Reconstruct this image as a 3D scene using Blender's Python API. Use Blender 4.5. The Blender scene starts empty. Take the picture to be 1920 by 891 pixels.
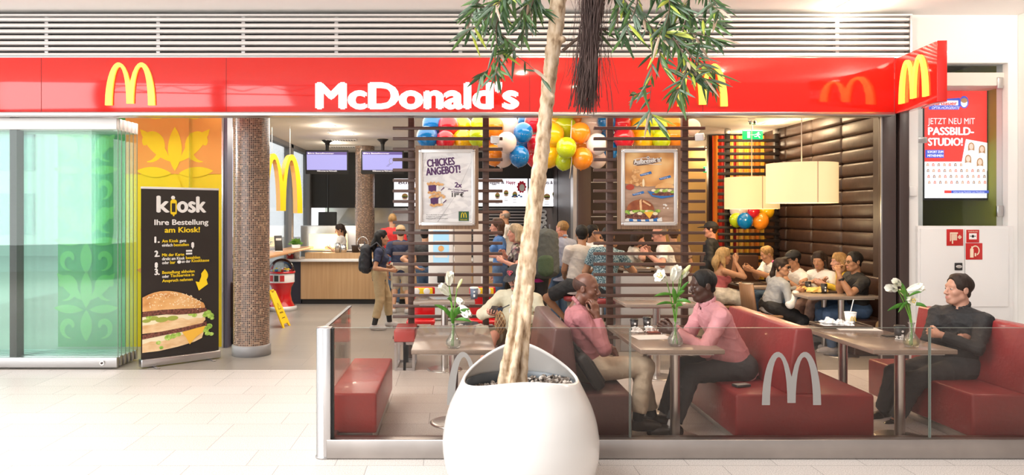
import bpy, bmesh, math, random
import numpy as np
from mathutils import Vector, Matrix, Euler
random.seed(7)
PI = math.pi
sc = bpy.context.scene
col = sc.collection

# ---------------------------------------------------------------- camera, sky, light, exposure
F, PX, PY, CAM_H = 1380.0, 855.0, 404.0, 1.75      # focal length in pixels, principal point, eye height
cam_d = bpy.data.cameras.new('camera')
cam = bpy.data.objects.new('camera', cam_d); col.objects.link(cam)
cam.location = (0, 0, CAM_H); cam.rotation_euler = (PI/2, 0, 0)
cam_d.sensor_width = 36.0; cam_d.lens = F/1920*36
cam_d.shift_x = (960-PX)/1920; cam_d.shift_y = (PY-445.5)/1920
cam_d.clip_end = 300
sc.camera = cam
sc.view_settings.view_transform = 'Standard'; sc.view_settings.look = 'None'
sc.view_settings.exposure = 0.06; sc.view_settings.gamma = 1.0
sc.view_settings.use_curve_mapping = False
sc.cycles.transparent_max_bounces = 40

w = bpy.data.worlds.new('sky'); sc.world = w; w.use_nodes = True
nt = w.node_tree; nt.nodes.clear()
tc = nt.nodes.new('ShaderNodeTexCoord'); sx = nt.nodes.new('ShaderNodeSeparateXYZ')
rp = nt.nodes.new('ShaderNodeValToRGB'); bg = nt.nodes.new('ShaderNodeBackground'); wo = nt.nodes.new('ShaderNodeOutputWorld')
nt.links.new(tc.outputs['Generated'], sx.inputs[0])
mr = nt.nodes.new('ShaderNodeMapRange'); mr.inputs['From Min'].default_value = -.75; mr.inputs['From Max'].default_value = .75
nt.links.new(sx.outputs['X'], mr.inputs[0]); nt.links.new(mr.outputs[0], rp.inputs[0])
rp.color_ramp.elements[0].position = 0.0; rp.color_ramp.elements[0].color = (1.0, 1.03, 1.06, 1)
rp.color_ramp.elements[1].position = 1.0; rp.color_ramp.elements[1].color = (.26, .19, .15, 1)
nt.links.new(rp.outputs[0], bg.inputs[0]); bg.inputs[1].default_value = 1.3
ms = nt.nodes.new('ShaderNodeMapRange'); ms.inputs['From Min'].default_value = -.05; ms.inputs['From Max'].default_value = .35
ms.inputs['To Min'].default_value = 1.3; ms.inputs['To Max'].default_value = 2.3      # open daylight outside the glass front is brighter than the mall
nt.links.new(sx.outputs['Y'], ms.inputs[0]); nt.links.new(ms.outputs[0], bg.inputs[1])
nt.links.new(bg.outputs[0], wo.inputs[0])

def area(name, loc, rot, sx_, sy_, power, color=(1, 1, 1)):
    d = bpy.data.lights.new(name, 'AREA'); d.shape = 'RECTANGLE'; d.size = sx_; d.size_y = sy_
    d.energy = power; d.color = color
    o = bpy.data.objects.new(name, d); col.objects.link(o); o.location = loc; o.rotation_euler = rot
    return o
def point(name, loc, power, color=(1, .85, .65), r=.05):
    d = bpy.data.lights.new(name, 'POINT'); d.energy = power; d.color = color; d.shadow_soft_size = r
    o = bpy.data.objects.new(name, d); col.objects.link(o); o.location = loc
    return o
# daylight through the glass roof of the mall, above and behind the camera
area('skylight', (-6.5, .8, 7.5), (math.radians(-20), math.radians(-10), 0), 8, 6, 2500, (1, .98, .95))
area('entrance_fill', (-6.6, 9.25, 3.0), (0, math.radians(-35), 0), 1.5, .6, 90, (.96, 1, 1))  # added area light, brightens the green wall behind the door glass
# added fill behind the camera on the left; brightens ceiling and red sign
area('mall_fill_light', (-9, -4.2, 3.4), (math.radians(104), 0, math.radians(-28)), 11, 5, 650, (.97, 1, 1))
point('mall_spot', (1.2, 6.6, 3.95), 45, (1, .80, .58), .05); point('mall_spot', (3.9, 6.9, 3.95), 50, (1, .80, .58), .05); point('mall_spot', (6.3, 6.6, 3.9), 60, (1, .9, .78), .08); point('mall_spot', (3.2, 3.6, 3.9), 60, (1, .74, .5), .08)
area('yellow_wall_fill', (-3.75, 9.0, 3.2), (math.radians(-25), 0, 0), .9, .3, 22, (1, .95, .88))  # no fitting here: extra light put on the yellow wall print
point('far_dining_fill', (4.2, 15.4, 2.7), 60, (1, .72, .4), .2)  # added warm fill for the yellow wall at the far end
point('curtain_fill', (5.2, 13.15, 3.0), 15, (1, .78, .5), .1)  # extra light added between slats and curtain to lift the stripes
# rows of ceiling lamps inside the restaurant (neutral over the counter, warm over the dining room)
area('counter_ceiling_light', (-1.0, 11.6, 3.20), (0, 0, 0), 4.5, 4.0, 205, (1, .93, .83))
area('dining_ceiling_light', (4.2, 10.8, 3.20), (0, 0, 0), 3.2, 3.2, 75, (1, .74, .46))
area('kitchen_ceiling_light', (-.8, 18.6, 3.1), (0, 0, 0), 5, 1.2, 130, (1, .95, .88))
area('front_ceiling_light', (2.2, 9.2, 3.20), (0, 0, 0), 3.0, .8, 60, (1, .84, .64))

# ---------------------------------------------------------------- helpers
def px(x, Y): return (x-PX)*Y/F
def pz(y, Y): return CAM_H-(y-PY)*Y/F
def P(x, y, Y): return Vector((px(x, Y), Y, pz(y, Y)))

MATS = {}
def mat(name, color, rough=.5, metal=0., emit=None, estr=0., bump=0., bscale=60., var=0., vscale=8., spec=None, coat=0., detail=3.):
    if name in MATS: return MATS[name]
    m = bpy.data.materials.new(name); m.use_nodes = True
    t = m.node_tree; b = t.nodes['Principled BSDF']
    b.inputs['Base Color'].default_value = (*color, 1)
    b.inputs['Roughness'].default_value = rough; b.inputs['Metallic'].default_value = metal
    if spec is not None: b.inputs['Specular IOR Level'].default_value = spec
    if coat: b.inputs['Coat Weight'].default_value = coat; b.inputs['Coat Roughness'].default_value = .06
    if emit is not None:
        b.inputs['Emission Color'].default_value = (*emit, 1); b.inputs['Emission Strength'].default_value = estr
    if var or bump:
        c = t.nodes.new('ShaderNodeTexCoord')
    if var:
        n = t.nodes.new('ShaderNodeTexNoise'); n.inputs['Scale'].default_value = vscale; n.inputs['Detail'].default_value = detail
        t.links.new(c.outputs['Object'], n.inputs['Vector'])
        r = t.nodes.new('ShaderNodeValToRGB')
        r.color_ramp.elements[0].position = .3; r.color_ramp.elements[1].position = .7
        r.color_ramp.elements[0].color = (*[max(0, k*(1-var)) for k in color], 1)
        r.color_ramp.elements[1].color = (*[min(1, k*(1+var)) for k in color], 1)
        t.links.new(n.outputs['Fac'], r.inputs[0]); t.links.new(r.outputs[0], b.inputs['Base Color'])
    if bump:
        n = t.nodes.new('ShaderNodeTexNoise'); n.inputs['Scale'].default_value = bscale; n.inputs['Detail'].default_value = 4
        t.links.new(c.outputs['Object'], n.inputs['Vector'])
        bp = t.nodes.new('ShaderNodeBump'); bp.inputs['Strength'].default_value = bump; bp.inputs['Distance'].default_value = .02
        t.links.new(n.outputs['Fac'], bp.inputs['Height']); t.links.new(bp.outputs[0], b.inputs['Normal'])
    MATS[name] = m
    return m

def ramp_mat(name, stops, kind='noise', scale=(8, 8, 8), rough=.5, detail=4., interp='LINEAR', distort=0., bump=0., metal=0., coord='Object', spec=None):
    """a material whose colour runs through stops along a noise / wave / voronoi texture"""
    if name in MATS: return MATS[name]
    m = bpy.data.materials.new(name); m.use_nodes = True
    t = m.node_tree; b = t.nodes['Principled BSDF']; b.inputs['Roughness'].default_value = rough; b.inputs['Metallic'].default_value = metal
    if spec is not None: b.inputs['Specular IOR Level'].default_value = spec
    c = t.nodes.new('ShaderNodeTexCoord'); mp = t.nodes.new('ShaderNodeMapping'); mp.inputs['Scale'].default_value = scale
    t.links.new(c.outputs[coord], mp.inputs[0])
    if kind == 'noise':
        n = t.nodes.new('ShaderNodeTexNoise'); n.inputs['Scale'].default_value = 1; n.inputs['Detail'].default_value = detail
        n.inputs['Distortion'].default_value = distort; out = n.outputs['Fac']
    elif kind == 'voronoi':
        n = t.nodes.new('ShaderNodeTexVoronoi'); n.inputs['Scale'].default_value = 1
        sp = t.nodes.new('ShaderNodeSeparateXYZ'); t.links.new(n.outputs['Color'], sp.inputs[0]); out = sp.outputs[0]
    elif kind == 'white':
        f = t.nodes.new('ShaderNodeVectorMath'); f.operation = 'FLOOR'; t.links.new(mp.outputs[0], f.inputs[0])
        n = t.nodes.new('ShaderNodeTexWhiteNoise'); out = n.outputs['Value']; t.links.new(f.outputs[0], n.inputs['Vector'])
    if kind != 'white': t.links.new(mp.outputs[0], n.inputs['Vector'])
    r = t.nodes.new('ShaderNodeValToRGB'); r.color_ramp.interpolation = interp
    while len(r.color_ramp.elements) < len(stops): r.color_ramp.elements.new(.5)
    for e, (p, cc) in zip(r.color_ramp.elements, stops): e.position = p; e.color = (*cc, 1)
    t.links.new(out, r.inputs[0]); t.links.new(r.outputs[0], b.inputs['Base Color'])
    if bump:
        bp = t.nodes.new('ShaderNodeBump'); bp.inputs['Strength'].default_value = bump; bp.inputs['Distance'].default_value = .01
        t.links.new(out, bp.inputs['Height']); t.links.new(bp.outputs[0], b.inputs['Normal'])
    MATS[name] = m
    return m

def glass_mat(name, tint=(.9, .96, .95), refl=.5, rough=.0, haze=0., hazecol=(.5, .45, .4), ior=1.45):
    """thin clear pane: tinted transparency with a Fresnel reflection"""
    if name in MATS: return MATS[name]
    m = bpy.data.materials.new(name); m.use_nodes = True
    t = m.node_tree; t.nodes.clear()
    o = t.nodes.new('ShaderNodeOutputMaterial'); tr = t.nodes.new('ShaderNodeBsdfTransparent'); tr.inputs[0].default_value = (*tint, 1)
    gl = t.nodes.new('ShaderNodeBsdfGlossy'); gl.inputs['Roughness'].default_value = rough
    fr = t.nodes.new('ShaderNodeFresnel'); fr.inputs[0].default_value = ior
    mu = t.nodes.new('ShaderNodeMath'); mu.operation = 'MULTIPLY'; mu.inputs[1].default_value = refl
    mx = t.nodes.new('ShaderNodeMixShader')
    t.links.new(fr.outputs[0], mu.inputs[0]); t.links.new(mu.outputs[0], mx.inputs[0])
    src = tr
    if haze:
        df = t.nodes.new('ShaderNodeBsdfDiffuse'); df.inputs[0].default_value = (*hazecol, 1)
        m2 = t.nodes.new('ShaderNodeMixShader'); m2.inputs[0].default_value = haze
        t.links.new(tr.outputs[0], m2.inputs[1]); t.links.new(df.outputs[0], m2.inputs[2]); src = m2
    t.links.new(src.outputs[0], mx.inputs[1]); t.links.new(gl.outputs[0], mx.inputs[2]); t.links.new(mx.outputs[0], o.inputs[0])
    MATS[name] = m
    return m

def link(name, me, parent=None, loc=None, rot=None):
    o = bpy.data.objects.new(name, me); col.objects.link(o)
    if parent is not None: o.parent = parent
    if loc is not None: o.location = loc
    if rot is not None: o.rotation_euler = rot
    return o
def tag(o, label=None, cat=None, group=None, kind=None):
    if label: o['label'] = label
    if cat: o['category'] = cat
    if group: o['group'] = group
    if kind: o['kind'] = kind
    return o
def thing(name, label, cat, loc=(0, 0, 0), rz=0., group=None):
    o = link(name, None, None, loc, (0, 0, rz)); o.empty_display_size = .1
    return tag(o, label, cat, group)

_txt = {}
def text_geo(s, bold=0.):
    """outline of a line of writing as flat faces (1 unit = font size)"""
    k = (s, bold)
    if k not in _txt:
        c = bpy.data.curves.new('writing', 'FONT'); c.body = s; c.offset = bold; c.resolution_u = 4; c.fill_mode = 'FRONT'
        o = bpy.data.objects.new('writing', c); col.objects.link(o)
        dg = bpy.context.evaluated_depsgraph_get(); dg.update()
        me = bpy.data.meshes.new_from_object(o.evaluated_get(dg))
        vs = [v.co.copy() for v in me.vertices]; fs = [tuple(p.vertices) for p in me.polygons]
        bpy.data.objects.remove(o); bpy.data.meshes.remove(me); bpy.data.curves.remove(c)
        _txt[k] = (vs, fs)
    return _txt[k]

class B:
    """collects shapes, then links them as one mesh object"""
    def __init__(s): s.bm = bmesh.new(); s.mats = []; s.layer = 0
    def mi(s, m):
        if m is None: return 0
        if m not in s.mats: s.mats.append(m)
        return s.mats.index(m)
    def fin(s, geom_faces, m, smooth=False):
        i = s.mi(m)
        for f in geom_faces: f.material_index = i; f.smooth = smooth
    def box(s, c, size, m=None, bevel=0., rot=None, seg=2, smooth=False):
        t = bmesh.new(); bmesh.ops.create_cube(t, size=1)
        for v in t.verts: v.co = Vector((v.co.x*size[0], v.co.y*size[1], v.co.z*size[2]))
        if bevel: bmesh.ops.bevel(t, geom=t.edges[:], offset=min(bevel, min(size)*.49), segments=seg, profile=.5, affect='EDGES')
        M = Matrix.Translation(c)
        if rot is not None: M = M @ (rot if isinstance(rot, Matrix) else Euler(rot).to_matrix().to_4x4())
        s.merge(t, M, m, smooth or bool(bevel)); return s
    def box2(s, a, b, m=None, bevel=0., **k):
        a = Vector(a); b = Vector(b); return s.box((a+b)/2, [abs(q) for q in (b-a)], m, bevel, **k)
    def merge(s, t, M, m, smooth=False):
        vm = {}
        for v in t.verts: vm[v] = s.bm.verts.new(M @ v.co)
        i = s.mi(m)
        for f in t.faces:
            try: g = s.bm.faces.new([vm[v] for v in f.verts])
            except ValueError: continue
            g.material_index = i; g.smooth = smooth
        t.free()
    def lathe(s, c, prof, m=None, n=32, axis=None, smooth=True, scale=(1, 1)):
        """prof: (radius, height) pairs from bottom to top"""
        rings = []
        M = Matrix.Translation(c) @ (axis.to_4x4() if axis is not None else Matrix())
        for r, z in prof:
            if r < 1e-5: rings.append([s.bm.verts.new(M @ Vector((0, 0, z)))])
            else: rings.append([s.bm.verts.new(M @ Vector((r*scale[0]*math.cos(2*PI*k/n), r*scale[1]*math.sin(2*PI*k/n), z))) for k in range(n)])
        fs = []
        for a, b in zip(rings, rings[1:]):
            for k in range(n):
                q = (k+1) % n
                if len(a) == 1 and len(b) == 1: continue
                if len(a) == 1: fs.append(s.bm.faces.new((a[0], b[q], b[k])))
                elif len(b) == 1: fs.append(s.bm.faces.new((a[k], a[q], b[0])))
                else: fs.append(s.bm.faces.new((a[k], a[q], b[q], b[k])))
        s.fin(fs, m, smooth); return s
    def cyl(s, a, b, r, m=None, n=20, r2=None, smooth=True):
        a = Vector(a); b = Vector(b); d = b-a; L = d.length
        q = d.to_track_quat('Z', 'Y').to_matrix(); r2 = r if r2 is None else r2
        s.lathe(a, [(0, 0), (r, 0)], m, n, q, False); s.lathe(a, [(r, 0), (r2, L)], m, n, q, smooth); s.lathe(a, [(r2, L), (0, L)], m, n, q, False)
        return s
    def tube(s, pts, r, m=None, n=8, cap=True):
        pts = [Vector(p) for p in pts]; R = r if hasattr(r, '__len__') else [r]*len(pts)
        rings = []; up = None
        for i, p in enumerate(pts):
            d = (pts[min(i+1, len(pts)-1)]-pts[max(i-1, 0)])
            if d.length < 1e-9: d = Vector((0, 0, 1))
            d.normalize()
            if up is None: up = d.orthogonal().normalized()
            else:
                up = up-d*up.dot(d)
                up = up.normalized() if up.length > 1e-6 else d.orthogonal().normalized()
            sd = d.cross(up)
            rings.append([s.bm.verts.new(p+(up*math.cos(2*PI*k/n)+sd*math.sin(2*PI*k/n))*R[i]) for k in range(n)])
        fs = []
        for a, b in zip(rings, rings[1:]):
            for k in range(n): fs.append(s.bm.faces.new((a[k], a[(k+1) % n], b[(k+1) % n], b[k])))
        if cap:
            for rr in (list(reversed(rings[0])), rings[-1]):
                try: fs.append(s.bm.faces.new(rr))
                except ValueError: pass
        s.fin(fs, m, True); return s
    def sphere(s, c, r, m=None, u=20, v=12, rot=None):
        t = bmesh.new(); bmesh.ops.create_uvsphere(t, u_segments=u, v_segments=v, radius=1)
        r = (r, r, r) if not hasattr(r, '__len__') else r
        M = Matrix.Translation(c) @ (Euler(rot).to_matrix().to_4x4() if rot is not None else Matrix()) @ Matrix.Diagonal((*r, 1))
        s.merge(t, M, m, True); return s
    def prism(s, pts, d, m=None, M=None, smooth=False, mside=None):
        """flat polygon in the (x, z) plane, extruded by d along +y"""
        M = M or Matrix()
        a = [s.bm.verts.new(M @ Vector((x, 0, z))) for x, z in pts]
        fs = []
        f = s.bm.faces.new(a); fs.append(f)
        b = [s.bm.verts.new(M @ Vector((x, d, z))) for x, z in pts]
        fs.append(s.bm.faces.new(list(reversed(b))))
        sd = []
        n = len(a)
        for k in range(n): sd.append(s.bm.faces.new((a[(k+1) % n], a[k], b[k], b[(k+1) % n])))
        s.fin(fs, m, False); s.fin(sd, mside or m, smooth)
        return s
    def poly(s, pts, m=None, y=None):
        """one printed patch in the (x, z) plane; each patch a hair in front of the one before"""
        if y is None: s.layer += 1; y = -.00025*s.layer
        f = s.bm.faces.new([s.bm.verts.new((x, y, z)) for x, z in pts]); s.fin([f], m); return s
    def rect(s, x0, z0, x1, z1, m=None, y=None): return s.poly([(x0, z0), (x1, z0), (x1, z1), (x0, z1)], m, y)
    def disc(s, x, z, rx, rz=None, m=None, n=20, a0=0, a1=2*PI, rot=0., y=None):
        rz = rz or rx; full = abs(a1-a0) > 6.28
        pts = []
        for k in range(n if full else n+1):
            a = a0+(a1-a0)*k/n; u, v = rx*math.cos(a), rz*math.sin(a)
            pts.append((x+u*math.cos(rot)-v*math.sin(rot), z+u*math.sin(rot)+v*math.cos(rot)))
        return s.poly(pts, m, y)
    def write(s, txt, x, z, size, m=None, width=None, bold=0., align='l', rot=0., y=None, extrude=0., M=None, slant=0.):
        """a line of writing with cap height size; width squeezes it to a length"""
        vs, fs = text_geo(txt, bold)
        if not vs: return s
        x0 = min(v.x for v in vs); x1 = max(v.x for v in vs); k = size/.69
        sx_ = k if width is None else width/max(x1-x0, 1e-6)
        W = (x1-x0)*sx_
        ox = {'l': 0, 'c': -W/2, 'r': -W}[align]
        if y is None: s.layer += 1; y = -.00025*s.layer
        c, n = math.cos(rot), math.sin(rot); M = M or Matrix()
        def q(v, yy):
            a = (v.x-x0)*sx_+ox+v.y*k*slant; b = v.y*k
            return M @ Vector((x+a*c-b*n, yy, z+a*n+b*c))
        nv = [s.bm.verts.new(q(v, y-extrude)) for v in vs]; out = []
        from collections import Counter
        for f in fs:
            try: out.append(s.bm.faces.new([nv[i] for i in f]))
            except ValueError: pass
        if extrude:
            ec = Counter(); od = {}
            for f in fs:
                for i in range(len(f)):
                    e = (f[i], f[(i+1) % len(f)]); ec[tuple(sorted(e))] += 1; od[tuple(sorted(e))] = e
            bv = [s.bm.verts.new(q(v, y)) for v in vs]
            for e, cnt in ec.items():
                if cnt == 1:
                    i, j = od[e]
                    try: out.append(s.bm.faces.new((nv[j], nv[i], bv[i], bv[j])))
                    except ValueError: pass
        s.fin(out, m); return s
    def heavy(s, txt, x, z, size, m, d=.03, width=None, **k):
        """bold writing: the line drawn three times a stroke apart"""
        e = size*d; y = k.pop('y', None)
        if y is None: s.layer += 1; y = -.00025*s.layer
        al = k.get('align', 'l'); off = {'l': 0, 'c': -e, 'r': -2*e}[al]
        for i, (u, v) in enumerate(((0, 0), (e, 0), (2*e, 0), (e, e*.6), (e, -e*.6))):
            s.write(txt, x+u+off, z+v, size, m, None if width is None else width-2*e, y=y-.00004*i, **k)
        s.layer += 1
        return s
    def xform(s, M): bmesh.ops.transform(s.bm, matrix=M, verts=s.bm.verts[:]); return s
    def obj(s, name, parent=None, mats=None, loc=None, rot=None, auto=None):
        me = bpy.data.meshes.new(name)
        bmesh.ops.recalc_face_normals(s.bm, faces=s.bm.faces[:]) if auto == 'n' else None
        s.bm.to_mesh(me); s.bm.free()
        for m in (mats or s.mats): me.materials.append(m)
        return link(name, me, parent, loc, rot)

def struct(o, label=None): o['kind'] = 'structure'; return o
def arches(w, h, n=14):
    """outline of the two-arched M, origin at its lower left"""
    L = []
    for k in range(n+1):
        x = .5*(k/n)**1.6
        L.append((x, math.sqrt(max(0, 1-((x-.27)/.27)**2))))
    L[0] = (0, 0)
    R = [(1-x, y) for x, y in reversed(L[:-1])]
    # right inner arch, from the right leg to the middle leg, then the left one
    ri = [(1-.135, 0)]+[(1-.283+.148*math.cos(PI*k/n), .04*(k/n)+.885*math.sin(PI*k/n)) for k in range(1, n+1)]
    li = [(1-x, y) for x, y in reversed(ri)]
    pts = L+R+ri+li
    return [(x*w, y*h) for x, y in pts]
# ---------------------------------------------------------------- materials of the place
def tile_floor(name, c1, c2, cm, bw, rh, rough, speck):
    m = bpy.data.materials.new(name); m.use_nodes = True; t = m.node_tree; b = t.nodes['Principled BSDF']
    c = t.nodes.new('ShaderNodeTexCoord'); br = t.nodes.new('ShaderNodeTexBrick')
    br.inputs['Scale'].default_value = 1; br.inputs['Brick Width'].default_value = bw; br.inputs['Row Height'].default_value = rh
    br.inputs['Mortar Size'].default_value = .0022; br.inputs['Mortar Smooth'].default_value = .3; br.offset = .37; br.offset_frequency = 3
    br.inputs['Color1'].default_value = (*c1, 1); br.inputs['Color2'].default_value = (*c2, 1); br.inputs['Mortar'].default_value = (*cm, 1)
    t.links.new(c.outputs['Object'], br.inputs['Vector'])
    n = t.nodes.new('ShaderNodeTexNoise'); n.inputs['Scale'].default_value = 140; n.inputs['Detail'].default_value = 2
    t.links.new(c.outputs['Object'], n.inputs['Vector'])
    r = t.nodes.new('ShaderNodeValToRGB'); r.color_ramp.elements[0].position = .36; r.color_ramp.elements[1].position = .6
    r.color_ramp.elements[0].color = (speck, speck*.98, speck*.95, 1); r.color_ramp.elements[1].color = (1.0, 1.0, 1.0, 1)
    t.links.new(n.outputs['Fac'], r.inputs[0])
    mx = t.nodes.new('ShaderNodeMix'); mx.data_type = 'RGBA'; mx.blend_type = 'MULTIPLY'; mx.inputs['Factor'].default_value = 1
    t.links.new(br.outputs['Color'], mx.inputs['A']); t.links.new(r.outputs[0], mx.inputs['B'])
    t.links.new(mx.outputs['Result'], b.inputs['Base Color']); b.inputs['Roughness'].default_value = rough
    MATS[name] = m
    return m
M_GRANITE = tile_floor('pale granite tiles', (.66, .61, .575), (.71, .655, .62), (.22, .20, .19), .62, .343, .42, .62)
M_STONE = tile_floor('grey stone tiles', (.31, .28, .25), (.36, .325, .29), (.2, .18, .17), .9, .45, .32, .86)
M_WHITE = mat('white paint', (.86, .85, .83), .6)
M_CEIL = mat('ceiling paint', (.74, .69, .63), .7)
M_RED = mat('glossy red panel', (.72, .016, .010), .07, coat=.6)
M_ALU = mat('brushed aluminium', (.55, .54, .54), .30, 1., bump=.04, bscale=40)
M_LAMELLA = mat('pale aluminium lamella', (.80, .79, .78), .4, .25)
M_STEEL = mat('stainless steel', (.62, .60, .58), .28, 1., var=.12, vscale=3)
M_DARK = mat('dark brown metal', (.045, .028, .025), .4)
M_BLACK = mat('matt black', (.012, .011, .011), .55)
M_CHROME = mat('chrome', (.8, .8, .8), .12, 1.)
M_WALNUT = ramp_mat('dark stained slat wood', [(.25, (.072, .036, .027)), (.75, (.125, .066, .050))], scale=(3, 40, 40), rough=.42)
M_OAK = ramp_mat('oak laminate', [(.2, (.40, .235, .11)), (.5, (.47, .29, .145)), (.8, (.54, .35, .19))], scale=(26, 26, 1.1), rough=.45, detail=6)
M_ZEBRA = ramp_mat('striped zebrano board', [(.2, (.13, .075, .045)), (.45, (.34, .215, .13)), (.62, (.19, .11, .07)), (.85, (.46, .32, .21))], scale=(62, 10, .6), rough=.5, detail=2)
M_LIGHT = mat('lamp glow', (1, 1, 1), emit=(1, .93, .80), estr=14)
M_LIGHTW = mat('warm lamp glow', (1, 1, 1), emit=(1, .78, .48), estr=12)
M_YEL = mat('golden yellow', (.95, .60, .012), .3)
M_LITYEL = mat('lit yellow plastic', (.95, .72, .10), .3, emit=(1, .74, .10), estr=.62)
M_LITWHITE = mat('lit white plastic', (.95, .93, .90), .3, emit=(1, .97, .92), estr=.75)
M_GLASS = glass_mat('clear barrier glass', (.88, .845, .815), .55, 0)
M_EDGE = mat('glass edge', (.20, .24, .21), .3)
M_DOORGLASS = glass_mat('green tinted door glass', (.940, .990, .972), .6, 0, haze=.010, hazecol=(.55, .86, .84), ior=1.5)
M_WINGLASS = glass_mat('window glass', (.93, .96, .97), .5, 0)
M_RUBBER = mat('black rubber', (.02, .02, .02), .7)

# ---------------------------------------------------------------- the setting
b = B(); b.box2((-14, -6, -.2), (14, 8.33, 0), M_GRANITE); struct(b.obj('floor'))
b = B(); b.box2((-40, 8.33, -.25), (-9, 60, -.01), mat('pale paving outside', (.55, .54, .52), .8)); b.box2((-9, 21, -.25), (20, 60, -.01), mat('pale paving outside', (.55, .54, .52), .8)); struct(b.obj('ground'))
b = B(); b.box2((-9, 8.33, -.2), (9, 21, 0), M_STONE); struct(b.obj('floor_inside'))
b = B(); b.box2((-14, 5.0, 4.05), (14, 8.6, 4.3), M_WHITE); struct(b.obj('ceiling'))
b = B(); b.box2((-3.6, 8.5, 3.25), (9, 21, 3.4), M_CEIL)
struct(b.obj('ceiling_inside'))
b = B(); b.box2((-9, 8.42, 3.25), (-3.6, 9.9, 3.4), M_CEIL); struct(b.obj('ceiling_entrance'))
b = B(); b.box2((-14, 8.44, 3.4), (5.15, 8.6, 4.05), mat('dark back of lamellas', (.10, .10, .105), .7)); struct(b.obj('wall_front'))
# wall on the right with an opening to the neighbouring shop
b = B()
b.box2((5.15, 8.44, 0), (5.30, 8.62, 4.05), M_WHITE); b.box2((5.30, 8.44, 0), (6.33, 8.62, 1.62), M_WHITE)
b.box2((5.30, 8.44, 3.50), (6.33, 8.62, 4.05), M_WHITE); b.box2((6.33, 8.44, 0), (9, 8.62, 4.05), M_WHITE)
struct(b.obj('wall_right'))
b = B(); b.box2((6.44, 7.7, 0), (9, 8.44, 4.05), M_WHITE, .01); struct(b.obj('wall_pier'))
b = B(); b.box2((5.66, 10.4, 0), (8.5, 10.5, 3.6), mat('beige shop wall', (.62, .56, .50), .7)); struct(b.obj('wall_shop'))
b = B(); b.box2((6.40, 8.62, 0), (6.50, 10.4, 3.6), mat('olive green wall', (.34, .37, .035), .6)); struct(b.obj('wall_shop_side'))
b = B(); b.box2((5.2, 8.62, 3.6), (8.5, 10.5, 3.7), mat('beige shop wall', (.62, .56, .50))); struct(b.obj('ceiling_shop'))
b = B(); b.box2((5.30, 8.52, 1.62), (6.33, 8.535, 3.50), M_WINGLASS); wn = struct(b.obj('window_1'))
for zz in (1.80, 3.28):
    b = B(); b.box((6.28, 8.50, zz), (.07, .03, .13), M_ALU, .008); b.obj('glass_clamp', wn)
b = B(); b.box((5.36, 8.50, 2.62), (.16, .03, .07), M_ALU, .01); b.obj('glass_clamp', wn)
# dark jamb that ends the shop front
b = B(); b.box2((4.84, 8.36, 0), (5.0, 8.44, 3.3), M_DARK, .006); b.box2((5.0, 8.42, 0), (5.04, 8.46, 3.3), M_BLACK)
b.box2((5.04, 8.36, 0), (5.15, 8.44, 3.3), M_DARK, .006); struct(b.obj('door_1'))
b = B(); b.box2((4.825, 8.355, 0), (4.84, 8.368, 2.9), M_ALU); struct(b.obj('trim_1'))
# quilted leather wall of the dining room
m = ramp_mat('quilted brown leather', [(.3, (.034, .017, .012)), (.7, (.056, .029, .020))], scale=(9, 9, 9), rough=.42, bump=.25)
b = B()
b.box2((5.64, 9.4, 0), (5.70, 13.3, 3.25), M_DARK)
for j in range(5):
    for k in range(17):
        z0 = -.02+k*.193; y0 = 8.85+j*.895
        if j == 0: continue
        b.box((5.615, y0+.4475, z0+.0965), (.10, .893, .192), m, .042, seg=3)
struct(b.obj('wall_quilted'))
b = B(); b.box2((5.15, 8.80, 0), (5.58, 8.86, 3.6), M_WHITE); b.box2((5.52, 8.86, 0), (5.58, 9.74, 3.6), M_DARK); struct(b.obj('wall_jamb'))
# striped curtain wall far back in the dining room
m = ramp_mat('red orange striped curtain', [(0, (.60, .03, .01)), (.16, (.85, .25, .015)), (.32, (.38, .02, .02)), (.44, (.90, .48, .03)), (.58, (.70, .06, .015)), (.70, (.80, .33, .06)), (.84, (.92, .62, .12))],
             kind='white', scale=(19, .01, .01), interp='CONSTANT', rough=.7)
b = B()
xs = [4.72+.02*k for k in range(100)]
for k in range(99):
    f = [b.bm.verts.new((xs[i], 13.55+.03*math.sin(i*1.3), z)) for i, z in ((k, 0), (k+1, 0), (k+1, 3.22), (k, 3.22))]
    b.fin([b.bm.faces.new(f)], m, True)
o = struct(b.obj('wall_curtain'))
b = B(); b.box2((2.3, 16.6, 0), (6.4, 16.7, 3.25), mat('warm yellow wall', (.62, .40, .16), .7)); b.box2((4.7, 13.7, 0), (6.9, 13.8, 3.25), M_DARK); struct(b.obj('wall_dining'))
b = B(); b.box2((3.55, 16.3, 0), (3.8, 16.45, 3.25), mat('amber panel', (.72, .22, .02), .6)); struct(b.obj('trim_2'))
b = B(); b.box2((2.42, 14.6, 0), (4.0, 14.75, 3.25), mat('brown cabinet wall', (.045, .022, .016), .45))
for z in (.9, 1.72, 2.4): b.box2((2.5, 14.585, z), (3.95, 14.60, z+.012), M_ALU)
struct(b.obj('wall_partition'))
b = B(); b.box2((2.30, 13.9, 0), (2.55, 14.3, 3.25), mat('brown post', (.075, .040, .030), .4), .006); b.box2((2.22, 13.95, 0), (2.295, 14.25, 3.25), M_STEEL); struct(b.obj('trim_3'))
# kitchen behind the counter
b = B(); b.box2((-3.45, 17.5, 1.93), (2.3, 17.7, 3.25), mat('black bulkhead', (.016, .014, .013), .5)); struct(b.obj('wall_bulkhead'))
b = B(); b.box2((-3.45, 19.4, 0), (2.6, 19.5, 3.25), M_STEEL); struct(b.obj('wall_kitchen'))
b = B(); b.box2((2.3, 14.3, 0), (2.4, 19.4, 3.25), M_DARK); struct(b.obj('wall_kitchen_side'))
b = B(); b.box2((-3.45, 19.5, 0), (6.5, 19.6, 4), M_WHITE); struct(b.obj('wall_back'))
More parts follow.
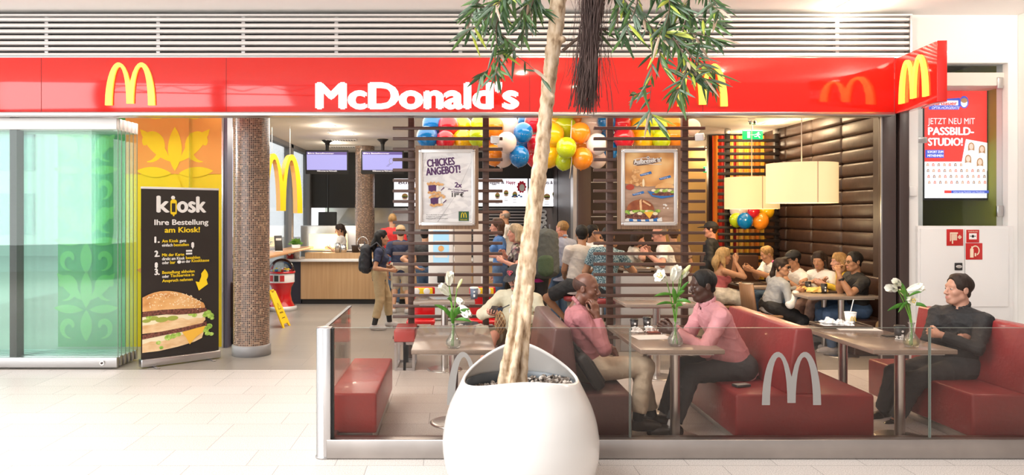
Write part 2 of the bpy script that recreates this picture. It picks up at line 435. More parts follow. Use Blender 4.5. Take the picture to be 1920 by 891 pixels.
# window front on the left
fr = mat('grey window frame', (.20, .20, .21), .45)
b = B(); b.box2((-3.52, 9.7, 0), (-3.505, 17.5, 3.25), M_WINGLASS); win = struct(b.obj('window_2'))
b = B()
for y in (11.1, 15.5, 17.42): b.box2((-3.60, y-.10, 0), (-3.44, y+.10, 3.25), fr, .006)
b.box2((-3.60, 9.7, .0), (-3.42, 17.5, .12), fr); b.box2((-3.58, 9.7, 3.17), (-3.44, 17.5, 3.25), fr); b.box2((-3.58, 9.7, 1.02), (-3.44, 17.5, 1.07), fr)
b.obj('window_frame', win)
b = B(); b.box2((-3.42, 11.4, 1.06), (-2.98, 15.4, 1.10), mat('beech shelf', (.58, .30, .14), .4), .005); struct(b.obj('window_sill'))
b = B(); b.box2((-30, 32, -1), (-14, 36, 9), mat('pale house front', (.8, .8, .79), .8))
for k in range(5):
    for j in range(3): b.box2((-29.2+k*3.1, 31.9, .9+j*2.8), (-27.6+k*3.1, 32.02, 2.7+j*2.8), mat('house window', (.35, .40, .45), .2))
tag(b.obj('house'), 'pale house with dark windows outside the glass front', 'building')
# patterned wall beside the entrance: green behind the sliding glass, yellow and orange next to the roll-up banner
def scroll(b, x, z, s, m, flip=1):
    """one curled leaf of the damask pattern"""
    pts = []; q = []
    for k in range(25):
        a = k/24*PI*1.55; r = s*(.16+.40*k/24)
        c = (x+flip*(r*math.cos(a)), z+r*math.sin(a)*1.15)
        wd = s*(.20*math.sin(PI*min(1, (k+2)/26))+.02)
        pts.append((c[0]+flip*wd*math.cos(a), c[1]+wd*math.sin(a))); q.append((c[0]-flip*wd*.7*math.cos(a), c[1]-wd*.7*math.sin(a)))
    for i in range(24):
        b.poly([pts[i], pts[i+1], q[i+1], q[i]], m, y=-.002)
def leaf(b, x, z, L, W, rot, m):
    b.poly([(x+(t*L)*math.cos(rot)-s*W*math.sin(PI*t)**.8*math.sin(rot), z+(t*L)*math.sin(rot)+s*W*math.sin(PI*t)**.8*math.cos(rot))
            for t, s in [(k/10, 1) for k in range(11)]+[(k/10, -1) for k in range(9, 0, -1)]], m, y=-.003)
def damask(b, cx, cz, s, m):
    for f in (1, -1):
        scroll(b, cx+f*.55*s, cz+.10*s, .55*s, m, f); scroll(b, cx+f*.42*s, cz-.95*s, .42*s, m, -f)
        leaf(b, cx+f*.1*s, cz-.25*s, .95*s, .13*s, PI/2-f*.75, m); leaf(b, cx+f*.08*s, cz-.5*s, .75*s, .11*s, PI/2-f*1.5, m)
    leaf(b, cx, cz-.45*s, .95*s, .15*s, PI/2, m); leaf(b, cx, cz-.5*s, .8*s, .15*s, -PI/2, m)
gr, gr2 = mat('mid green wall print', (.07, .36, .06), .6), mat('light green wall print', (.22, .60, .08), .6)
ye, og = mat('yellow wall print', (.93, .63, .0), .6), mat('orange wall print', (.86, .34, .06), .6)
b = B(); b.box2((-5.30, 9.8, 0), (-4.40, 9.9, 3.25), gr); b.box2((-4.40, 9.8, 0), (-3.09, 9.9, 3.25), ye)
struct(b.obj('wall_left'))
b = B()
for cx in (-4.92,):
    for cz in (.75, 1.65, 2.6): damask(b, cx, cz, .52, gr2)
b.xform(Matrix.Translation((0, 9.795, 0))); o = struct(b.obj('wall_print_green'))
b = B(); b.layer = 0
b.rect(-4.40, 2.30, -3.09, 3.25, og, y=-.001)
damask(b, -3.74, 2.62, .62, ye); damask(b, -3.74, 1.3, .62, og)
for f in (-1, 1): b.disc(-3.74+f*.25, 3.2, .2, .17, ye, y=-.003)
b.xform(Matrix.Translation((0, 9.795, 0))); struct(b.obj('wall_print_orange'))
b = B(); b.box2((-3.09, 9.7, 0), (-3.065, 9.95, 3.25), M_ALU, .004); b.box2((-3.065, 9.72, 0), (-3.02, 9.95, 3.25), mat('violet grey post', (.13, .12, .17), .4)); struct(b.obj('trim_4'))

# sliding glass entrance: front leaf, header rail, and the pack of folded leaves
def door_leaf(name, x0, x1, y):
    r = struct(link(name, None))
    b = B(); b.box2((x0, y-.006, .12), (x1, y+.006, 2.74), M_DOORGLASS); b.obj('pane', r)
    b = B(); b.box2((x1, y-.006, .13), (x1+.004, y+.006, 2.73), M_EDGE); b.obj('glass_edge', r)
    b = B(); b.box2((x0, y-.025, .015), (x1, y+.025, .13), M_ALU, .004); b.obj('bottom_rail', r)
    b = B(); b.box2((x0, y-.03, 2.73), (x1, y+.03, 2.86), M_LAMELLA, .004); b.obj('top_rail', r)
    return r
d = door_leaf('door_2', -6.2, -3.86, 8.40)
b = B(); b.cyl((-4.02, 8.372, .072), (-4.02, 8.352, .072), .028, M_CHROME); b.cyl((-4.02, 8.352, .072), (-4.02, 8.345, .072), .012, M_DARK); b.obj('door_lock', d)
for k in range(5): door_leaf('door_%d' % (3+k), -6.2+.1*k, -3.87+.004*k, 8.51+.095*k)
b = B(); b.box2((-5.10, 8.41, 0), (-5.02, 8.55, 2.9), M_DARK); struct(b.obj('door_frame_left'))
b = B(); b.box2((-9, 8.30, 2.875), (4.84, 8.50, 2.90), mat('grey sill', (.28, .28, .28), .4)); b.box2((-9, 8.18, 2.86), (4.88, 8.32, 2.90), M_ALU, .004); struct(b.obj('trim_5'))
# louvre of horizontal aluminium lamellas above the sign
b = B()
for k in range(7):
    z = 3.555+k*.066
    b.box((-3.5, 8.28, z), (17.2, .05, .036), M_LAMELLA, .008, rot=(math.radians(-10), 0, 0))
b.box2((-12.1, 8.23, 3.512), (5.1, 8.34, 3.53), M_ALU)
for x in (-9.2, -7.2, -4.62, -3.36, -2.4, -1.35, 0.05, 2.5, 4.3): b.box2((x-.02, 8.30, 3.5), (x+.02, 8.36, 4.0), M_ALU)
b.box2((5.08, 8.23, 3.50), (5.10, 8.34, 4.0), M_ALU); b.box2((-12.1, 8.22, 3.985), (5.1, 8.36, 4.0), M_LAMELLA)
struct(b.obj('louvre_structure'))

# steel posts and a lattice girder of the atrium, in front of the added mall fill behind the camera
M_BEAM = mat('dark atrium steel', (.06, .06, .065), .5)
b = B()
for x in (-13.5, -9.6, -5.8): b.box2((x-.2, -3.4, 0), (x+.2, -3.0, 7), M_BEAM)
struct(b.obj('wall_posts_atrium'))
b = B()
for k in range(7):
    x = -9.4+k*1.5; b.tube([(x, -2.6, 3.9), (x+.75, -2.6, 5.0), (x+1.5, -2.6, 3.9)], .06, M_BEAM, 8)
b.tube([(-9.4, -2.6, 3.9-.0), (-4, -2.6, 3.4), (2, -2.6, 2.6)], .10, M_BEAM, 8); b.tube([(-9.4, -2.6, 5.0), (2, -2.6, 5.0)], .08, M_BEAM, 8)
struct(b.obj('beam_atrium'))
# ---------------------------------------------------------------- fascia sign
fs = thing('shop_sign', 'long glossy red shop sign with white McDonald\'s lettering and yellow arches across the whole front', 'sign', (0, 8.2, 3.2))
def local(o, root):
    """parent without moving"""
    o.parent = root; o.matrix_parent_inverse = Matrix.Translation(root.location).inverted() if root.rotation_euler.z == 0 else root.matrix_basis.inverted()
    return o
b = B(); b.box2((-12, 8.2, 2.9), (4.885, 8.44, 3.51), M_RED, .004); local(b.obj('panel'), fs)
b = B()
for x in (-4.62, -2.56, .82, 2.75): b.box((x, 8.199, 3.205), (.004, .004, .60), mat('joint line', (.3, .01, .01), .5))
local(b.obj('panel_joint'), fs)
b = B(); Y = 8.2
b.heavy("McDonald's", px(592, Y), pz(203, Y), .275, M_LITWHITE, d=.078, width=px(973, Y)-px(592, Y), bold=0, extrude=.03, y=Y-.001)
local(b.obj('lettering'), fs)
def logo(x0, y0, x1, y1, Y, m, d=.03):
    b = B(); b.prism(arches(px(x1, Y)-px(x0, Y), pz(y0, Y)-pz(y1, Y)), d, m, Matrix.Translation((px(x0, Y), Y-d, pz(y1, Y)))); return b
local(logo(199, 118, 292, 198, 8.2, M_LITYEL).obj('arches_logo'), fs)
local(logo(1270, 120, 1363, 200, 8.2, M_LITYEL).obj('arches_logo'), fs)
# projecting sign at the right end of the fascia
ang = math.atan2(7.32-8.2, 4.785-4.884)
ps = thing('projecting_sign', 'red box sign with yellow arches sticking out at the end of the long sign', 'sign', (4.885, 8.2, 2.9))
Mx = Matrix.Translation((4.785, 7.32, 2.88)) @ Matrix.Rotation(math.atan2(.88, .099), 4, 'Z')
b = B(); b.box2((0, -.095, 0), (.885, 0, .61), M_RED, .004); b.xform(Mx); local(b.obj('box'), ps)
b = B(); b.prism(arches(.58, .45), .03, M_LITYEL, Matrix.Translation((.15, 0, .085))); b.xform(Mx @ Matrix.Diagonal((1, 1, 1, 1))); local(b.obj('arches_logo'), ps)
# ---------------------------------------------------------------- seats, tables, glass barrier
def leather(name, c): return mat(name, c, .36, bump=.10, bscale=26, var=.10, vscale=5, coat=.15)
M_LRED = leather('red leather', (.27, .030, .032)); M_LBRN = leather('brown red leather', (.105, .045, .042)); M_LORG = leather('bright red leather', (.43, .042, .036))
M_TOP = mat('taupe stone laminate', (.30, .235, .19), .14, var=.06, vscale=60)
M_RAIL = mat('worn aluminium rail', (.40, .365, .345), .36, 1., var=.12, vscale=2.5)
M_TEDGE = mat('taupe edge', (.27, .21, .17), .35)

def double_bench(cx, y0, y1, mt, label, group='upholstered benches at the glass barrier'):
    r = thing('upholstered_bench', label, 'bench', (cx, (y0+y1)/2, 0), 0, group)
    L = y1-y0
    b = B(); b.box((0, 0, .245), (1.04, L, .33), mt, .022, seg=3); b.obj('seat', r)
    b = B(); b.box((0, 0, .04), (.92, L-.1, .08), M_STEEL, .004); b.obj('plinth', r)
    b = B(); t = bmesh.new()
    b2 = B(); b2.prism([(-.135, .40), (.135, .40), (.062, .905), (-.062, .905)], L-.03, mt, Matrix.Translation((0, -L/2+.015, 0)))
    bmesh.ops.bevel(b2.bm, geom=b2.bm.edges[:], offset=.022, segments=3, profile=.5, affect='EDGES')
    for f in b2.bm.faces: f.smooth = True
    b2.obj('backrest', r); b.bm.free(); t.free()
    return r
double_bench(.80, 5.50, 6.90, M_LBRN, 'brown leather double bench between the white planter and the first pair of men')
double_bench(2.61, 5.50, 6.90, M_LRED, 'dark red double bench with high back in the middle of the glass front')
double_bench(4.38, 5.50, 6.90, M_LRED, 'dark red bench behind the lone man in the black shirt')
r = thing('ottoman_bench', 'bright red leather ottoman bench next to the rounded metal corner post', 'bench', (-.775, 6.2, 0), 0, 'backless benches')
b = B(); b.box((0, 0, .265), (.36, 1.38, .30), M_LORG, .018, seg=3); b.obj('seat', r)
b = B(); b.box((.0, 0, .058), (.30, 1.34, .116), M_STEEL, .004); b.obj('plinth', r)

def framed_stool(x0, x1, y0, y1, label, ztop=.46, th=.14, mt=M_LORG):
    r = thing('framed_stool', label, 'stool', ((x0+x1)/2, (y0+y1)/2, 0), 0, 'backless benches')
    W, L = x1-x0, y1-y0
    b = B(); b.box((0, 0, ztop-th/2), (W, L, th), mt, .02, seg=3); b.obj('cushion', r)
    b = B(); t = .03
    for y in (-L/2+.03, L/2-.03):
        for x in (-W/2+.02, W/2-.02, -W/2+.12, W/2-.12): b.box((x, y, (ztop-th)/2), (t, t, ztop-th), M_ALU)
        for z in (.015, ztop-th-.015): b.box((0, y, z), (W-.01, t, t), M_ALU)
    for x in (-W/2+.02, W/2-.02):
        for z in (.015, ztop-th-.015): b.box((x, 0, z), (t, L, t), M_ALU)
    b.obj('frame', r); return r
framed_stool(-.70, -.46, 8.28, 8.80, 'low red cushioned stool on a silver frame behind the first empty table')
framed_stool(.42, 1.0, 7.45, 8.1, 'silver framed seat carrying the man in the black cap', mt=M_LBRN)

def table(cx, y0, y1, wd, label, zt=.73, legs=(.16, .84), base=True, group='stone topped tables', cat='table', leg_r=.038, th=.035):
    L = y1-y0
    r = thing('pedestal_table', label, cat, (cx, (y0+y1)/2, 0), 0, group)
    b = B(); b.box((0, 0, zt-th/2), (wd, L, th), M_TOP, .004); b.obj('tabletop', r)
    b = B(); b.box((0, 0, zt-th-.008), (wd-.13, L-.1, .014), M_ALU); b.obj('top_frame', r)
    for t in legs:
        y = -L/2+L*t
        b = B(); b.cyl((0, y, .012), (0, y, zt-th-.012), leg_r, M_STEEL, 24); lg = b.obj('leg', r)
        b = B(); b.lathe((0, y, 0), [(.0, 0), (.20, 0), (.20, .008), (.17, .016), (.0, .018)], M_STEEL, 32); b.obj('leg_base', lg)
    return r
table(-.02, 5.58, 6.83, .64, 'empty stone topped table with lilies nearest the metal corner post', legs=(.5,))
table(1.72, 5.58, 6.83, .64, 'stone topped table between the two men in pink shirts')
table(3.485, 5.58, 6.83, .64, 'stone topped table in front of the lone man in the black shirt')

# glass barrier: rails, corner post, panes and the frosted arches on the panes
br_ = thing('glass_barrier', 'low glass barrier with metal foot rail and rounded corner post along the seating', 'barrier', (2, 5.33, 0))
b = B(); b.box2((-.93, 5.27, .004), (9.0, 5.39, .142), M_RAIL, .008); local(b.obj('foot_rail'), br_)
b = B(); b.box2((-.98, 5.33, .004), (-.88, 6.75, .142), M_RAIL, .008); local(b.obj('foot_rail'), br_)
b = B()
b.lathe((-.955, 5.33, 0), [(0, .002), (.062, .002), (.062, .012), (.055, .014), (.055, .935), (.05, .942), (0, .942)], M_ALU, 32)
b.box2((-.955, 5.275, .01), (-.90, 5.385, .940), M_ALU, .004); local(b.obj('corner_post'), br_)
b = B(); b.box2((-.90, 5.30, .06), (-.885, 5.36, .935), M_RUBBER); local(b.obj('seal'), br_)
for x0, x1 in ((-.885, 1.255), (1.265, 3.425), (3.435, 6.2), (6.21, 9.0)):
    b = B(); b.box2((x0, 5.326, .13), (x1, 5.338, .935), M_GLASS); local(b.obj('glass_pane'), br_)
    b = B(); b.box2((x0, 5.3265, .9352), (x1, 5.3375, .9368), M_EDGE)
    for x in (x0, x1): b.box2((x-.0015, 5.3255, .13), (x+.0015, 5.3385, .9355), M_EDGE)
    local(b.obj('glass_edge'), br_)
b = B(); b.box2((-.958, 5.39, .13), (-.946, 6.62, .93), M_GLASS); local(b.obj('glass_pane'), br_)
b = B(); b.box2((-.966, 5.37, .928), (-.938, 6.62, .938), mat('dark top strip', (.08, .075, .075), .35)); local(b.obj('top_strip'), br_)
M_FROST = glass_mat('frosted grey film', (.45, .44, .43), .15, .3, haze=.62, hazecol=(.44, .42, .40))
for a in (838, 1429):
    b = B(); b.prism(arches(px(a+111, 5.32)-px(a, 5.32), .385), .0025, M_FROST, Matrix.Translation((px(a, 5.32), 5.3225, pz(760, 5.32)))); local(b.obj('arches_decal'), br_)

# tables and seats deeper inside
table(-.13, 8.10, 8.62, .68, 'small high table with a paper cup in front of the poster screen', zt=.80, legs=(.5,), group='inner tables')
table(1.42+.75, 7.7, 8.35, .78, 'bare table in front of the pale half wall behind the two men in pink shirts', zt=.82, legs=(.4,), group='inner tables')
b = B(); b.box2((px(1158, 9.6), 9.45, 0), (px(1300, 9.6), 9.6, .98), mat('pale grey half wall', (.52, .50, .49), .5), .01); struct(b.obj('wall_half'))
b = B(); b.box2((px(1155, 9.6)-.04, 9.44, 0), (px(1158, 9.6), 9.61, 1.0), M_ALU); struct(b.obj('trim_6'))
table(px(1545, 9.6), 9.08, 10.0, .92, 'brown dining table with trays where the black shirted group eats', zt=.75, legs=(.1, .55), group='dining tables')
table(px(1432, 10.8), 10.3, 11.1, .80, 'brown dining table shared by the blonde woman and the fair haired boy', zt=.75, legs=(.3,), group='dining tables')
def dark_bench(x0, y0, x1, y1, zs, zb, side, label):
    r = thing('leather_bench', label, 'bench', ((x0+x1)/2, (y0+y1)/2, 0))
    W, L = x1-x0, y1-y0; m = leather('dark brown leather', (.055, .024, .016))
    b = B(); b.box((0, 0, zs/2), (W, L, zs), m, .02); b.obj('seat', r)
    b = B()
    if side == 'r': b.box((W/2-.05, 0, (zs+zb)/2), (.10, L, zb-zs+.1), m, .02)
    else: b.box((0, L/2-.05, (zs+zb)/2), (W, .10, zb-zs+.1), m, .02)
    b.obj('backrest', r); return r
dark_bench(4.95, 9.15, 5.50, 12.4, .44, .9, 'r', 'long dark leather bench along the quilted wall')
dark_bench(4.0, 11.5, 4.94, 12.1, .44, 1.05, 'b', 'dark leather bench with its back to the slatted screen behind the fair haired boy')

def chair(x, y, rz, label, m=None, zs=.45):
    """moulded shell chair on a pedestal"""
    m = m or mat('tan shell', (.28, .15, .08), .4)
    r = thing('dining_chair', label, 'chair', (x, y, 0), rz, 'dining chairs')
    b = B(); b.box((0, 0, zs-.02), (.42, .42, .04), m, .018); b.obj('seat', r)
    b = B(); pr = []
    n = 10
    for k in range(n+1):
        a = -.9+1.8*k/n
        pr.append((-.21+.05*(abs(a)/.9)**2*1.6, .21*math.sin(a)/math.sin(.9)))
    for (xa, ya), (xb, yb) in zip(pr, pr[1:]):
        q = [(xa, ya, zs), (xb, yb, zs), (xb-.05, yb*.9, zs+.40), (xa-.05, ya*.9, zs+.40)]
        q2 = [(u-.02, v, z) for u, v, z in q]
        v1 = [b.bm.verts.new(p) for p in q]; v2 = [b.bm.verts.new(p) for p in q2]
        fs_ = [b.bm.faces.new(v1), b.bm.faces.new(v2[::-1])]+[b.bm.faces.new((v1[(i+1) % 4], v1[i], v2[i], v2[(i+1) % 4])) for i in range(4)]
        b.fin(fs_, m)
    bmesh.ops.remove_doubles(b.bm, verts=b.bm.verts[:], dist=.0005)
    for f in b.bm.faces: f.smooth = True
    b.obj('backrest', r)
    b = B(); b.cyl((0, 0, .012), (0, 0, zs-.04), .025, M_STEEL); b.lathe((0, 0, 0), [(0, 0), (.2, 0), (.19, .012), (0, .016)], M_STEEL, 24); b.obj('pedestal', r)
    return r
chair(px(1430, 9.75)-.02, 9.75, 0, 'tan shell chair under the girl with round sunglasses')
chair(px(1345, 10.75), 10.75, 0, 'tan shell chair under the blonde woman in the red top')
# high stool for the man in the grey shirt
def high_stool(x, y, label, zs=.66):
    r = thing('bar_stool', label, 'stool', (x, y, 0), 0, 'bar stools')
    b = B(); b.lathe((0, 0, zs-.07), [(0, 0), (.17, 0), (.185, .02), (.185, .055), (.16, .07), (0, .07)], M_LRED, 28); b.obj('seat', r)
    b = B(); b.cyl((0, 0, .02), (0, 0, zs-.07), .03, M_STEEL); b.lathe((0, 0, 0), [(0, 0), (.22, 0), (.2, .015), (.03, .03)], M_STEEL, 28); b.obj('pedestal', r)
    b = B(); b.tube([(.15*math.cos(a*PI/8), .15*math.sin(a*PI/8), .28) for a in range(17)], .01, M_STEEL); b.obj('foot_ring', r)
    return r
high_stool(px(1082, 10.0), 10.0, 'red topped bar stool under the man in the grey shirt')
high_stool(px(1128, 9.75), 9.75, 'bar stool under the person in the speckled teal top')
high_stool(px(1266, 11.6), 11.6, 'bar stool under the brown haired person at the tall table')
high_stool(px(1262, 10.6), 10.6, 'bar stool under the white shirted man behind the burger poster')
table(px(1190, 10.7), 10.45, 10.85, .5, 'tall dark table behind the burger poster screen', zt=1.0, legs=(.5,), group='inner tables')

# ---------------------------------------------------------------- slatted screens with posters
def slat_screen(x0, x1, y, posts, z0, z1, n, label, depth=.05, h=.036, m=None):
    m = m or M_WALNUT
    r = thing('slatted_screen', label, 'screen', ((x0+x1)/2, y, 0), 0, 'dark wooden slatted screens')
    b = B()
    for k in range(n): b.box((0, -.03, z0+(z1-z0)*k/(n-1)), (x1-x0, depth, h), m, .004)
    b.obj('slats', r)
    for p in posts:
        b = B(); b.box((p-(x0+x1)/2, .035, 1.62), (.075, .07, 3.24), m, .003); o = b.obj('post', r)
        b = B(); b.box((p-(x0+x1)/2, .035, 3.2), (.085, .08, .08), M_ALU, .003); b.obj('ceiling_bracket', o); b = B(); b.box((p-(x0+x1)/2, .035, .012), (.13, .12, .024), M_ALU, .003); b.obj('foot_plate', o)
    return r
Ys = 8.9
slat_screen(px(737, Ys), px(942, Ys), Ys, [px(771, Ys), px(911, Ys)], .28, 2.80, 21, 'slatted wood screen carrying the white chicken offer poster')
slat_screen(px(1112, Ys), px(1320, Ys), Ys, [px(1144, Ys), px(1285, Ys)], .28, 2.80, 21, 'slatted wood screen carrying the orange burger poster')
Y3 = 12.7
slat_screen(px(1345, Y3), 5.60, Y3, [px(1365, Y3), px(1457, Y3)], .62, 3.04, 22, 'slatted wood screen in front of the striped red curtain', h=.05, m=mat('black stained slat', (.014, .008, .007), .5))

def poster(cx, cz, y, label):
    r = thing('framed_poster', label, 'poster', (cx, y, cz), 0, 'framed posters on the slatted screens')
    b = B(); b.box((0, .015, 0), (.755, .024, 1.00), M_ZEBRA, .002); b.obj('backing_board', r)
    m = mat('poster frame silver', (.78, .77, .76), .3, .6)
    fr_ = B(); W, H, t = .675, .915, .045
    for s in (-1, 1):
        fr_.box((s*(W/2-t/2), -.012, 0), (t, .03, H-.06), m, .006); fr_.box((0, -.012, s*(H/2-t/2)), (W-.06, .03, t), m, .006)
        for q in (-1, 1): fr_.box((s*(W/2-.028), -.010, q*(H/2-.028)), (.058, .03, .058), M_CHROME, .012)
    fr_.obj('frame', r)
    return r
yP = Ys-.10
POSTER1 = poster(px(838, yP), pz(351.5, yP), yP, 'white chicken offer poster with purple lettering in a silver frame')
POSTER2 = poster(px(1217, yP), pz(351.5, yP), yP, 'orange burger poster in a silver frame')
# small white spot lamps clamped on the screens
for a, y0_, rzz, lb in ((928, 262, .2, 'small white box sensor on the chicken poster screen'), (1312, 257, -.6, 'small white box sensor on the burger poster screen')):
    r = thing('sensor_box', lb, 'sensor', P(a, y0_, Ys-.17), rzz, 'small white sensors')
    b = B(); b.box((0, 0, 0), (.10, .07, .085), mat('white plastic', (.85, .84, .83), .35), .012, rot=(.25, 0, 0)); b.obj('housing', r)
    b = B(); b.tube([(0, .03, .0), (-.06, .06, .02), (-.11, .17, .02), (-.11, .235, .02)], .012, M_BLACK); b.obj('arm', r)
# ---------------------------------------------------------------- mosaic columns
def mosaic_mat():
    m = bpy.data.materials.new('brown mosaic'); m.use_nodes = True; t = m.node_tree; b = t.nodes['Principled BSDF']
    c = t.nodes.new('ShaderNodeTexCoord'); mp = t.nodes.new('ShaderNodeMapping'); mp.inputs['Scale'].default_value = (44, 44, 1)
    t.links.new(c.outputs['UV'], mp.inputs[0])
    fl = t.nodes.new('ShaderNodeVectorMath'); fl.operation = 'FLOOR'; t.links.new(mp.outputs[0], fl.inputs[0])
    wn = t.nodes.new('ShaderNodeTexWhiteNoise'); t.links.new(fl.outputs[0], wn.inputs['Vector'])
    r = t.nodes.new('ShaderNodeValToRGB'); r.color_ramp.interpolation = 'CONSTANT'
    st = [(0, (.045, .022, .016)), (.3, (.12, .055, .035)), (.55, (.20, .105, .065)), (.75, (.075, .035, .025)), (.92, (.32, .20, .13))]
    while len(r.color_ramp.elements) < 5: r.color_ramp.elements.new(.5)
    for e, (p, cc) in zip(r.color_ramp.elements, st): e.position = p; e.color = (*cc, 1)
    t.links.new(wn.outputs['Value'], r.inputs[0])
    fr = t.nodes.new('ShaderNodeVectorMath'); fr.operation = 'FRACTION'; t.links.new(mp.outputs[0], fr.inputs[0])
    sp = t.nodes.new('ShaderNodeSeparateXYZ'); t.links.new(fr.outputs[0], sp.inputs[0])
    outs = []
    for ax in 'XY':
        a = t.nodes.new('ShaderNodeMath'); a.operation = 'GREATER_THAN'; a.inputs[1].default_value = .16; t.links.new(sp.outputs[ax], a.inputs[0]); outs.append(a)
    mu = t.nodes.new('ShaderNodeMath'); mu.operation = 'MULTIPLY'; t.links.new(outs[0].outputs[0], mu.inputs[0]); t.links.new(outs[1].outputs[0], mu.inputs[1])
    mx = t.nodes.new('ShaderNodeMix'); mx.data_type = 'RGBA'; mx.inputs['A'].default_value = (.52, .40, .31, 1)
    t.links.new(mu.outputs[0], mx.inputs['Factor']); t.links.new(r.outputs[0], mx.inputs['B']); t.links.new(mx.outputs['Result'], b.inputs['Base Color'])
    b.inputs['Roughness'].default_value = .22
    return m
M_MOSAIC = mosaic_mat()
def column(x, y, r, z0, z1, label, base=True):
    rt = thing('mosaic_column', label, 'column', (x, y, 0), 0, 'mosaic tiled columns')
    bm = bmesh.new(); uv = bm.loops.layers.uv.new('UVMap'); n = 64
    a = [bm.verts.new((r*math.cos(2*PI*k/n), r*math.sin(2*PI*k/n), z0)) for k in range(n)]
    c = [bm.verts.new((v.co.x, v.co.y, z1)) for v in a]
    for k in range(n):
        f = bm.faces.new((a[k], a[(k+1) % n], c[(k+1) % n], c[k])); f.smooth = True
        for l, (u, v) in zip(f.loops, ((k, z0), (k+1, z0), (k+1, z1), (k, z1))): l[uv].uv = (u*2*PI*r/n, v)
    me = bpy.data.meshes.new('shaft'); bm.to_mesh(me); bm.free(); me.materials.append(M_MOSAIC); link('shaft', me, rt)
    b = B(); b.lathe((0, 0, 0), [(0, 0), (r+.018, 0), (r+.018, .125), (r+.002, .135), (0, .136)], mat('grey plinth tiles', (.27, .26, .26), .4), 24); b.obj('base', rt)
    return rt
column(-2.575, 9.27, .222, .13, 3.25, 'brown mosaic column standing beside the roll-up banner')
column(-1.98, 16.0, .21, .13, 3.25, 'brown mosaic column behind the serving counter')

# ---------------------------------------------------------------- roll-up banner
ba = math.atan2(.61, .70)
BN = thing('roll_up_banner', 'black roll-up banner about ordering with a big layered burger, by the glass entrance', 'banner', (-3.60, 8.41, 0), ba)
W_ = .92
b = B(); b.box2((-.01, -.05, .012), (W_+.01, .06, .105), M_ALU, .012); b.obj('cassette', BN)
b = B()
for x in (.12, W_-.14): b.box2((x, -.16, .002), (x+.04, .14, .012), M_ALU, .003)
o = b.obj('foot', BN)
b = B(); b.box2((0, -.012, 2.055), (W_, .012, 2.08), M_LAMELLA, .004); b.obj('top_bar', BN)
b = B(); b.cyl((W_/2, .03, .1), (W_/2, .03, 2.06), .01, M_ALU); b.obj('support_pole', BN)
M_BK = mat('banner black print', (.020, .015, .013), .45); M_PW = mat('white print', (.85, .84, .82), .5); M_PY = mat('yellow print', (.92, .66, .01), .5)
M_BUN = ramp_mat('toasted bun', [(.25, (.62, .26, .07)), (.5, (.80, .45, .17)), (.8, (.90, .62, .32))], scale=(5, 5, 9), rough=.5)
M_BUNL = ramp_mat('pale bun', [(.3, (.72, .42, .18)), (.7, (.92, .70, .42))], scale=(6, 6, 14), rough=.6)
M_MEAT = ramp_mat('grilled patty', [(.3, (.05, .015, .01)), (.55, (.19, .06, .04)), (.75, (.38, .16, .11))], scale=(45, 45, 45), rough=.5)
M_LET = ramp_mat('lettuce', [(.3, (.16, .36, .03)), (.6, (.45, .66, .12)), (.8, (.80, .86, .45))], scale=(30, 30, 30), rough=.5)
M_CHE = mat('cheese', (.92, .52, .06), .4); M_SAUCE = mat('cream sauce', (.90, .80, .55), .4); M_PICK = mat('pickle', (.36, .42, .07), .4); M_SEED = mat('sesame seed', (.93, .80, .55), .5)
b = B(); b.rect(0, .10, W_, 2.06, M_BK, y=0)
def bu(x): return (x-263)/149*W_
def bv(y): return .10+(688-(y+(x_ref-263)*0)-6)/328*1.96
x_ref = 263
def bv(y): return 2.06-(y-355)/326*1.96
def bw(t, x, y, h, m, w_=None, d=.03, **k): b.heavy(t, bu(x), bv(y), h, m, d=d, width=(None if w_ is None else w_/149*W_), **k)
bw('k', 291, 400, .185, M_PW, 25, .06); bw('osk', 329, 400, .185, M_PW, 58, .06)
b.disc(bu(322), bv(372), .023, m=M_PW)
b.rect(bu(317), bv(402), bu(329), bv(380), M_PY); b.disc(bu(323), bv(380), .037, .03, M_PY); b.disc(bu(323), bv(402), .037, .02, M_PY); b.rect(bu(319.5), bv(400), bu(326.5), bv(383), M_BK); b.rect(bu(321.5), bv(408), bu(324.5), bv(402), M_PY)
bw('Ihre Bestellung', 287, 425, .062, M_PW, 104, .05); bw('am Kiosk!', 306, 440, .062, M_PY, 68, .05)
for i, y in enumerate((459, 486, 521)): bw('%d.' % (i+1), 287, y, .068, M_PW, 10, .09)
for t, x, y, wd, m in (('Am Kiosk', 301, 459, 31, M_PY), ('ganz', 334, 459, 13, M_PW), ('einfach', 301, 467, 20, M_PW), ('bestellen', 323, 467, 29, M_PY),
                       ('Mit der Karte', 301, 486, 42, M_PY), ('direkt am Kiosk', 301, 493.5, 43, M_PW), ('bezahlen', 346, 493, 28, M_PY), ('oder', 301, 501, 13, M_PW), ('bar', 316, 501, 10, M_PY), ('an der', 338, 500, 17, M_PW), ('Kioskkasse', 357, 499.5, 35, M_PY),
                       ('Bestellung abholen', 301, 520, 62, M_PY), ('oder', 301, 527.5, 13, M_PW), ('Tischservice in', 316, 527, 46, M_PY), ('Anspruch nehmen', 301, 536, 58, M_PY)):
    bw(t, x, y, .034, m, wd, .04)
b.rect(bu(346), bv(484), bu(358), bv(475), M_PW); b.rect(bu(346), bv(480.5), bu(358), bv(478.5), M_BK); b.disc(bu(333), bv(498), .024, .02, M_PW)
for ax_, ay in ((359, 466), (290, 503)):
    b.disc(bu(ax_), bv(ay-2), .018, .026, M_PW); b.poly([(bu(ax_-3.5), bv(ay+1)), (bu(ax_), bv(ay+7)), (bu(ax_+3.5), bv(ay+1))], M_PW)
arr = []
for k in range(9): a = k/8; arr.append((bu(382+ 8*math.sin(a*PI*.62)), bv(514+a*27)))
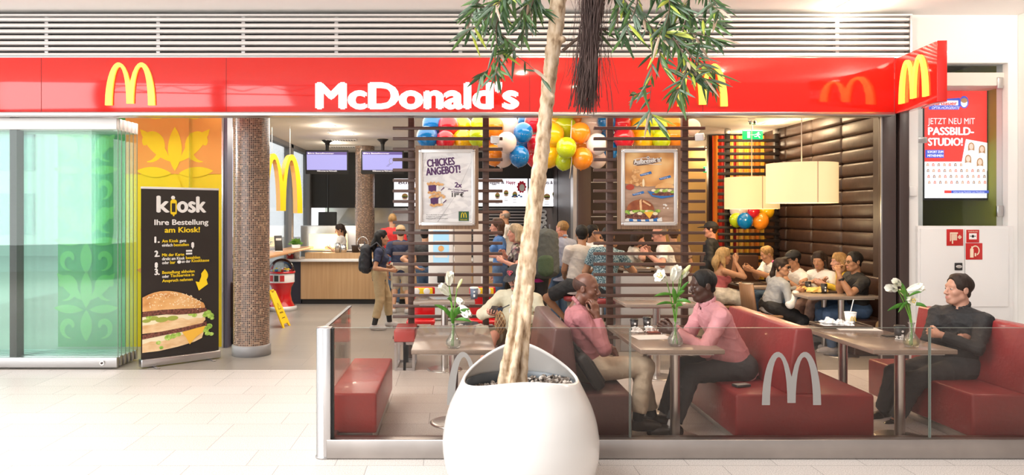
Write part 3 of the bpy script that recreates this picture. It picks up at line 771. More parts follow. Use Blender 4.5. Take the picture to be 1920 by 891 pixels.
arr2 = [(bu(369+7.5*math.sin((1-k/6)*1.7)), bv(523+(1-k/6)*15)) for k in range(7)]
b.poly([(bu(383), bv(514))]+[(bu(383+6.5*math.sin(k/6*2.6)), bv(514+k/6*22)) for k in range(1, 7)]+[(bu(389), bv(545)), (bu(371), bv(557)), (bu(364.5), bv(538)), (bu(371.5), bv(540))]+[(bu(371.5+4.5*math.sin(k/4*2.)), bv(538-k/4*15)) for k in range(1, 5)], M_PY)
def blobpoly(pts, m, j=0.):
    b.poly([(bu(x+random.uniform(-j, j)), bv(y+random.uniform(-j, j))) for x, y in pts], m)
L0 = 264.5
blobpoly([(L0, 668), (L0, 644), (300, 640), (345, 636), (378, 632), (381, 640), (377, 652), (362, 658), (330, 664), (295, 668)], M_BUNL)
blobpoly([(L0, 652), (L0, 641), (300, 636), (350, 630), (386, 622), (388, 634), (380, 640), (345, 640), (300, 650), (280, 648)], M_SAUCE)
for x, y, r in ((312, 644, 9), (322, 642, 8), (331, 640, 7), (294, 652, 6), (384, 636, 9), (391, 630, 9), (388, 644, 7), (396, 646, 6), (299, 662, 5)): b.disc(bu(x), bv(y), r/149*W_*.8, r/149*W_*.62, M_LET, 9)
blobpoly([(L0, 643), (L0, 634), (300, 629), (345, 623), (386, 620), (387, 629), (350, 634), (300, 639)], M_MEAT, .6)
blobpoly([(338, 636), (384, 628), (378, 641), (366, 648), (353, 662), (346, 648)], M_CHE)
blobpoly([(L0, 632), (L0, 616), (300, 610), (345, 607), (383, 608), (384, 616), (378, 622), (340, 627), (300, 631)], M_BUNL)
blobpoly([(L0, 616), (L0, 600), (330, 598), (384, 597), (388, 606), (376, 612), (362, 610), (350, 613), (338, 608), (300, 611), (285, 616)], M_SAUCE)
for x, y, r in ((272, 608, 8), (284, 604, 10), (300, 608, 12), (320, 607, 11)): b.disc(bu(x), bv(y), r/149*W_, r/149*W_*.42, M_PICK, 14)
for x, y, r in ((276, 601, 6), (355, 601, 7), (362, 605, 6), (388, 603, 9), (394, 609, 8), (397, 614, 5), (383, 607, 6)): b.disc(bu(x), bv(y), r/149*W_*.9, r/149*W_*.7, M_LET, 8)
blobpoly([(L0, 600), (L0, 590), (300, 589), (345, 591), (384, 592), (388, 598), (370, 602), (330, 601), (300, 598)], M_MEAT, .5)
top = [(L0, 590), (L0, 563)]+[(L0+2+k*10, y) for k, y in enumerate((562, 557.5, 554.5, 553, 553, 554, 556, 559, 563, 568, 574))]+[(380, 582), (383, 589), (382, 592), (340, 590), (300, 589)]
blobpoly(top, M_BUN)
for k in range(110):
    t = random.random(); x = L0+6+t*104; yt = 555+16*((t-.35)/.65)**2 if t > .35 else 555+6*((.35-t)/.35)**2
    y = yt+2+random.random()**1.6*24
    b.disc(bu(x), bv(y), .0085, .005, M_SEED, 7, rot=random.uniform(0, PI))
b.obj('print', BN)

# ---------------------------------------------------------------- prints of the two posters
def art(root, fn):
    b = B(); fn(b); o = b.obj('print', root); o.location = (0, -.001, 0); return o
M_MARB = ramp_mat('white marble print', [(.42, (.70, .70, .72)), (.5, (.84, .84, .85)), (.8, (.88, .88, .88))], scale=(3, 3, 7), rough=.4, distort=1.5)
M_PUR = mat('purple print', (.085, .022, .115), .5); M_NUG = ramp_mat('fried nugget', [(.3, (.55, .26, .09)), (.7, (.82, .52, .24))], scale=(40, 40, 40)); M_PGREEN = mat('dark green print', (.02, .09, .04), .5)
def ux(x, x0, x1, w): return -w/2+(x-x0)/(x1-x0)*w
def poster1(b):
    X = lambda x: -.3+(x-791)/(885-791)*.6*1.0
    Z = lambda y: .42-(y-287)/(420-287)*.84
    b.rect(-.31, -.43, .31, .43, M_MARB)
    for x0, y0, x1, y1, wd in ((790, 330, 800, 288, .004), (820, 420, 860, 360, .005), (862, 352, 886, 300, .004), (805, 415, 884, 392, .003)):
        dx, dz = X(x1)-X(x0), Z(y1)-Z(y0); n = math.hypot(dx, dz); nx, nz = -dz/n*wd, dx/n*wd
        b.poly([(X(x0)-nx, Z(y0)-nz), (X(x1)-nx*.2, Z(y1)-nz*.2), (X(x1)+nx*.2, Z(y1)+nz*.2), (X(x0)+nx, Z(y0)+nz)], mat('grey vein', (.50, .50, .52), .5))
    b.heavy('CHICKES', X(801), Z(315), .088, M_PUR, d=.06, width=.335, rot=.09); b.heavy('ANGEBOT!', X(799), Z(331), .088, M_PUR, d=.06, width=.415, rot=.09)
    b.heavy('2x', X(852), Z(353), .058, M_PUR, d=.07, width=.09, rot=-.06); b.heavy('20er Chicken Nuggets', X(839.5), Z(358), .018, M_PUR, d=.03, width=.245, rot=-.08)
    b.heavy('am Kassettenheft', X(846), Z(362.5), .017, M_PUR, d=.03, width=.15, rot=-.08); b.heavy('11', X(847), Z(371.5), .048, M_BK, d=.07, width=.045); b.heavy('50', X(855), Z(368), .026, M_BK, d=.06, width=.035); b.heavy('€', X(862.5), Z(371.5), .046, M_BK, d=.06, width=.042)
    for i, t in enumerate(('Nur in der Kassa von allen Filialen', 'im Angebot 7 bis verschoben.', 'Solange Vorrat reicht, gültig bis auf Weiteres')):
        b.write(t, X(799), Z(406+i*3.6), .011, M_BK, width=(.26, .19, .26)[i])
    b.rect(X(860), Z(417), X(879), Z(399), M_PGREEN); b.poly([(X(864)+x, Z(411)+z) for x, z in arches(X(875)-X(864), Z(401)-Z(411))], M_PY); b.write("McDonald's", X(863), Z(415.5), .014, M_PY, width=X(876)-X(863))
    for x0, y0 in ((802, 343), (806, 367)):
        b.poly([(X(x0+1), Z(y0+7)), (X(x0+20), Z(y0+5)), (X(x0+21), Z(y0+17)), (X(x0+2), Z(y0+19))], M_PUR)
        b.poly([(X(x0+21), Z(y0+17)), (X(x0+32), Z(y0+7)), (X(x0+33), Z(y0+10)), (X(x0+23), Z(y0+20))], M_PW); b.poly([(X(x0+24), Z(y0+16)), (X(x0+31), Z(y0+9)), (X(x0+31), Z(y0+12)), (X(x0+25), Z(y0+17))], M_PUR)
        b.poly([(X(x0+16), Z(y0+8)), (X(x0+20), Z(y0+5)), (X(x0+21), Z(y0+17)), (X(x0+16), Z(y0+18))], M_PW)
        for k in range(9): b.disc(X(x0+1+k*3.1+random.uniform(-1, 1)), Z(y0+3.5+random.uniform(-2, 2)), .021, .015, M_NUG, 9, rot=random.uniform(0, 3))
        for k in range(5): b.disc(X(x0+3+k*4.6), Z(y0+20+random.uniform(-1, 1.5)), .022, .016, M_NUG, 9, rot=random.uniform(-.4, .4))
art(POSTER1, poster1)
M_ORB = ramp_mat('golden blurred print', [(.2, (.30, .12, .045)), (.45, (.72, .36, .12)), (.6, (.90, .60, .26)), (.85, (.95, .84, .62))], scale=(4.2, 4.2, 4.2), detail=1)
M_TBL = ramp_mat('brown table print', [(.3, (.30, .18, .12)), (.7, (.55, .38, .28))], scale=(3, 3, 18)); M_BLU = mat('blue ribbon print', (.03, .17, .50), .5); M_PRET = ramp_mat('pretzel bun', [(.3, (.22, .05, .02)), (.7, (.45, .14, .05))], scale=(12, 12, 12))
def poster2(b):
    X = lambda x: -.3+(x-1170)/(1264-1170)*.6
    Z = lambda y: .42-(y-287)/(416-287)*.84
    b.rect(-.31, -.43, .31, .43, M_ORB); b.poly([(-.31, -.43), (.31, -.43), (.31, Z(346)), (X(1215), Z(350)), (-.31, Z(344))], M_TBL)
    c = mat('poster banner brown', (.16, .10, .08), .5)
    b.poly([(X(1187), Z(309)), (X(1188), Z(302)), (X(1205), Z(301)), (X(1240), Z(297)), (X(1240), Z(304)), (X(1215), Z(310)), (X(1195), Z(312))], c)
    b.heavy('Aufbrezelt is\u2019', X(1188.5), Z(308.5), .052, M_PW, d=.06, width=.335, rot=.09); b.disc(X(1215), Z(297), .018, m=M_PW); b.disc(X(1215), Z(297), .011, m=c)
    for yy in (301, 311.5):
        for k in range(10): b.poly([(X(1188+k*5.2), Z(yy-math.sin(k*.5)*2-k*.4)), (X(1193.4+k*5.2), Z(yy-math.sin(k*.5+.5)*2-k*.4)), (X(1193.4+k*5.2), Z(yy-.9-math.sin(k*.5+.5)*2-k*.4)), (X(1188+k*5.2), Z(yy-.9-math.sin(k*.5)*2-k*.4))], M_PW)
    for x0, y0 in ((1199, 327), (1235, 334), (1185, 363)):
        b.poly([(X(x0), Z(y0+1)), (X(x0+21), Z(y0-5)), (X(x0+23), Z(y0-1)), (X(x0+20), Z(y0)), (X(x0+2), Z(y0+4))], M_BLU); b.write('knusprig', X(x0+3), Z(y0+2), .014, M_PW, width=.09, rot=.16)
    for x, y, r in ((1190, 322, 9), (1188, 332, 8), (1184, 342, 7), (1194, 346, 7), (1204, 346, 9), (1192, 338, 9), (1196, 322, 7)): b.disc(X(x), Z(y), r/94*.6*.62, r/94*.6*.5, M_NUG, 12)
    b.disc(X(1181), Z(351), .05, .035, mat('dip red', (.45, .06, .03), .4)); b.disc(X(1206), Z(343), .014, .05, M_SAUCE, 10)
    b.poly([(X(1213), Z(358)), (X(1250), Z(364)), (X(1264), Z(362)), (X(1264), Z(368)), (X(1240), Z(372)), (X(1222), Z(368))], M_BLU)
    b.disc(X(1243), Z(364), .14, .02, M_MEAT, 14)
    for k in range(8): b.disc(X(1225+k*5), Z(358+random.uniform(-2, 2)), .028, .018, M_LET if k % 3 else M_SAUCE, 8)
    b.disc(X(1246), Z(352), .115, .055, M_BUN, 20, 0, PI); b.rect(X(1228), Z(353), X(1264), Z(351), M_BUN)
    for k in range(9): b.poly([(X(1171+k*7.5), Z(409+random.uniform(-2, 2))), (X(1180+k*7.5), Z(406)), (X(1181+k*7.5), Z(414)), (X(1172+k*7.5), Z(414))], M_BLU if k % 2 else M_PW)
    b.disc(X(1203), Z(405), .20, .035, M_MEAT, 18)
    for k in range(13): b.disc(X(1175+k*4.8), Z(396+random.uniform(-3, 4)), .032, .02, (M_LET, M_LET, M_SAUCE)[k % 3], 9)
    b.poly([(X(1206), Z(397)), (X(1225), Z(396)), (X(1217), Z(409))], M_CHE)
    b.disc(X(1200), Z(393), .165, .125, M_PRET, 24, 0, PI); b.poly([(X(1199), Z(393)), (X(1198), Z(376)), (X(1202), Z(373)), (X(1203), Z(393))], M_BUNL); b.poly([(X(1205), Z(375)), (X(1220), Z(384)), (X(1218), Z(386)), (X(1204), Z(378))], M_BUNL)
    for k in range(7): b.disc(X(1247+random.uniform(-5, 5)), Z(386+random.uniform(-4, 4)), .012, .009, M_PW, 8)
art(POSTER2, poster2)

# ---------------------------------------------------------------- neighbouring shop: screen, cabinet, red signs
r = thing('advertising_screen', 'tall lit screen with red photo studio advert behind the shop window', 'screen', (px(1792, 8.85), 8.85, pz(271, 8.85)))
def em(n, c, s=.8): return mat(n, c, .4, emit=c, estr=s)
b = B(); b.box((0, .04, 0), (.79, .07, 1.34), M_BLACK, .006); b.obj('housing', r)
E_R, E_W, E_B, E_V = em('screen red', (.88, .045, .035)), em('screen white', (.88, .86, .88)), em('screen blue', (.06, .10, .55)), em('screen skin', (.80, .55, .45))
E_H = em('screen hair', (.42, .22, .10))
b = B(); sw, sh = .375, .645
X = lambda x: -sw+(x-1734)/(1851-1734)*2*sw
Z = lambda y: sh-(y-171)/(371-171)*2*sh
b.rect(-sw, -sh, sw, sh, E_W); b.rect(-sw, Z(303), sw, sh, E_R)
b.poly([(X(1742), Z(199)), (X(1744), Z(188)), (X(1800), Z(184)), (X(1803), Z(196)), (X(1798), Z(206)), (X(1742), Z(206))], E_B); b.rect(X(1744), Z(198), X(1797), Z(189), E_W); b.heavy('Hartlauer', X(1745), Z(197.5), .045, E_R, d=.06, width=.32); b.write('OPTIK-HÖRGERÄTE', X(1747), Z(205), .032, E_W, width=.33, slant=.2)
b.disc(X(1808), Z(192), .055, .075, E_B); b.disc(X(1808), Z(193), .04, .055, E_W); b.disc(X(1808), Z(189), .04, .03, E_H)
b.write('JETZT NEU MIT', X(1740), Z(233), .072, E_W, width=.565); b.heavy('PASSBILD-', X(1740), Z(253), .09, E_W, d=.06, width=.555); b.heavy('STUDIO!', X(1740), Z(273), .09, E_W, d=.06, width=.42)
b.rect(X(1735), Z(296), X(1770), Z(281), E_B); b.heavy('SOFORT ZUM', X(1739), Z(287), .028, E_W, d=.04, width=.19); b.heavy('MITNEHMEN', X(1739), Z(294), .028, E_W, d=.04, width=.19)
def face(x, z, s, m=E_H):
    b.disc(x, z+.002, s*.62, s*.8, m, 12); b.rect(x-s*.62, z-s*.9, x+s*.62, z, m); b.disc(x, z, s*.42, s*.58, E_V, 12); b.disc(x, z-s*1.0, s*.7, s*.35, E_W, 10)
b.poly([(X(1811), Z(261)), (X(1851), Z(268)), (X(1851), Z(320)), (X(1802), Z(310))], E_W)
for x, y in ((1821, 275), (1841, 280), (1815, 298), (1837, 304)): face(X(x), Z(y), .062)
for j in range(4):
    for k in range(11):
        if j == 0 and k > 6: continue
        face(X(1739+k*10.3), Z(309+j*11), .022, (E_H, em('screen dark hair', (.10, .06, .05)), E_R)[(j+k*2) % 3])
b.rect(X(1767), Z(362), X(1849), Z(357), E_B); b.rect(X(1766), Z(362), X(1779), Z(357), E_R); b.write('Sofort fertige Passbilder zum Mitnehmen', X(1783), Z(361), .016, E_W, width=.37)
b.obj('screen', r)
r = thing('hose_cabinet', 'white two door wall cabinet with red fire safety signs', 'cabinet', (0, 0, 0))
M_CAB = mat('white enamel', (.78, .77, .76), .35); Yc = 8.43
b = B(); b.box2((px(1718, Yc), 8.40, pz(596, Yc)-.03), (px(1896, Yc), 8.46, 1.63), M_CAB, .004); b.obj('frame', r)
for x0, x1 in ((1724, 1807), (1808, 1890)):
    b = B(); b.box2((px(x0, 8.4)+.004, 8.383, pz(575, 8.4)), (px(x1, 8.4)-.004, 8.402, pz(429, 8.4)), M_CAB, .004); d = b.obj('door', r)
    if x0 == 1724: b = B(); b.box((px(1797, 8.38), 8.378, pz(500, 8.38)), (.085, .016, .085), M_BLACK, .006); b.sphere((px(1797, 8.38), 8.37, pz(500, 8.38)), (.035, .012, .02), M_STEEL); b.obj('lock', d)
M_SR = mat('safety red', (.50, .012, .010), .35); M_SI = mat('sign ivory', (.85, .70, .52), .4)
def sign(name, label, x0, y0, x1, y1, fn):
    Yq = 8.38; r = thing(name, label, 'sign', (px((x0+x1)/2, Yq), Yq, pz((y0+y1)/2, Yq)))
    w2, h2 = (px(x1, Yq)-px(x0, Yq))/2, (pz(y0, Yq)-pz(y1, Yq))/2
    b = B(); b.box((0, .002, 0), (2*w2, .006, 2*h2), M_SR, .001); b.obj('plate', r)
    b = B(); b.layer = 6; fn(b, w2, h2); b.obj('pictogram', r)
def s_hose(b, w, h):
    b.rect(-w*.62, -h*.45, -w*.5, h*.62, M_SI); b.rect(-w*.62, h*.45, w*.35, h*.62, M_SI)
    for k in range(5): b.rect(-w*.45+k*w*.14, -h*.35, -w*.34+k*w*.14, h*.42, M_SI)
    b.disc(w*.55, h*.05, w*.2, m=M_SI); b.disc(w*.55, h*.05, w*.11, m=M_SR); b.rect(w*.52, -h*.2, w*.58, h*.3, M_SI); b.rect(w*.3, h*.02, w*.8, h*.08, M_SI); b.rect(-w*.4, -h*.75, -w*.25, -h*.3, M_SI)
def s_ext(b, w, h):
    b.rect(-w*.5, -h*.75, -w*.08, h*.2, M_SI); b.disc(-w*.29, h*.2, w*.21, h*.2, M_SI); b.rect(-w*.36, h*.3, -w*.2, h*.6, M_SI)
    for k in range(14):
        a0, a1 = 2.6-k*.27, 2.6-(k+1)*.27
        b.poly([(w*.12+w*.52*math.cos(a0), h*.1+h*.62*math.sin(a0)), (w*.12+w*.52*math.cos(a1), h*.1+h*.62*math.sin(a1)), (w*.12+w*.38*math.cos(a1), h*.1+h*.48*math.sin(a1)), (w*.12+w*.38*math.cos(a0), h*.1+h*.48*math.sin(a0))], M_SI)
    b.rect(w*.02, -h*.6, w*.2, -h*.2, M_SI)
def s_alarm(b, w, h):
    b.rect(-w*.6, -h*.5, w*.6, h*.45, M_PW); b.disc(0, -h*.02, w*.22, m=M_BLACK); b.rect(-w*.45, -h*.06, -w*.25, h*.06, M_BLACK); b.rect(w*.25, -h*.06, w*.45, h*.06, M_BLACK); b.write('FEUERMELDER', -w*.75, h*.62, h*.2, M_SI, width=w*1.5)
sign('hose_sign', 'square red sign with a hose reel symbol on the white cabinet', 1775, 430, 1806, 461, s_hose)
sign('alarm_box', 'small red fire alarm box with a white window at the top of the cabinet', 1812, 431, 1836, 455, s_alarm)
sign('extinguisher_sign', 'square red sign with a fire extinguisher symbol below the alarm box', 1811, 456, 1842, 487, s_ext)
r = tag(B().box2((px(1702, 8.43), 8.40, pz(368, 8.43)), (px(1717, 8.43), 8.438, pz(350, 8.43)), M_CAB, .006).obj('wall_switch'), 'small white switch plate on the white wall beside the dark jamb', 'switch')
# ---------------------------------------------------------------- counter, kitchen, screens, lamps
r = thing('serving_counter', 'oak fronted serving counter with white worktop and black plinth', 'counter', (-1.2, 14.9, 0))
b = B(); b.box2((-3.06, 14.5, .10), (1.9, 15.3, .84), M_OAK); local(b.obj('front', None), r)
b = B(); b.box2((-3.04, 14.53, 0), (1.9, 15.3, .10), M_BLACK); local(b.obj('plinth'), r)
b = B(); b.box2((-3.38, 14.42, .84), (1.95, 15.4, .885), mat('white worktop', (.78, .77, .75), .3), .006); local(b.obj('worktop'), r)
b = B(); b.box2((-3.02, 14.72, .885), (-1.1, 15.0, 1.0), M_OAK); local(b.obj('upstand'), r)
b = B(); b.box2((-3.36, 14.55, 0), (-3.06, 15.2, .84), mat('dark blue side', (.03, .03, .045), .4)); local(b.obj('side_panel'), r)
# glowing display case and steel kitchen back
r = thing('food_display', 'steel food display with glowing warm interior behind the counter', 'display', (px(630, 15.9), 15.9, 0))
b = B(); b.box((-.02, .25, .78), (1.5, .5, 1.5), M_STEEL, .01); b.obj('housing', r)
b = B(); b.rect(-.58, 1.02, .25, 1.35, mat('warm display glow', (1, .7, .35), emit=(1, .62, .25), estr=1.6), y=-.012); b.obj('lit_panel', r)
b = B(); b.box((-.2, -.1, 1.0), (1.2, .3, .02), M_STEEL, .004); b.obj('tray_shelf', r)
point('display_lamp', (px(612, 15.6), 15.62, 1.2), 14, (1, .72, .4))
r = thing('kitchen_unit', 'steel kitchen unit with hood behind the serving counter', 'kitchen unit', (0, 18.6, 0))
b = B(); b.box2((-3.4, -.2, 0), (2.2, .5, .95), M_STEEL, .01); b.obj('cabinet', r)
b = B(); b.prism([(-3.0, 1.55), (-1.0, 1.55), (-1.4, 2.1), (-2.6, 2.1)], .5, M_STEEL, Matrix.Translation((0, 0, 0))); b.obj('hood', r)
b = B(); b.box2((.4, .1, .95), (2.2, .5, 1.9), mat('dark shutter', (.02, .025, .03), .3)); [b.box2((.42, .08, 1.0+k*.075), (2.18, .1, 1.03+k*.075), M_STEEL) for k in range(12)]; b.obj('shutter', r)
b = B(); b.heavy('100%', 0, 0, .20, M_PW, d=.08); b.xform(Matrix.Translation((px(1010, 18.65), .07, 2.0)) @ Matrix.Rotation(PI/2, 4, 'Y')); b.obj('lettering', r)
def monitor(x, y, z, w_, h_, label, tilt=0., rz=0.):
    r = thing('order_monitor', label, 'monitor', (x, y, z), rz, 'small kitchen monitors')
    b = B(); b.box((0, 0, h_/2), (w_, .05, h_), M_BLACK, .008, rot=(tilt, 0, 0)); b.obj('housing', r)
    b = B(); b.rect(-w_/2+.03, .03, w_/2-.03, h_-.03, mat('grey screen', (.10, .10, .12), .15), y=-.028); o = b.obj('screen', r); o.rotation_euler = (tilt, 0, 0)
    b = B(); b.box((0, .05, h_*.5), (.12, .08, .12), M_BLACK, .01)
    if z > 1.2: b.cyl((0, .09, h_*.5), (0, .09, 3.25-z), .018, M_BLACK)
    else: b.box((0, .04, .01), (.2, .16, .02), M_BLACK)
    b.obj('bracket', r); return r
monitor(px(614, 16.9), 16.9, pz(440, 16.9), .42, .52, 'dark tilted order monitor above the glowing display', -.1)
monitor(px(742, 15.2), 15.3, .885, .62, .45, 'wide dark till monitor at the counter behind the boy in red')
for a, lb in ((878, 'till monitor at the counter behind the curly haired woman'), (1040, 'till monitor at the counter beside the man in the pale blue shirt')): monitor(px(a, 15.2), 15.2, .885, .34, .3, lb)
def tv(x0, x1, y0, y1, mx_, Y, label, rz):
    s_ = F/Y; W = (x1-x0)/s_*1.06; H = (y1-y0)/s_*1.12
    r = thing('ceiling_screen', label, 'screen', (px((x0+x1)/2, Y), Y, pz((y0+y1)/2, Y)), rz, 'screens hanging from the ceiling')
    R = Matrix.Rotation(.12, 4, 'X')
    b = B(); b.box((0, .02, 0), (W+.06, .05, H+.07), M_BLACK, .008, rot=R); b.obj('housing', r)
    b = B(); b.rect(-W/2, -H/2+.045, W/2, H/2-.02, mat('lavender screen glow', (.02, .02, .03), .3, emit=(.50, .46, .92), estr=.95), y=-.012); b.rect(-W/2, H/2-.055, W/2, H/2-.0, mat('violet screen bar', (.10, .07, .25), emit=(.10, .07, .25), estr=.6), y=-.013)
    m = mat('screen white', (.9, .9, .9)); b.layer = 60
    b.write('Ihre Bestellnummer', -W/2+.06, H/2-.042, .028, m, width=W*.6); b.write("Willkommen bei McDonald's", -W*.25, -H/2+.012, .026, m, width=W*.5); b.disc(-W/2+.035, H/2-.028, .016, m=m)
    if x0 > 660:
        for k in range(7): b.rect(W*.1+.02*k, -.08+.02*k, W*.1+.05+.02*k, -.075+.02*k, M_BLACK); 
        b.disc(W*.22, .02, .04, .06, mat('grey doodle', (.3, .3, .45)), 12); b.disc(W*.22, .02, .03, .05, mat('lavender screen glow', (.6, .6, .9)), 12)
    b.xform(R); b.obj('screen', r)
    top = 3.25-r.location.z
    b = B(); b.cyl((0, .10, .0), (0, .10, top-.06), .035, M_BLACK); b.lathe((0, .10, top-.10), [(.04, 0), (.05, .04), (.11, .09), (.11, .10), (0, .10)], M_BLACK, 20); b.box((0, .07, .02), (.16, .1, .16), M_BLACK); b.obj('ceiling_mount', r)
tv(578, 648, 287, 321, 615, 14.6, 'lavender screen hanging from the ceiling, the one nearer the windows', .10)
tv(682, 752, 287, 321, 721, 14.4, 'lavender screen hanging from the ceiling in front of the mosaic column', .04)
E_MB = mat('menu board glow', (.9, .9, .9), emit=(.95, .95, 1), estr=1.15)
def menu(x0, x1, label, fn):
    Y = 17.4; r = thing('menu_board', label, 'menu board', (px((x0+x1)/2, Y), Y, pz(361, Y)), 0, 'lit menu boards over the counter')
    W, H = px(x1, Y)-px(x0, Y)-.02, pz(335, Y)-pz(387, Y)
    b = B(); b.box((0, .05, 0), (W+.02, .08, H+.04), M_BLACK, .004); b.obj('housing', r)
    b = B(); b.rect(-W/2, -H/2, W/2, H/2, E_MB, y=0); b.layer = 3; fn(b, W, H); b.obj('screen', r)
FOOD = [M_BUN, M_LET, M_NUG, M_MEAT, M_BUNL]
def foods(b, W, H, n, seed):
    q = random.Random(seed)
    for k in range(n):
        x, z = -W*.38+W*.76*(k+.5)/n, q.uniform(-.22, .08)*H
        b.disc(x, z+.03, W*.07, H*.10, M_BUN, 14, 0, PI); b.disc(x, z+.02, W*.075, H*.035, M_LET, 12); b.disc(x, z, W*.07, H*.03, M_MEAT, 12); b.disc(x, z-.02, W*.068, H*.05, M_BUNL, 12, PI, 2*PI)
        for j in range(3): b.rect(x-W*.06, z-H*.16-j*.03, x+W*.05, z-H*.145-j*.03, mat('menu grey text', (.35, .35, .40)))
def mtxt(t, m):
    def f(b, W, H): b.heavy(t, -W*.40, H*.30, H*.12, m, d=.05, width=W*.55)
    return f
MP = mat('menu pink', (.75, .08, .28), .5)
menu(738, 822, 'lit menu board at the end of the row nearest the mosaic column', lambda b, W, H: (mtxt('Burger', M_PUR)(b, W, H), foods(b, W, H, 3, 1)))
menu(823, 907, 'lit menu board mostly hidden behind the chicken offer poster', lambda b, W, H: (mtxt('Chicken', M_PUR)(b, W, H), foods(b, W, H, 4, 2)))
def m3(b, W, H):
    b.heavy('Veggie & ', -W*.46, H*.31, H*.12, M_PUR, d=.05, width=W*.42); b.heavy('Happy', -.0*W, H*.31, H*.12, MP, d=.05, width=W*.22); foods(b, W*.8, H, 3, 3)
    pts = [(W*.36+W*.105*(1+.1*math.cos(10*a))*math.cos(a), H*.2+H*.21*(1+.1*math.cos(10*a))*math.sin(a)) for a in [2*PI*k/60 for k in range(60)]]
    b.poly(pts, mat('menu red', (.72, .02, .06))); b.disc(W*.37, H*.17, W*.062, H*.13, M_PW, 20)
    for k in range(5): b.disc(W*(.15+.05*k), -H*.15+.03*(k % 2), .03, .02, M_BLU, 8)
menu(908, 990, 'lit menu board with a red badge to the left of the trunk', m3)
def m4(b, W, H):
    b.heavy('Toasts & Kaffee', -W*.28, H*.30, H*.12, M_PUR, d=.05, width=W*.56); foods(b, W, H, 4, 4); b.rect(W*.38, H*.05, W*.46, H*.32, M_BLACK)
    for k in range(2): b.disc(W*.42, H*(.12+.12*k), .02, m=M_PW)
menu(991, 1076, 'lit menu board with coffee cups to the right of the trunk', m4)

def downlight(x, y, z, w_, d_, label, m=M_LIGHT, wp=0, c=(1, .9, .75), round_=False):
    r = thing('ceiling_lamp', label, 'lamp', (x, y, z), 0, 'recessed ceiling lamps')
    b = B()
    if round_: b.lathe((0, 0, 0), [(w_*.5, -.004), (w_*.62, -.008), (w_*.64, 0), (w_*.5, 0)], M_WHITE, 28)
    else:
        for s in (-1, 1): b.box((s*(w_/2+.012), 0, -.005), (.024, d_+.05, .01), M_WHITE); b.box((0, s*(d_/2+.012), -.005), (w_, .024, .01), M_WHITE)
    b.obj('frame', r)
    b = B()
    if round_: b.lathe((0, 0, -.002), [(0, 0), (w_*.5, 0)], m, 28)
    else: b.box((0, 0, -.001), (w_, d_, .003), m)
    b.obj('diffuser', r)
    if wp: point('lamp_light', (x, y, z-.12), wp, c, .08)
    return r
def ceilY(y, z): return F*(z-CAM_H)/(PY-y)
for a, q, lb in ((612, 236, 'round ceiling lamp nearest the entrance'), (647, 251, 'round ceiling lamp above the hanging screens'), (628, 268, 'small round ceiling lamp behind the hanging screens')):
    Y = ceilY(q, 3.25); downlight(px(a, Y), Y, 3.25, .26, .2, lb, M_LIGHT, 12, (1, .9, .75), True)
for a, q, lb in ((1488, 223, 'twin ceiling spot beside the quilted wall'), (1326, 277, 'ceiling lamp behind the burger poster screen'), (1446, 231, 'ceiling lamp beside the exit sign dome')):
    Y = ceilY(q, 3.25); downlight(px(a, Y), Y, 3.25, .20, .12, lb, M_LIGHTW, 14, (1, .72, .42))
Y = ceilY(12, 4.05); downlight(px(1597, Y), Y-.1, 4.05, .26, .26, 'square mall ceiling lamp above the projecting sign', M_LIGHT, 25, (1, .85, .65))
for a, q, lb in ((640, 262, 'long pale air vent nearest the entrance'), (645, 275, 'dark air grille in front of the bulkhead')):
    Y = ceilY(q, 3.25); r = thing('air_vent', lb, 'vent', (px(a, Y), Y, 3.25), 0, 'ceiling vents')
    b = B(); b.box((0, 0, -.006), (.62, .16, .012), M_WHITE, .003); b.obj('frame', r); b = B(); [b.box((-.26+.052*k, 0, -.014), (.02, .12, .008), M_RUBBER) for k in range(11)]; b.obj('grille', r)
# fire sprinkler
Y = ceilY(243, 3.25); r = tag(B().cyl((0, 0, 0), (0, 0, -.04), .02, M_CHROME).lathe((0, 0, -.06), [(0, 0), (.035, .0), (.03, .006), (0, .01)], M_CHROME, 16).cyl((0, 0, -.06), (0, 0, -.03), .006, M_CHROME).obj('sprinkler', loc=(px(617, Y), Y, 3.25)), 'small metal sprinkler head on the ceiling near the windows', 'sprinkler')
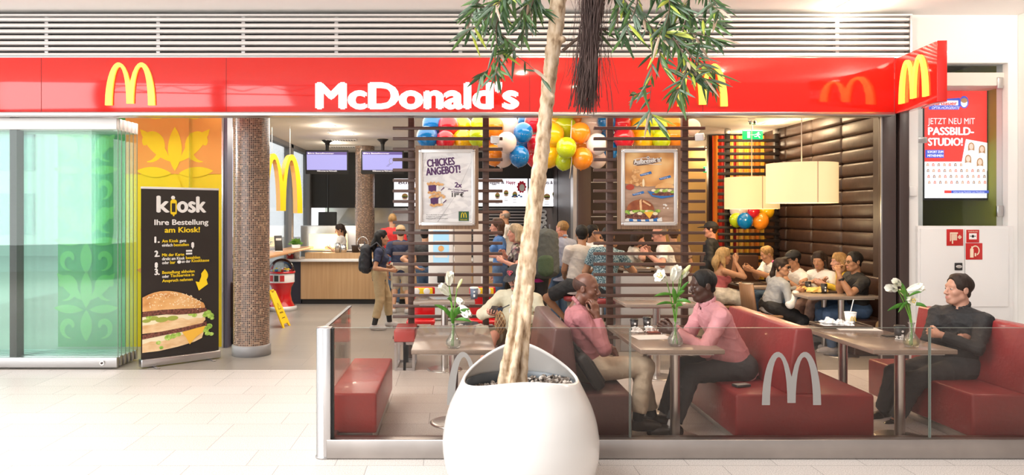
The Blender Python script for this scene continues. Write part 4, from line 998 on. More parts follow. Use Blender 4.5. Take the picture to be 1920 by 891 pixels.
# exit signs
M_EXG = mat('exit green', (.0, .42, .12), .4, emit=(.0, .55, .16), estr=.8); M_EXW = mat('exit white', (.9, 1, .9), .4, emit=(.9, 1, .92), estr=1.2)
def exit_sign(x, y, z, w_, h_, label, ztop):
    r = thing('exit_sign', label, 'sign', (x, y, z), 0, 'green exit signs')
    b = B(); b.box((0, .0, 0), (w_, .02, h_), M_EXG, .002); b.obj('panel', r)
    b = B(); b.layer = 50; W, H = w_/2, h_/2
    b.rect(-W*.96, H*.88, W*.96, H*1.0, M_EXW); b.rect(-W*.55, -H*.7, -W*.28, H*.7, M_EXW)
    b.rect(-W*.15, -H*.06, W*.15, H*.06, M_EXW); b.poly([(-W*.22, 0), (-W*.08, H*.25), (-W*.08, -H*.25)], M_EXW)
    b.disc(W*.55, H*.5, W*.075, m=M_EXW, n=12)
    for p in ([(.42, .35), (.56, .38), (.58, -.1), (.42, -.1)], [(.44, .3), (.2, .1), (.22, -.02), (.46, .16)], [(.56, .3), (.76, .05), (.72, -.05), (.54, .16)], [(.44, -.1), (.3, -.35), (.14, -.35), (.14, -.47), (.36, -.47), (.54, -.1)], [(.48, -.1), (.66, -.42), (.72, -.72), (.62, -.72), (.56, -.45), (.42, -.12)]):
        b.poly([(u*W, v*H) for u, v in p], M_EXW)
    b.obj('pictogram', r)
    b = B(); b.cyl((0, 0, h_/2), (0, 0, ztop-z-.05), .004, M_CHROME); b.lathe((0, 0, ztop-z-.07), [(.0, 0), (.04, .0), (.065, .05), (.065, .07), (0, .07)], M_CHROME, 20); b.obj('ceiling_mount', r)
exit_sign(px(1411, 11.6), 11.6, pz(253, 11.6), .32, .14, 'green exit sign hanging in front of the slatted dining screen', 3.25)
exit_sign(px(1326, 16.0), 16.0, pz(318, 16.0), .17, .13, 'tiny green exit sign far back beside the burger poster screen', 3.25)
# drum pendant lamps
def shade_mat():
    m = bpy.data.materials.new('lit cream lamp shade'); m.use_nodes = True; t = m.node_tree; p = t.nodes['Principled BSDF']
    p.inputs['Base Color'].default_value = (.74, .62, .40, 1); p.inputs['Roughness'].default_value = .8
    p.inputs['Emission Color'].default_value = (1, .66, .26, 1); p.inputs['Emission Strength'].default_value = .46
    return m
M_SHADE = shade_mat()
def pendant(x0, x1, y0, y1, Y, label):
    s_ = F/Y; R = (x1-x0)/2/s_; Y2 = Y
    r = thing('drum_pendant_lamp', label, 'lamp', (px((x0+x1)/2, Y), Y, pz((y0+y1)/2, Y)), 0, 'cream drum pendant lamps')
    h = (y1-y0)/s_/2
    b = B(); b.lathe((0, 0, 0), [(R, -h), (R, h)], M_SHADE, 64); b.lathe((0, 0, 0), [(R-.006, h), (R-.006, -h)], M_SHADE, 64); b.lathe((0, 0, -h), [(R-.006, 0), (R, 0)], M_SHADE, 64); sh = b.obj('lamp_shade', r)
    b = B(); b.box((0, -R-.001, 0), (.012, .003, 2*h), mat('shade seam', (.55, .42, .25), .7)); b.obj('seam', sh)
    b = B(); b.lathe((0, 0, -h+.02), [(0, 0), (R-.008, 0)], mat('diffuser disc', (.9, .85, .7), emit=(1, .82, .5), estr=1.3), 48); b.obj('diffuser', r)
    b = B(); b.cyl((0, 0, h-.05), (0, 0, 3.25-r.location.z), .006, mat('cord grey', (.5, .48, .45), .5)); b.lathe((0, 0, 3.25-r.location.z-.04), [(0, 0), (.05, 0), (.06, .04), (0, .04)], M_WHITE, 20); b.obj('cord', r)
    b = B(); b.tube([(R-.01, 0, h-.01), (0, 0, h-.03), (-R+.01, 0, h-.01)], .004, M_STEEL, 6); b.sphere((0, 0, .05), .06, mat('bulb', (1, 1, 1), emit=(1, .8, .5), estr=6)); b.obj('bulb', r)
    point('pendant_light', r.location+Vector((0, 0, -h-.08)), 22, (1, .72, .38), .15); point('pendant_uplight', r.location+Vector((0, 0, h*.5)), 12, (1, .72, .38), .1)
pendant(1361, 1458, 333, 392, 11.3, 'cream drum pendant lamp in front of the slatted dining screen')
pendant(1441, 1565, 307, 381, 8.95, 'larger cream drum pendant lamp in front of the quilted wall')

# ---------------------------------------------------------------- balloons
M_BAL = {}
for n, c in (('blue', (.0, .17, .48)), ('red', (.62, .015, .03)), ('yellow', (.90, .50, .01)), ('lemon', (.92, .80, .02)), ('lime', (.50, .62, .01)), ('orange', (.88, .27, .015)), ('white', (.80, .66, .58)), ('pearl', (.78, .78, .82))):
    m = mat('%s balloon' % n, c, .12, coat=.5); m.node_tree.nodes['Principled BSDF'].inputs['Subsurface Weight'].default_value = .0; M_BAL[n] = m
def balloon(c, x, y, r_px, Y, label, grp, tilt=(0, 0)):
    R = r_px*Y/F
    r = thing('balloon', label, 'balloon', P(x, y, Y), 0, grp); r.rotation_euler = (tilt[0], tilt[1], 0)
    b = B(); pr = []
    for k in range(17):
        a = -PI/2+PI*k/16; z = R*math.sin(a)*(1.0 if a > 0 else 1.16); pr.append((max(0, R*math.cos(a)*(1 if a > -.9 else .97)), z))
    b.lathe((0, 0, 0), pr, M_BAL[c], 28); b.obj('skin', r)
    b = B(); b.cyl((0, 0, -R*1.22), (0, 0, -R*1.14), R*.09, M_BAL[c], 10, R*.03); b.obj('knot', r)
    if c == 'blue' and 970 < x < 985 and y in (248, 292):
        b = B(); b.write("McDonald's", 0, -R*.45, R*.17, M_PW, width=R*1.0, align='c', y=0)
        for v in b.bm.verts: a, e = v.co.x/R, v.co.z/R; v.co = Vector((math.sin(a)*math.cos(e), -math.cos(a)*math.cos(e), math.sin(e)))*R*1.006
        b.obj('print', r); r.rotation_euler = (0, .1, 0)
BL = [('blue', 801, 256, 20, .0), ('blue', 812, 232, 20, .2), ('red', 835, 262, 18, .0), ('red', 840, 236, 20, .15), ('yellow', 868, 262, 20, .1), ('yellow', 866, 238, 20, .3), ('lime', 895, 256, 18, -.1), ('lemon', 902, 232, 19, .15),
      ('orange', 925, 290, 19, .05), ('orange', 924, 238, 21, .1), ('orange', 910, 262, 18, .3), ('white', 948, 234, 24, .2), ('white', 950, 266, 19, -.15), ('white', 944, 292, 20, .1),
      ('blue', 983, 226, 12, .35), ('blue', 981, 248, 18.5, -.05), ('blue', 974, 292, 19, -.1), ('blue', 978, 270, 17, .25), ('red', 1002, 228, 19, .2), ('red', 1006, 270, 18, .1), ('red', 1004, 295, 18, .2),
      ('yellow', 1036, 252, 22, .0), ('yellow', 1030, 292, 21, .05), ('yellow', 1040, 228, 18, .25), ('lime', 1060, 238, 21, .15), ('lime', 1062, 276, 19, -.2), ('lime', 1058, 300, 18, .0),
      ('orange', 1082, 226, 12, .3), ('orange', 1088, 248, 19, -.1), ('orange', 1092, 296, 20, -.1), ('orange', 1092, 272, 16, .25), ('white', 1112, 232, 24, .25), ('pearl', 1119, 269, 19.5, -.1), ('white', 1120, 296, 18, .1),
      ('blue', 1138, 228, 18, .1), ('blue', 1137, 250, 16, .25), ('blue', 1142, 282, 18, .1), ('red', 1165, 232, 18, .1), ('red', 1170, 258, 20, .0), ('yellow', 1200, 238, 21, .15), ('yellow', 1206, 262, 20, .1),
      ('lime', 1232, 240, 20, .1), ('lime', 1240, 262, 17, .0), ('orange', 1262, 256, 20, .1), ('orange', 1258, 232, 19, .2), ('white', 1298, 238, 15, .25)]
NAMES = {'blue': 'blue', 'red': 'red', 'yellow': 'golden yellow', 'lemon': 'lemon yellow', 'lime': 'lime green', 'orange': 'orange', 'white': 'cream white', 'pearl': 'pearl white'}
def where(x):
    if x < 935: return 'behind the chicken offer screen'
    if x < 1020: return 'in the garland before the trunk' if False else 'in the garland between the chicken screen and the trunk'
    if x < 1128: return 'in the garland between the trunk and the burger screen'
    return 'behind the burger poster screen'
from collections import defaultdict
cnt = defaultdict(list)
for t in BL: cnt[(t[0], where(t[1]))].append(t)
for (c, wh), L in cnt.items():
    L.sort(key=lambda t: t[2])
    n = len(L)
    for i, (cc, x, y, rp_, dy) in enumerate(L):
        pos = '' if n == 1 else (('upper ', 'lower ') if n == 2 else ('topmost ', 'middle ', 'lowest ') if n == 3 else ('topmost ', 'upper middle ', 'lower middle ', 'lowest '))[i]
        balloon(cc, x, y, rp_, 10.2+dy*1.25, '%s%s balloon %s' % (pos, NAMES[cc], wh), 'balloon garland under the ceiling', (random.uniform(-.3, .3), random.uniform(-.3, .3)))
for c, x, y, q, dy, lb in (('white', 1386, 393, 17, .2, 'white balloon half hidden by the smaller pendant lamp'), ('blue', 1397, 413, 14.5, -.1, 'blue balloon below the smaller pendant lamp'), ('red', 1413, 396, 11, -.15, 'red balloon just under the smaller pendant lamp'),
                       ('orange', 1426, 414, 15, -.1, 'orange balloon below the smaller pendant lamp'), ('lime', 1381, 412, 13, .1, 'lime green balloon below the smaller pendant lamp'), ('yellow', 1438, 396, 13, .1, 'yellow balloon half hidden by the smaller pendant lamp')):
    balloon(c, x, y, q, 12.3+dy, lb, 'balloon bunch below the pendant lamp')
# balloon string caught beside the trunk
tag(B().tube([P(1072, 226, 10.0), P(1070, 262, 9.98), P(1072, 300, 10.0), P(1068, 335, 10.0)], .006, mat('cream cord', (.7, .6, .5), .7), 6).obj('balloon_string'), 'cream string hanging from the balloon garland beside the trunk', 'string')

# ---------------------------------------------------------------- things near the windows and the counter
r = thing('hanging_arches', 'big yellow three dimensional arches hung by a cable near the windows', 'sign', (px(527, 12.2), 12.2, pz(400, 12.2)), 0)
r.rotation_euler = (0, 0, math.radians(38))
b = B(); b.prism(arches(.70, .98), .16, M_YEL, Matrix.Translation((-.35, -.08, 0)), mside=mat('darker arch side', (.88, .50, .01), .3)); b.obj('arches', r)
b = B(); b.cyl((-.16, 0, .97), (-.16, 0, 3.25-r.location.z), .004, M_STEEL); b.cyl((.16, 0, .97), (.16, 0, 3.25-r.location.z), .004, M_STEEL); b.obj('cable', r)
r = thing('gumball_machine', 'red vending machine with clear dome beside the counter', 'vending machine', (px(528, 13.6), 13.6, 0))
M_VR = mat('shiny red plastic', (.60, .012, .015), .15, coat=.4)
b = B(); b.lathe((0, 0, 0), [(0, 0), (.27, 0), (.27, .02), (.245, .07), (.19, .17), (.165, .30), (.18, .42), (.225, .50), (.235, .52), (0, .52)], M_VR, 40); b.obj('body', r)
b = B(); b.lathe((0, 0, 0), [(.272, .0), (.276, .0), (.276, .07), (.255, .085)], M_LAMELLA, 40); b.obj('foot_ring', r)
b = B(); b.lathe((0, 0, .52), [(.235, 0), (.235, .17), (0, .17)], mat('white info band', (.80, .78, .76), .4), 40)
b.obj('band', r)
b = B()
for a in (-2.2, -1.75, -1.3): b.box((.237*math.cos(a), .237*math.sin(a), .60), (.08, .004, .11), (M_VR, M_BK, M_VR)[int((a+2.2)/.44)], rot=(0, 0, a+PI/2))
b.obj('picture_label', r)
b = B(); b.lathe((0, 0, .69), [(.25, 0), (.25, .03), (.235, .035), (.235, 0)], M_VR, 40); b.obj('rim', r)
b = B(); b.lathe((0, 0, .72), [(.235*math.cos(k*PI/20), .235*math.sin(k*PI/20)) for k in range(11)], glass_mat('clear dome plastic', (.9, .93, .93), 1.0), 36); b.obj('dome', r)
b = B()
for k in range(46):
    a, q = random.uniform(0, 2*PI), .19*math.sqrt(random.random()); b.sphere((q*math.cos(a), q*math.sin(a), .725+random.uniform(0, .07)*(1-q/.22)), .026, random.choice((M_PW, M_VR, M_BLU, M_PY, M_BAL['pearl'])), 10, 6)
o = b.obj('toy_capsules', r); o['kind'] = 'stuff'
r = thing('wet_floor_sign', 'yellow folding wet floor sign beside the mosaic column', 'sign', (px(510, 11.6), 11.6, 0), 1.42)
for s, n in ((-1, 'front_panel'), (1, 'rear_panel')):
    b = B(); b.prism([(-.15, 0), (-.10, 0), (-.07, .06), (.07, .06), (.10, 0), (.15, 0), (.115, .60), (.045, .62), (.045, .585), (-.045, .585), (-.045, .62), (-.115, .60)], .018, M_YEL)
    if s < 0: b.layer = 8; b.poly([(-.06, .3), (.06, .3), (0, .41)], M_BLACK); b.poly([(-.045, .307), (.045, .307), (0, .39)], M_YEL); b.heavy('ACHTUNG', -.07, .23, .025, M_BLACK, width=.14); b.rect(-.06, .15, .06, .16, M_BLACK)
    b.xform(Matrix.Translation((0, s*.25, 0)) @ Matrix.Rotation(s*.41, 4, 'X')); b.obj(n, r)
b = B(); b.cyl((-.05, 0, .565), (.05, 0, .565), .016, M_YEL); b.obj('hinge', r)
r = thing('potted_plant', 'small green plant in a tall white pot on the counter end', 'plant', (px(558, 14.9), 14.75, .885))
b = B(); b.lathe((0, 0, 0), [(0, 0), (.065, 0), (.085, .28), (.075, .28), (.07, .25), (0, .25)], mat('white ceramic', (.82, .81, .79), .25), 28); b.obj('pot', r)
b = B(); M_LF = ramp_mat('fresh green leaf', [(.3, (.05, .17, .02)), (.7, (.16, .34, .04))], scale=(9, 9, 9), rough=.5)
for k in range(70):
    a, e = random.uniform(0, 2*PI), random.uniform(.2, 1.4); L = random.uniform(.05, .14); d = Vector((math.cos(a)*math.cos(e), math.sin(a)*math.cos(e), math.sin(e)))
    c = Vector((0, 0, .26))+d*L; n = d.orthogonal().normalized()*.022; t = d*.035
    b.fin([b.bm.faces.new([b.bm.verts.new(c+q) for q in (-t, n, t, -n)])], M_LF)
    if k % 4 == 0: b.tube([(0, 0, .25), c], .003, M_LF, 4)
b.obj('foliage', r)
r = thing('tablet_stand', 'dark info card on a stand on the window shelf', 'stand', (px(522, 13.2), 13.2, 1.10), .5)
b = B(); b.box((0, 0, .15), (.14, .012, .28), M_BK, .003, rot=(-.25, 0, 0)); b.rect(-.05, .2, .05, .24, M_PW, y=-.012); b.obj('card', r)
b = B(); b.box((0, .03, .008), (.14, .14, .016), M_WHITE, .003); b.obj('foot', r)
r = thing('napkin_box', 'small red and white charity box on the counter end', 'box', (px(545, 14.7), 14.65, .885))
b = B(); b.box((0, 0, .08), (.16, .12, .16), glass_mat('clear acrylic', (.9, .92, .92), .6), .004); b.obj('box', r); b = B(); b.box((0, .0, .05), (.13, .09, .09), M_VR, .01); b.disc(0, .10, .03, m=M_PW, y=-.062); b.obj('label', r)
r = thing('cup_stand', 'round wire stand with white cups on the counter', 'stand', (px(682, 15.0), 14.85, 1.0))
b = B(); b.tube([(.11*math.cos(a*PI/12), 0, .17+.15*math.sin(a*PI/12)) for a in range(25)], .008, M_CHROME, 8); b.cyl((0, 0, 0), (0, 0, .04), .06, M_CHROME); b.obj('wire_ring', r)
b = B(); [b.lathe((-.045+.045*k, .01, .12), [(0, 0), (.018, 0), (.026, .05), (.02, .05), (0, .045)], M_PW, 12) for k in range(3)]; b.box((0, .01, .11), (.18, .1, .012), M_CHROME); b.obj('cups', r)
r = tag(B().lathe((0, 0, 0), [(0, 0), (.07, 0), (.085, .13), (.09, .135), (.09, .15), (0, .15)], mat('dark bowl', (.05, .035, .03), .3), 24).obj('dark_tub', loc=(px(668, 15.0), 14.9, 1.0)), 'dark round tub on the counter beside the round wire stand', 'tub')
r = thing('coffee_jug', 'steel jugs in front of the counter worker', 'jug', (px(638, 15.0), 14.86, 1.0))
b = B(); b.lathe((-.03, 0, 0), [(0, 0), (.055, 0), (.06, .14), (.045, .19), (0, .20)], M_STEEL, 20); b.lathe((.09, 0, 0), [(0, 0), (.06, 0), (.06, .16), (0, .17)], M_CHROME, 20); b.obj('body', r)
# order terminals behind the chicken poster screen
for a, lb, hid in ((827, 'white order terminal with a blue screen behind the lilies', 0), (868, 'beige service column behind the chicken offer screen', 1)):
    Y = 12.2; r = thing('order_terminal' if not hid else 'service_column', lb, 'terminal' if not hid else 'column', (px(a, Y), Y, 0))
    if not hid:
        b = B(); b.box((0, .1, .82), (.42, .22, 1.62), M_CAB, .03); b.obj('housing', r)
        b = B(); b.rect(-.13, .95, .13, 1.5, mat('blue screen glow', (.2, .4, .55), emit=(.35, .55, .68), estr=.7), y=-.012); b.layer = 60; b.rect(-.11, 1.05, .11, 1.09, M_PW); b.rect(-.11, 1.3, .11, 1.33, M_PW); b.disc(0, 1.2, .05, m=M_BUN, n=14); b.obj('screen', r)
        b = B(); b.box((0, -.04, .72), (.12, .1, .16), M_BLACK, .01); b.obj('card_reader', r)
    else:
        b = B(); b.box((0, .1, .9), (.28, .3, 1.8), mat('beige cladding', (.46, .38, .31), .5), .004); b.box((.30, .1, .9), (.26, .3, 1.8), mat('pale cladding', (.55, .48, .42), .5), .004); b.obj('cladding', r)
        b = B(); b.box((.36, -.06, .62), (.12, .03, .3), M_CAB, .004); b.rect(.31, .5, .40, .6, M_BK, y=-.08); b.obj('leaflet_holder', r)
# red children's chairs behind the screen
for a, lb in ((790, 'red child seat with yellow head band behind the chicken screen, nearest the walking girl'), (905, 'red child seat with yellow head band behind the chicken screen, nearer the trunk')):
    Y = 9.9; r = thing('child_chair', lb, 'chair', (px(a, Y), Y, 0), 0, 'red child chairs')
    b = B(); b.box((0, .12, .56), (.36, .05, .44), M_VR, .04, seg=3); b.obj('backrest', r)
    b = B(); b.box((0, .09, .72), (.30, .03, .09), M_PY, .012); [b.sphere((s*.07, .07, .72), (.045, .012, .045), M_PW) for s in (-1, 1)]; b.obj('head_band', r)
    b = B(); b.box((0, -.06, .34), (.38, .34, .05), M_VR, .02); b.obj('seat', r)
    for s in (-1, 1):
        for q in (-.2, .1): b = B(); b.cyl((s*.15, q, .33), (s*.18, q*1.15, 0), .018, M_VR, 12); b.obj('leg', r)
# ---------------------------------------------------------------- planter, gravel and tree
PC = Vector((.405, 4.63, 0))
M_POT = mat('glossy white planter', (.70, .685, .665), .16, coat=.3)
r = thing('planter', 'huge glossy white egg shaped planter with a slanted opening', 'planter', PC)
prof = [(.33, 0.0), (.375, .02), (.447, .116), (.466, .156), (.488, .26), (.490, .36), (.474, .465), (.443, .565), (.366, .72), (.325, .80), (.25, .93)]
def prad(z):
    for (r0, z0), (r1, z1) in zip(prof, prof[1:]):
        if z0 <= z <= z1: return r0+(r1-r0)*(z-z0)/(z1-z0)
    return prof[-1][0]
def smooth_prad(z): return (prad(max(0, z-.03))+2*prad(z)+prad(min(.93, z+.03)))/4
def pot_rim(a):   # slanted, slightly saddle shaped opening: low in front, high behind
    return .779+.0675*math.sin(a)-.054*math.cos(2*a)+.008*math.cos(a)
def pot_shell(off, zlo, flip):
    bm = bmesh.new(); n, mz = 72, 30; rows = []
    for j in range(mz+1):
        row = []
        for k in range(n):
            a = 2*PI*k/n; zt = pot_rim(a); z = zlo+(zt-zlo)*j/mz; rr = max(.01, smooth_prad(z)-off)
            row.append(bm.verts.new((rr*math.cos(a), rr*math.sin(a), z)))
        rows.append(row)
    for r0, r1 in zip(rows, rows[1:]):
        for k in range(n):
            f = bm.faces.new((r0[k], r0[(k+1) % n], r1[(k+1) % n], r1[k])); f.smooth = True
    if flip: bmesh.ops.reverse_faces(bm, faces=bm.faces[:])
    return bm, rows
bm, rows = pot_shell(0, 0, False); bm2, rows2 = pot_shell(.022, .45, True)
m = {}
for v in bm2.verts: m[v] = bm.verts.new(v.co)
for f in bm2.faces: g = bm.faces.new([m[v] for v in f.verts]); g.smooth = True
n = 72; last, inn = rows[-1], [m[v] for v in rows2[-1]]
mid = []
for k in range(n):
    p = (last[k].co+inn[k].co)/2+Vector((0, 0, .010)); mid.append(bm.verts.new(p))
for k in range(n):
    q = (k+1) % n
    for A_, B_ in ((last, mid), (mid, inn)): f = bm.faces.new((A_[k], A_[q], B_[q], B_[k])); f.smooth = True
me = bpy.data.meshes.new('shell'); bm.to_mesh(me); bm.free(); me.materials.append(M_POT); link('shell', me, r)
b = B(); b.lathe((0, 0, 0), [(.40, .58), (.345, .70), (.338, .70), (.39, .58)], mat('grey inner liner', (.10, .12, .14), .4), 48); b.lathe((0, 0, 0), [(0, .60), (.38, .60)], mat('dark soil', (.03, .02, .015), .9), 48)
b.obj('inner_liner', r)
b = B()
for k in range(2): b.disc(0, 0, .001, m=M_BLACK)
for x, z, w_, h_ in ((.045, .145, .022, .007), (.10, .178, .03, .003), (-.12, .17, .005, .004)):
    a = -PI/2+x/.47; rr = smooth_prad(z)+.001
    b.fin([b.bm.faces.new([b.bm.verts.new((rr*math.cos(a+s*w_/rr), rr*math.sin(a+s*w_/rr), z+t*h_+s*w_*.2)) for s, t in ((-.5, -.3), (.5, -.6), (.5, .3), (-.5, .6))])], M_BLACK)
b.obj('scuff', r)
b = B(); M_GR = ramp_mat('gravel', [(.2, (.12, .09, .07)), (.5, (.38, .31, .26)), (.8, (.62, .56, .50))], kind='voronoi', scale=(38, 38, 38), rough=.7)
for k in range(650):
    a, q = random.uniform(0, 2*PI), .345*math.sqrt(random.random()); s = random.uniform(.009, .019)
    t = bmesh.new(); bmesh.ops.create_icosphere(t, subdivisions=1, radius=1)
    b.merge(t, Matrix.Translation((q*math.cos(a), q*math.sin(a), (.615+.075*max(0, math.cos(a-.2))*q/.345)+random.uniform(0, .014))) @ Euler((random.random()*3, random.random()*3, 0)).to_matrix().to_4x4() @ Matrix.Diagonal((s*1.2, s, s*.75, 1)), M_GR, True)
o = b.obj('gravel', loc=PC); tag(o, 'brown grey gravel filling the white planter', 'gravel', None, 'stuff')

TR = thing('indoor_tree', 'pale trunked indoor tree with long narrow leaves growing from the white planter', 'tree', PC+Vector((0, 0, .64)))
M_BARK = ramp_mat('pale mottled bark', [(.28, (.20, .12, .065)), (.40, (.42, .29, .175)), (.55, (.58, .44, .30)), (.75, (.66, .54, .41))], scale=(34, 34, 13), rough=.8, detail=10, bump=.6)
M_BARK2 = ramp_mat('ochre bark', [(.3, (.28, .15, .06)), (.6, (.55, .36, .18)), (.8, (.68, .52, .33))], scale=(14, 14, 4), rough=.8, detail=7, bump=.6)
T0 = TR.location
def trunk_pts(L, Y=4.63):
    pts = [P(x, y, Y)-T0 for x, y, q in L]; rad = [q*Y/F for x, y, q in L]; return pts, rad
def dense(pts, rad, m=6):
    out, ro = [], []
    for i in range(len(pts)-1):
        p0 = pts[max(0, i-1)]; p1 = pts[i]; p2 = pts[i+1]; p3 = pts[min(len(pts)-1, i+2)]
        for k in range(m):
            t = k/m; out.append(.5*((2*p1)+(p2-p0)*t+(2*p0-5*p1+4*p2-p3)*t*t+(3*p1-p0-3*p2+p3)*t**3)); ro.append(rad[i]+(rad[i+1]-rad[i])*t)
    out.append(pts[-1]); ro.append(rad[-1]); return out, ro
TP = []
def stem(L, Y=4.63, k=.02):
    p, q = dense(*trunk_pts(L, Y)); 
    for i in range(len(p)-1): TP.append((p[i], p[i+1], q[i], q[i+1], k))
stem([(958, 740, 20), (963, 700, 18), (973, 647, 15), (982, 568, 15), (991, 474, 15), (1002, 385, 13.8), (1014, 300, 12.5), (1028, 168, 12), (1040, 67, 12.8), (1047, 0, 13), (1054, -80, 12), (1060, -180, 10)])
stem([(977, 738, 9), (981, 690, 8.5), (985, 640, 7.5), (989, 590, 6), (994, 540, 4)], 4.58, .008)
stem([(940, 735, 9), (946, 690, 8), (957, 630, 7), (967, 560, 6), (976, 490, 4.5), (983, 440, 3)], 4.60, .008)
stem([(960, 735, 8), (965, 690, 7), (972, 640, 6), (977, 600, 4)], 4.54, .012)
TS = [(x, y, s) for x, y, s in ((1055, 74, 4), (1033, 20, 4), (999, 462, 4), (976, 500, 3.5), (1037, 180, 3), (984, 610, 3.5))]
M_TWIG = mat('brown twig', (.12, .075, .05), .7)
M_LV = [ramp_mat('narrow leaf %s' % n, [(.3, a), (.7, c)], scale=(6, 6, 6), rough=.38) for n, a, c in (('dark', (.018, .048, .015), (.04, .09, .03)), ('mid', (.05, .11, .025), (.09, .17, .04)), ('grey', (.085, .13, .085), (.15, .21, .14)), ('yellow', (.30, .36, .04), (.42, .46, .06)), ('dry', (.32, .22, .15), (.5, .38, .28)))]
rng = random.Random(11)
TW = []       # twigs: pixel path, depth at start and end, leaves
def twig(path, Y0, Y1, n, L=.15, r0=.006): TW.append((path, Y0, Y1, n, L, r0))
twig([(1046, -90), (1000, -40), (950, -5), (905, 40), (872, 62)], 4.63, 4.25, 34)
twig([(1040, -60), (1010, -10), (985, 10), (975, 40)], 4.63, 4.5, 22)
twig([(960, -60), (940, 10), (930, 60), (935, 110), (930, 140)], 4.5, 4.3, 30)
twig([(935, 60), (965, 90), (950, 95)], 4.4, 4.35, 14)
twig([(980, -60), (960, -10), (925, 10), (890, 15)], 4.7, 4.4, 26)
twig([(1010, -60), (1000, 0), (985, 40), (978, 75)], 4.6, 4.45, 20)
twig([(960, 100), (990, 120), (1012, 142), (1020, 152)], 4.5, 4.45, 5, .12, .003)
twig([(930, 110), (915, 130), (900, 145)], 4.35, 4.3, 10, .13, .003)
twig([(1055, 95), (1100, 62), (1150, 55), (1210, 62), (1262, 50)], 4.63, 4.5, 12, .14, .011)
twig([(1190, -80), (1230, -30), (1270, 10), (1310, 35), (1345, 40)], 4.7, 4.35, 34)
twig([(1180, -60), (1195, -10), (1190, 20), (1175, 50), (1165, 75)], 4.6, 4.4, 26)
twig([(1240, -60), (1255, 0), (1250, 40), (1235, 70)], 4.6, 4.35, 26)
twig([(1210, 60), (1235, 65), (1262, 75), (1290, 85), (1315, 80)], 4.5, 4.3, 30)
twig([(1262, 70), (1278, 95), (1290, 120), (1300, 140), (1335, 150)], 4.4, 4.25, 34)
twig([(1290, 120), (1282, 145), (1275, 165), (1262, 175)], 4.3, 4.2, 18)
twig([(1300, -60), (1320, -20), (1335, 10), (1350, 20)], 4.6, 4.3, 24)
twig([(1225, 70), (1222, 110), (1222, 150), (1216, 205), (1208, 225)], 4.45, 4.3, 12, .12, .003)
twig([(1222, 140), (1205, 170), (1180, 180)], 4.35, 4.3, 9, .11, .003)
twig([(1216, 205), (1222, 215), (1238, 235)], 4.3, 4.25, 7, .13, .003)
twig([(1130, -60), (1150, -10), (1160, 15), (1150, 60)], 4.6, 4.5, 16)
twig([(1220, 60), (1235, 90), (1240, 120), (1255, 130)], 4.45, 4.3, 16)
twig([(1335, -80), (1300, -30), (1290, 20), (1280, 60)], 4.8, 4.4, 22)
twig([(1040, -90), (990, -50), (930, -30), (895, 5), (880, 35)], 4.8, 4.5, 40, .17)
twig([(1000, -80), (965, -40), (945, -5), (905, 25)], 4.5, 4.25, 34, .16)
twig([(1020, -80), (1005, -35), (1000, 0), (1015, 20)], 4.7, 4.6, 26, .16)
twig([(1170, -80), (1215, -40), (1240, -10), (1275, 15)], 4.75, 4.5, 34, .17)
twig([(1130, -80), (1145, -30), (1175, 5), (1190, 30)], 4.7, 4.5, 26, .16)
twig([(1260, -80), (1290, -40), (1325, -10), (1345, 8)], 4.6, 4.4, 30, .17)
twig([(1240, 60), (1285, 62), (1320, 66), (1345, 75)], 4.45, 4.3, 24, .16)
twig([(1200, 20), (1215, 45), (1240, 60), (1262, 62)], 4.5, 4.4, 24, .16)
twig([(1285, 90), (1300, 110), (1325, 125), (1348, 140)], 4.35, 4.25, 18, .15)
def leaf_blade(b, p, d, L, W, m):
    d = d.normalized(); sd = d.cross(Vector((rng.uniform(-.4, .4), -1, rng.uniform(-.2, .6)))).normalized(); n = d.cross(sd)
    c, l, r_ = [], [], []
    N = 5
    for k in range(N+1):
        t = k/N; w_ = W*math.sin(PI*min(1, t*.92+.06))**.8*(1-.25*t)
        cc = p+d*(L*t)+Vector((0, 0, -.10*L*t*t))
        c.append(b.bm.verts.new(cc)); l.append(b.bm.verts.new(cc+sd*w_+n*w_*.35)); r_.append(b.bm.verts.new(cc-sd*w_+n*w_*.35))
    fs_ = []
    for k in range(N): fs_.append(b.bm.faces.new((c[k], c[k+1], l[k+1], l[k]))); fs_.append(b.bm.faces.new((r_[k], r_[k+1], c[k+1], c[k])))
    b.fin(fs_, m, True)
bt, bl = B(), B()
for path, Y0, Y1, n_, L, r0 in TW:
    m_ = len(path); pts = [P(x, y, Y0+(Y1-Y0)*i/(m_-1))-T0 for i, (x, y) in enumerate(path)]
    dp, dr = dense(pts, [r0*(1-.75*i/(m_-1)) for i in range(m_)], 5); bt.tube(dp, dr, M_TWIG, 6)
    for k in range(n_):
        t = .2+.8*(k+rng.random())/n_; i = min(len(dp)-2, int(t*(len(dp)-1))); pt = dp[i]; d0 = (dp[i+1]-dp[i]).normalized()
        d = d0*rng.uniform(.2, 1)+Vector((rng.uniform(-.9, .9), rng.uniform(-.7, .5), rng.uniform(-1.0, .28)))
        leaf_blade(bl, pt, d, L*rng.uniform(.65, 1.2), rng.uniform(.007, .013), rng.choices(M_LV, (6, 5, 4, 1.2, .8))[0])
bt.obj('branch', TR); bl.obj('foliage', TR)
b = B(); M_RT = ramp_mat('dark hanging root', [(.3, (.035, .018, .015)), (.7, (.11, .065, .055))], scale=(20, 20, 6), rough=.8)
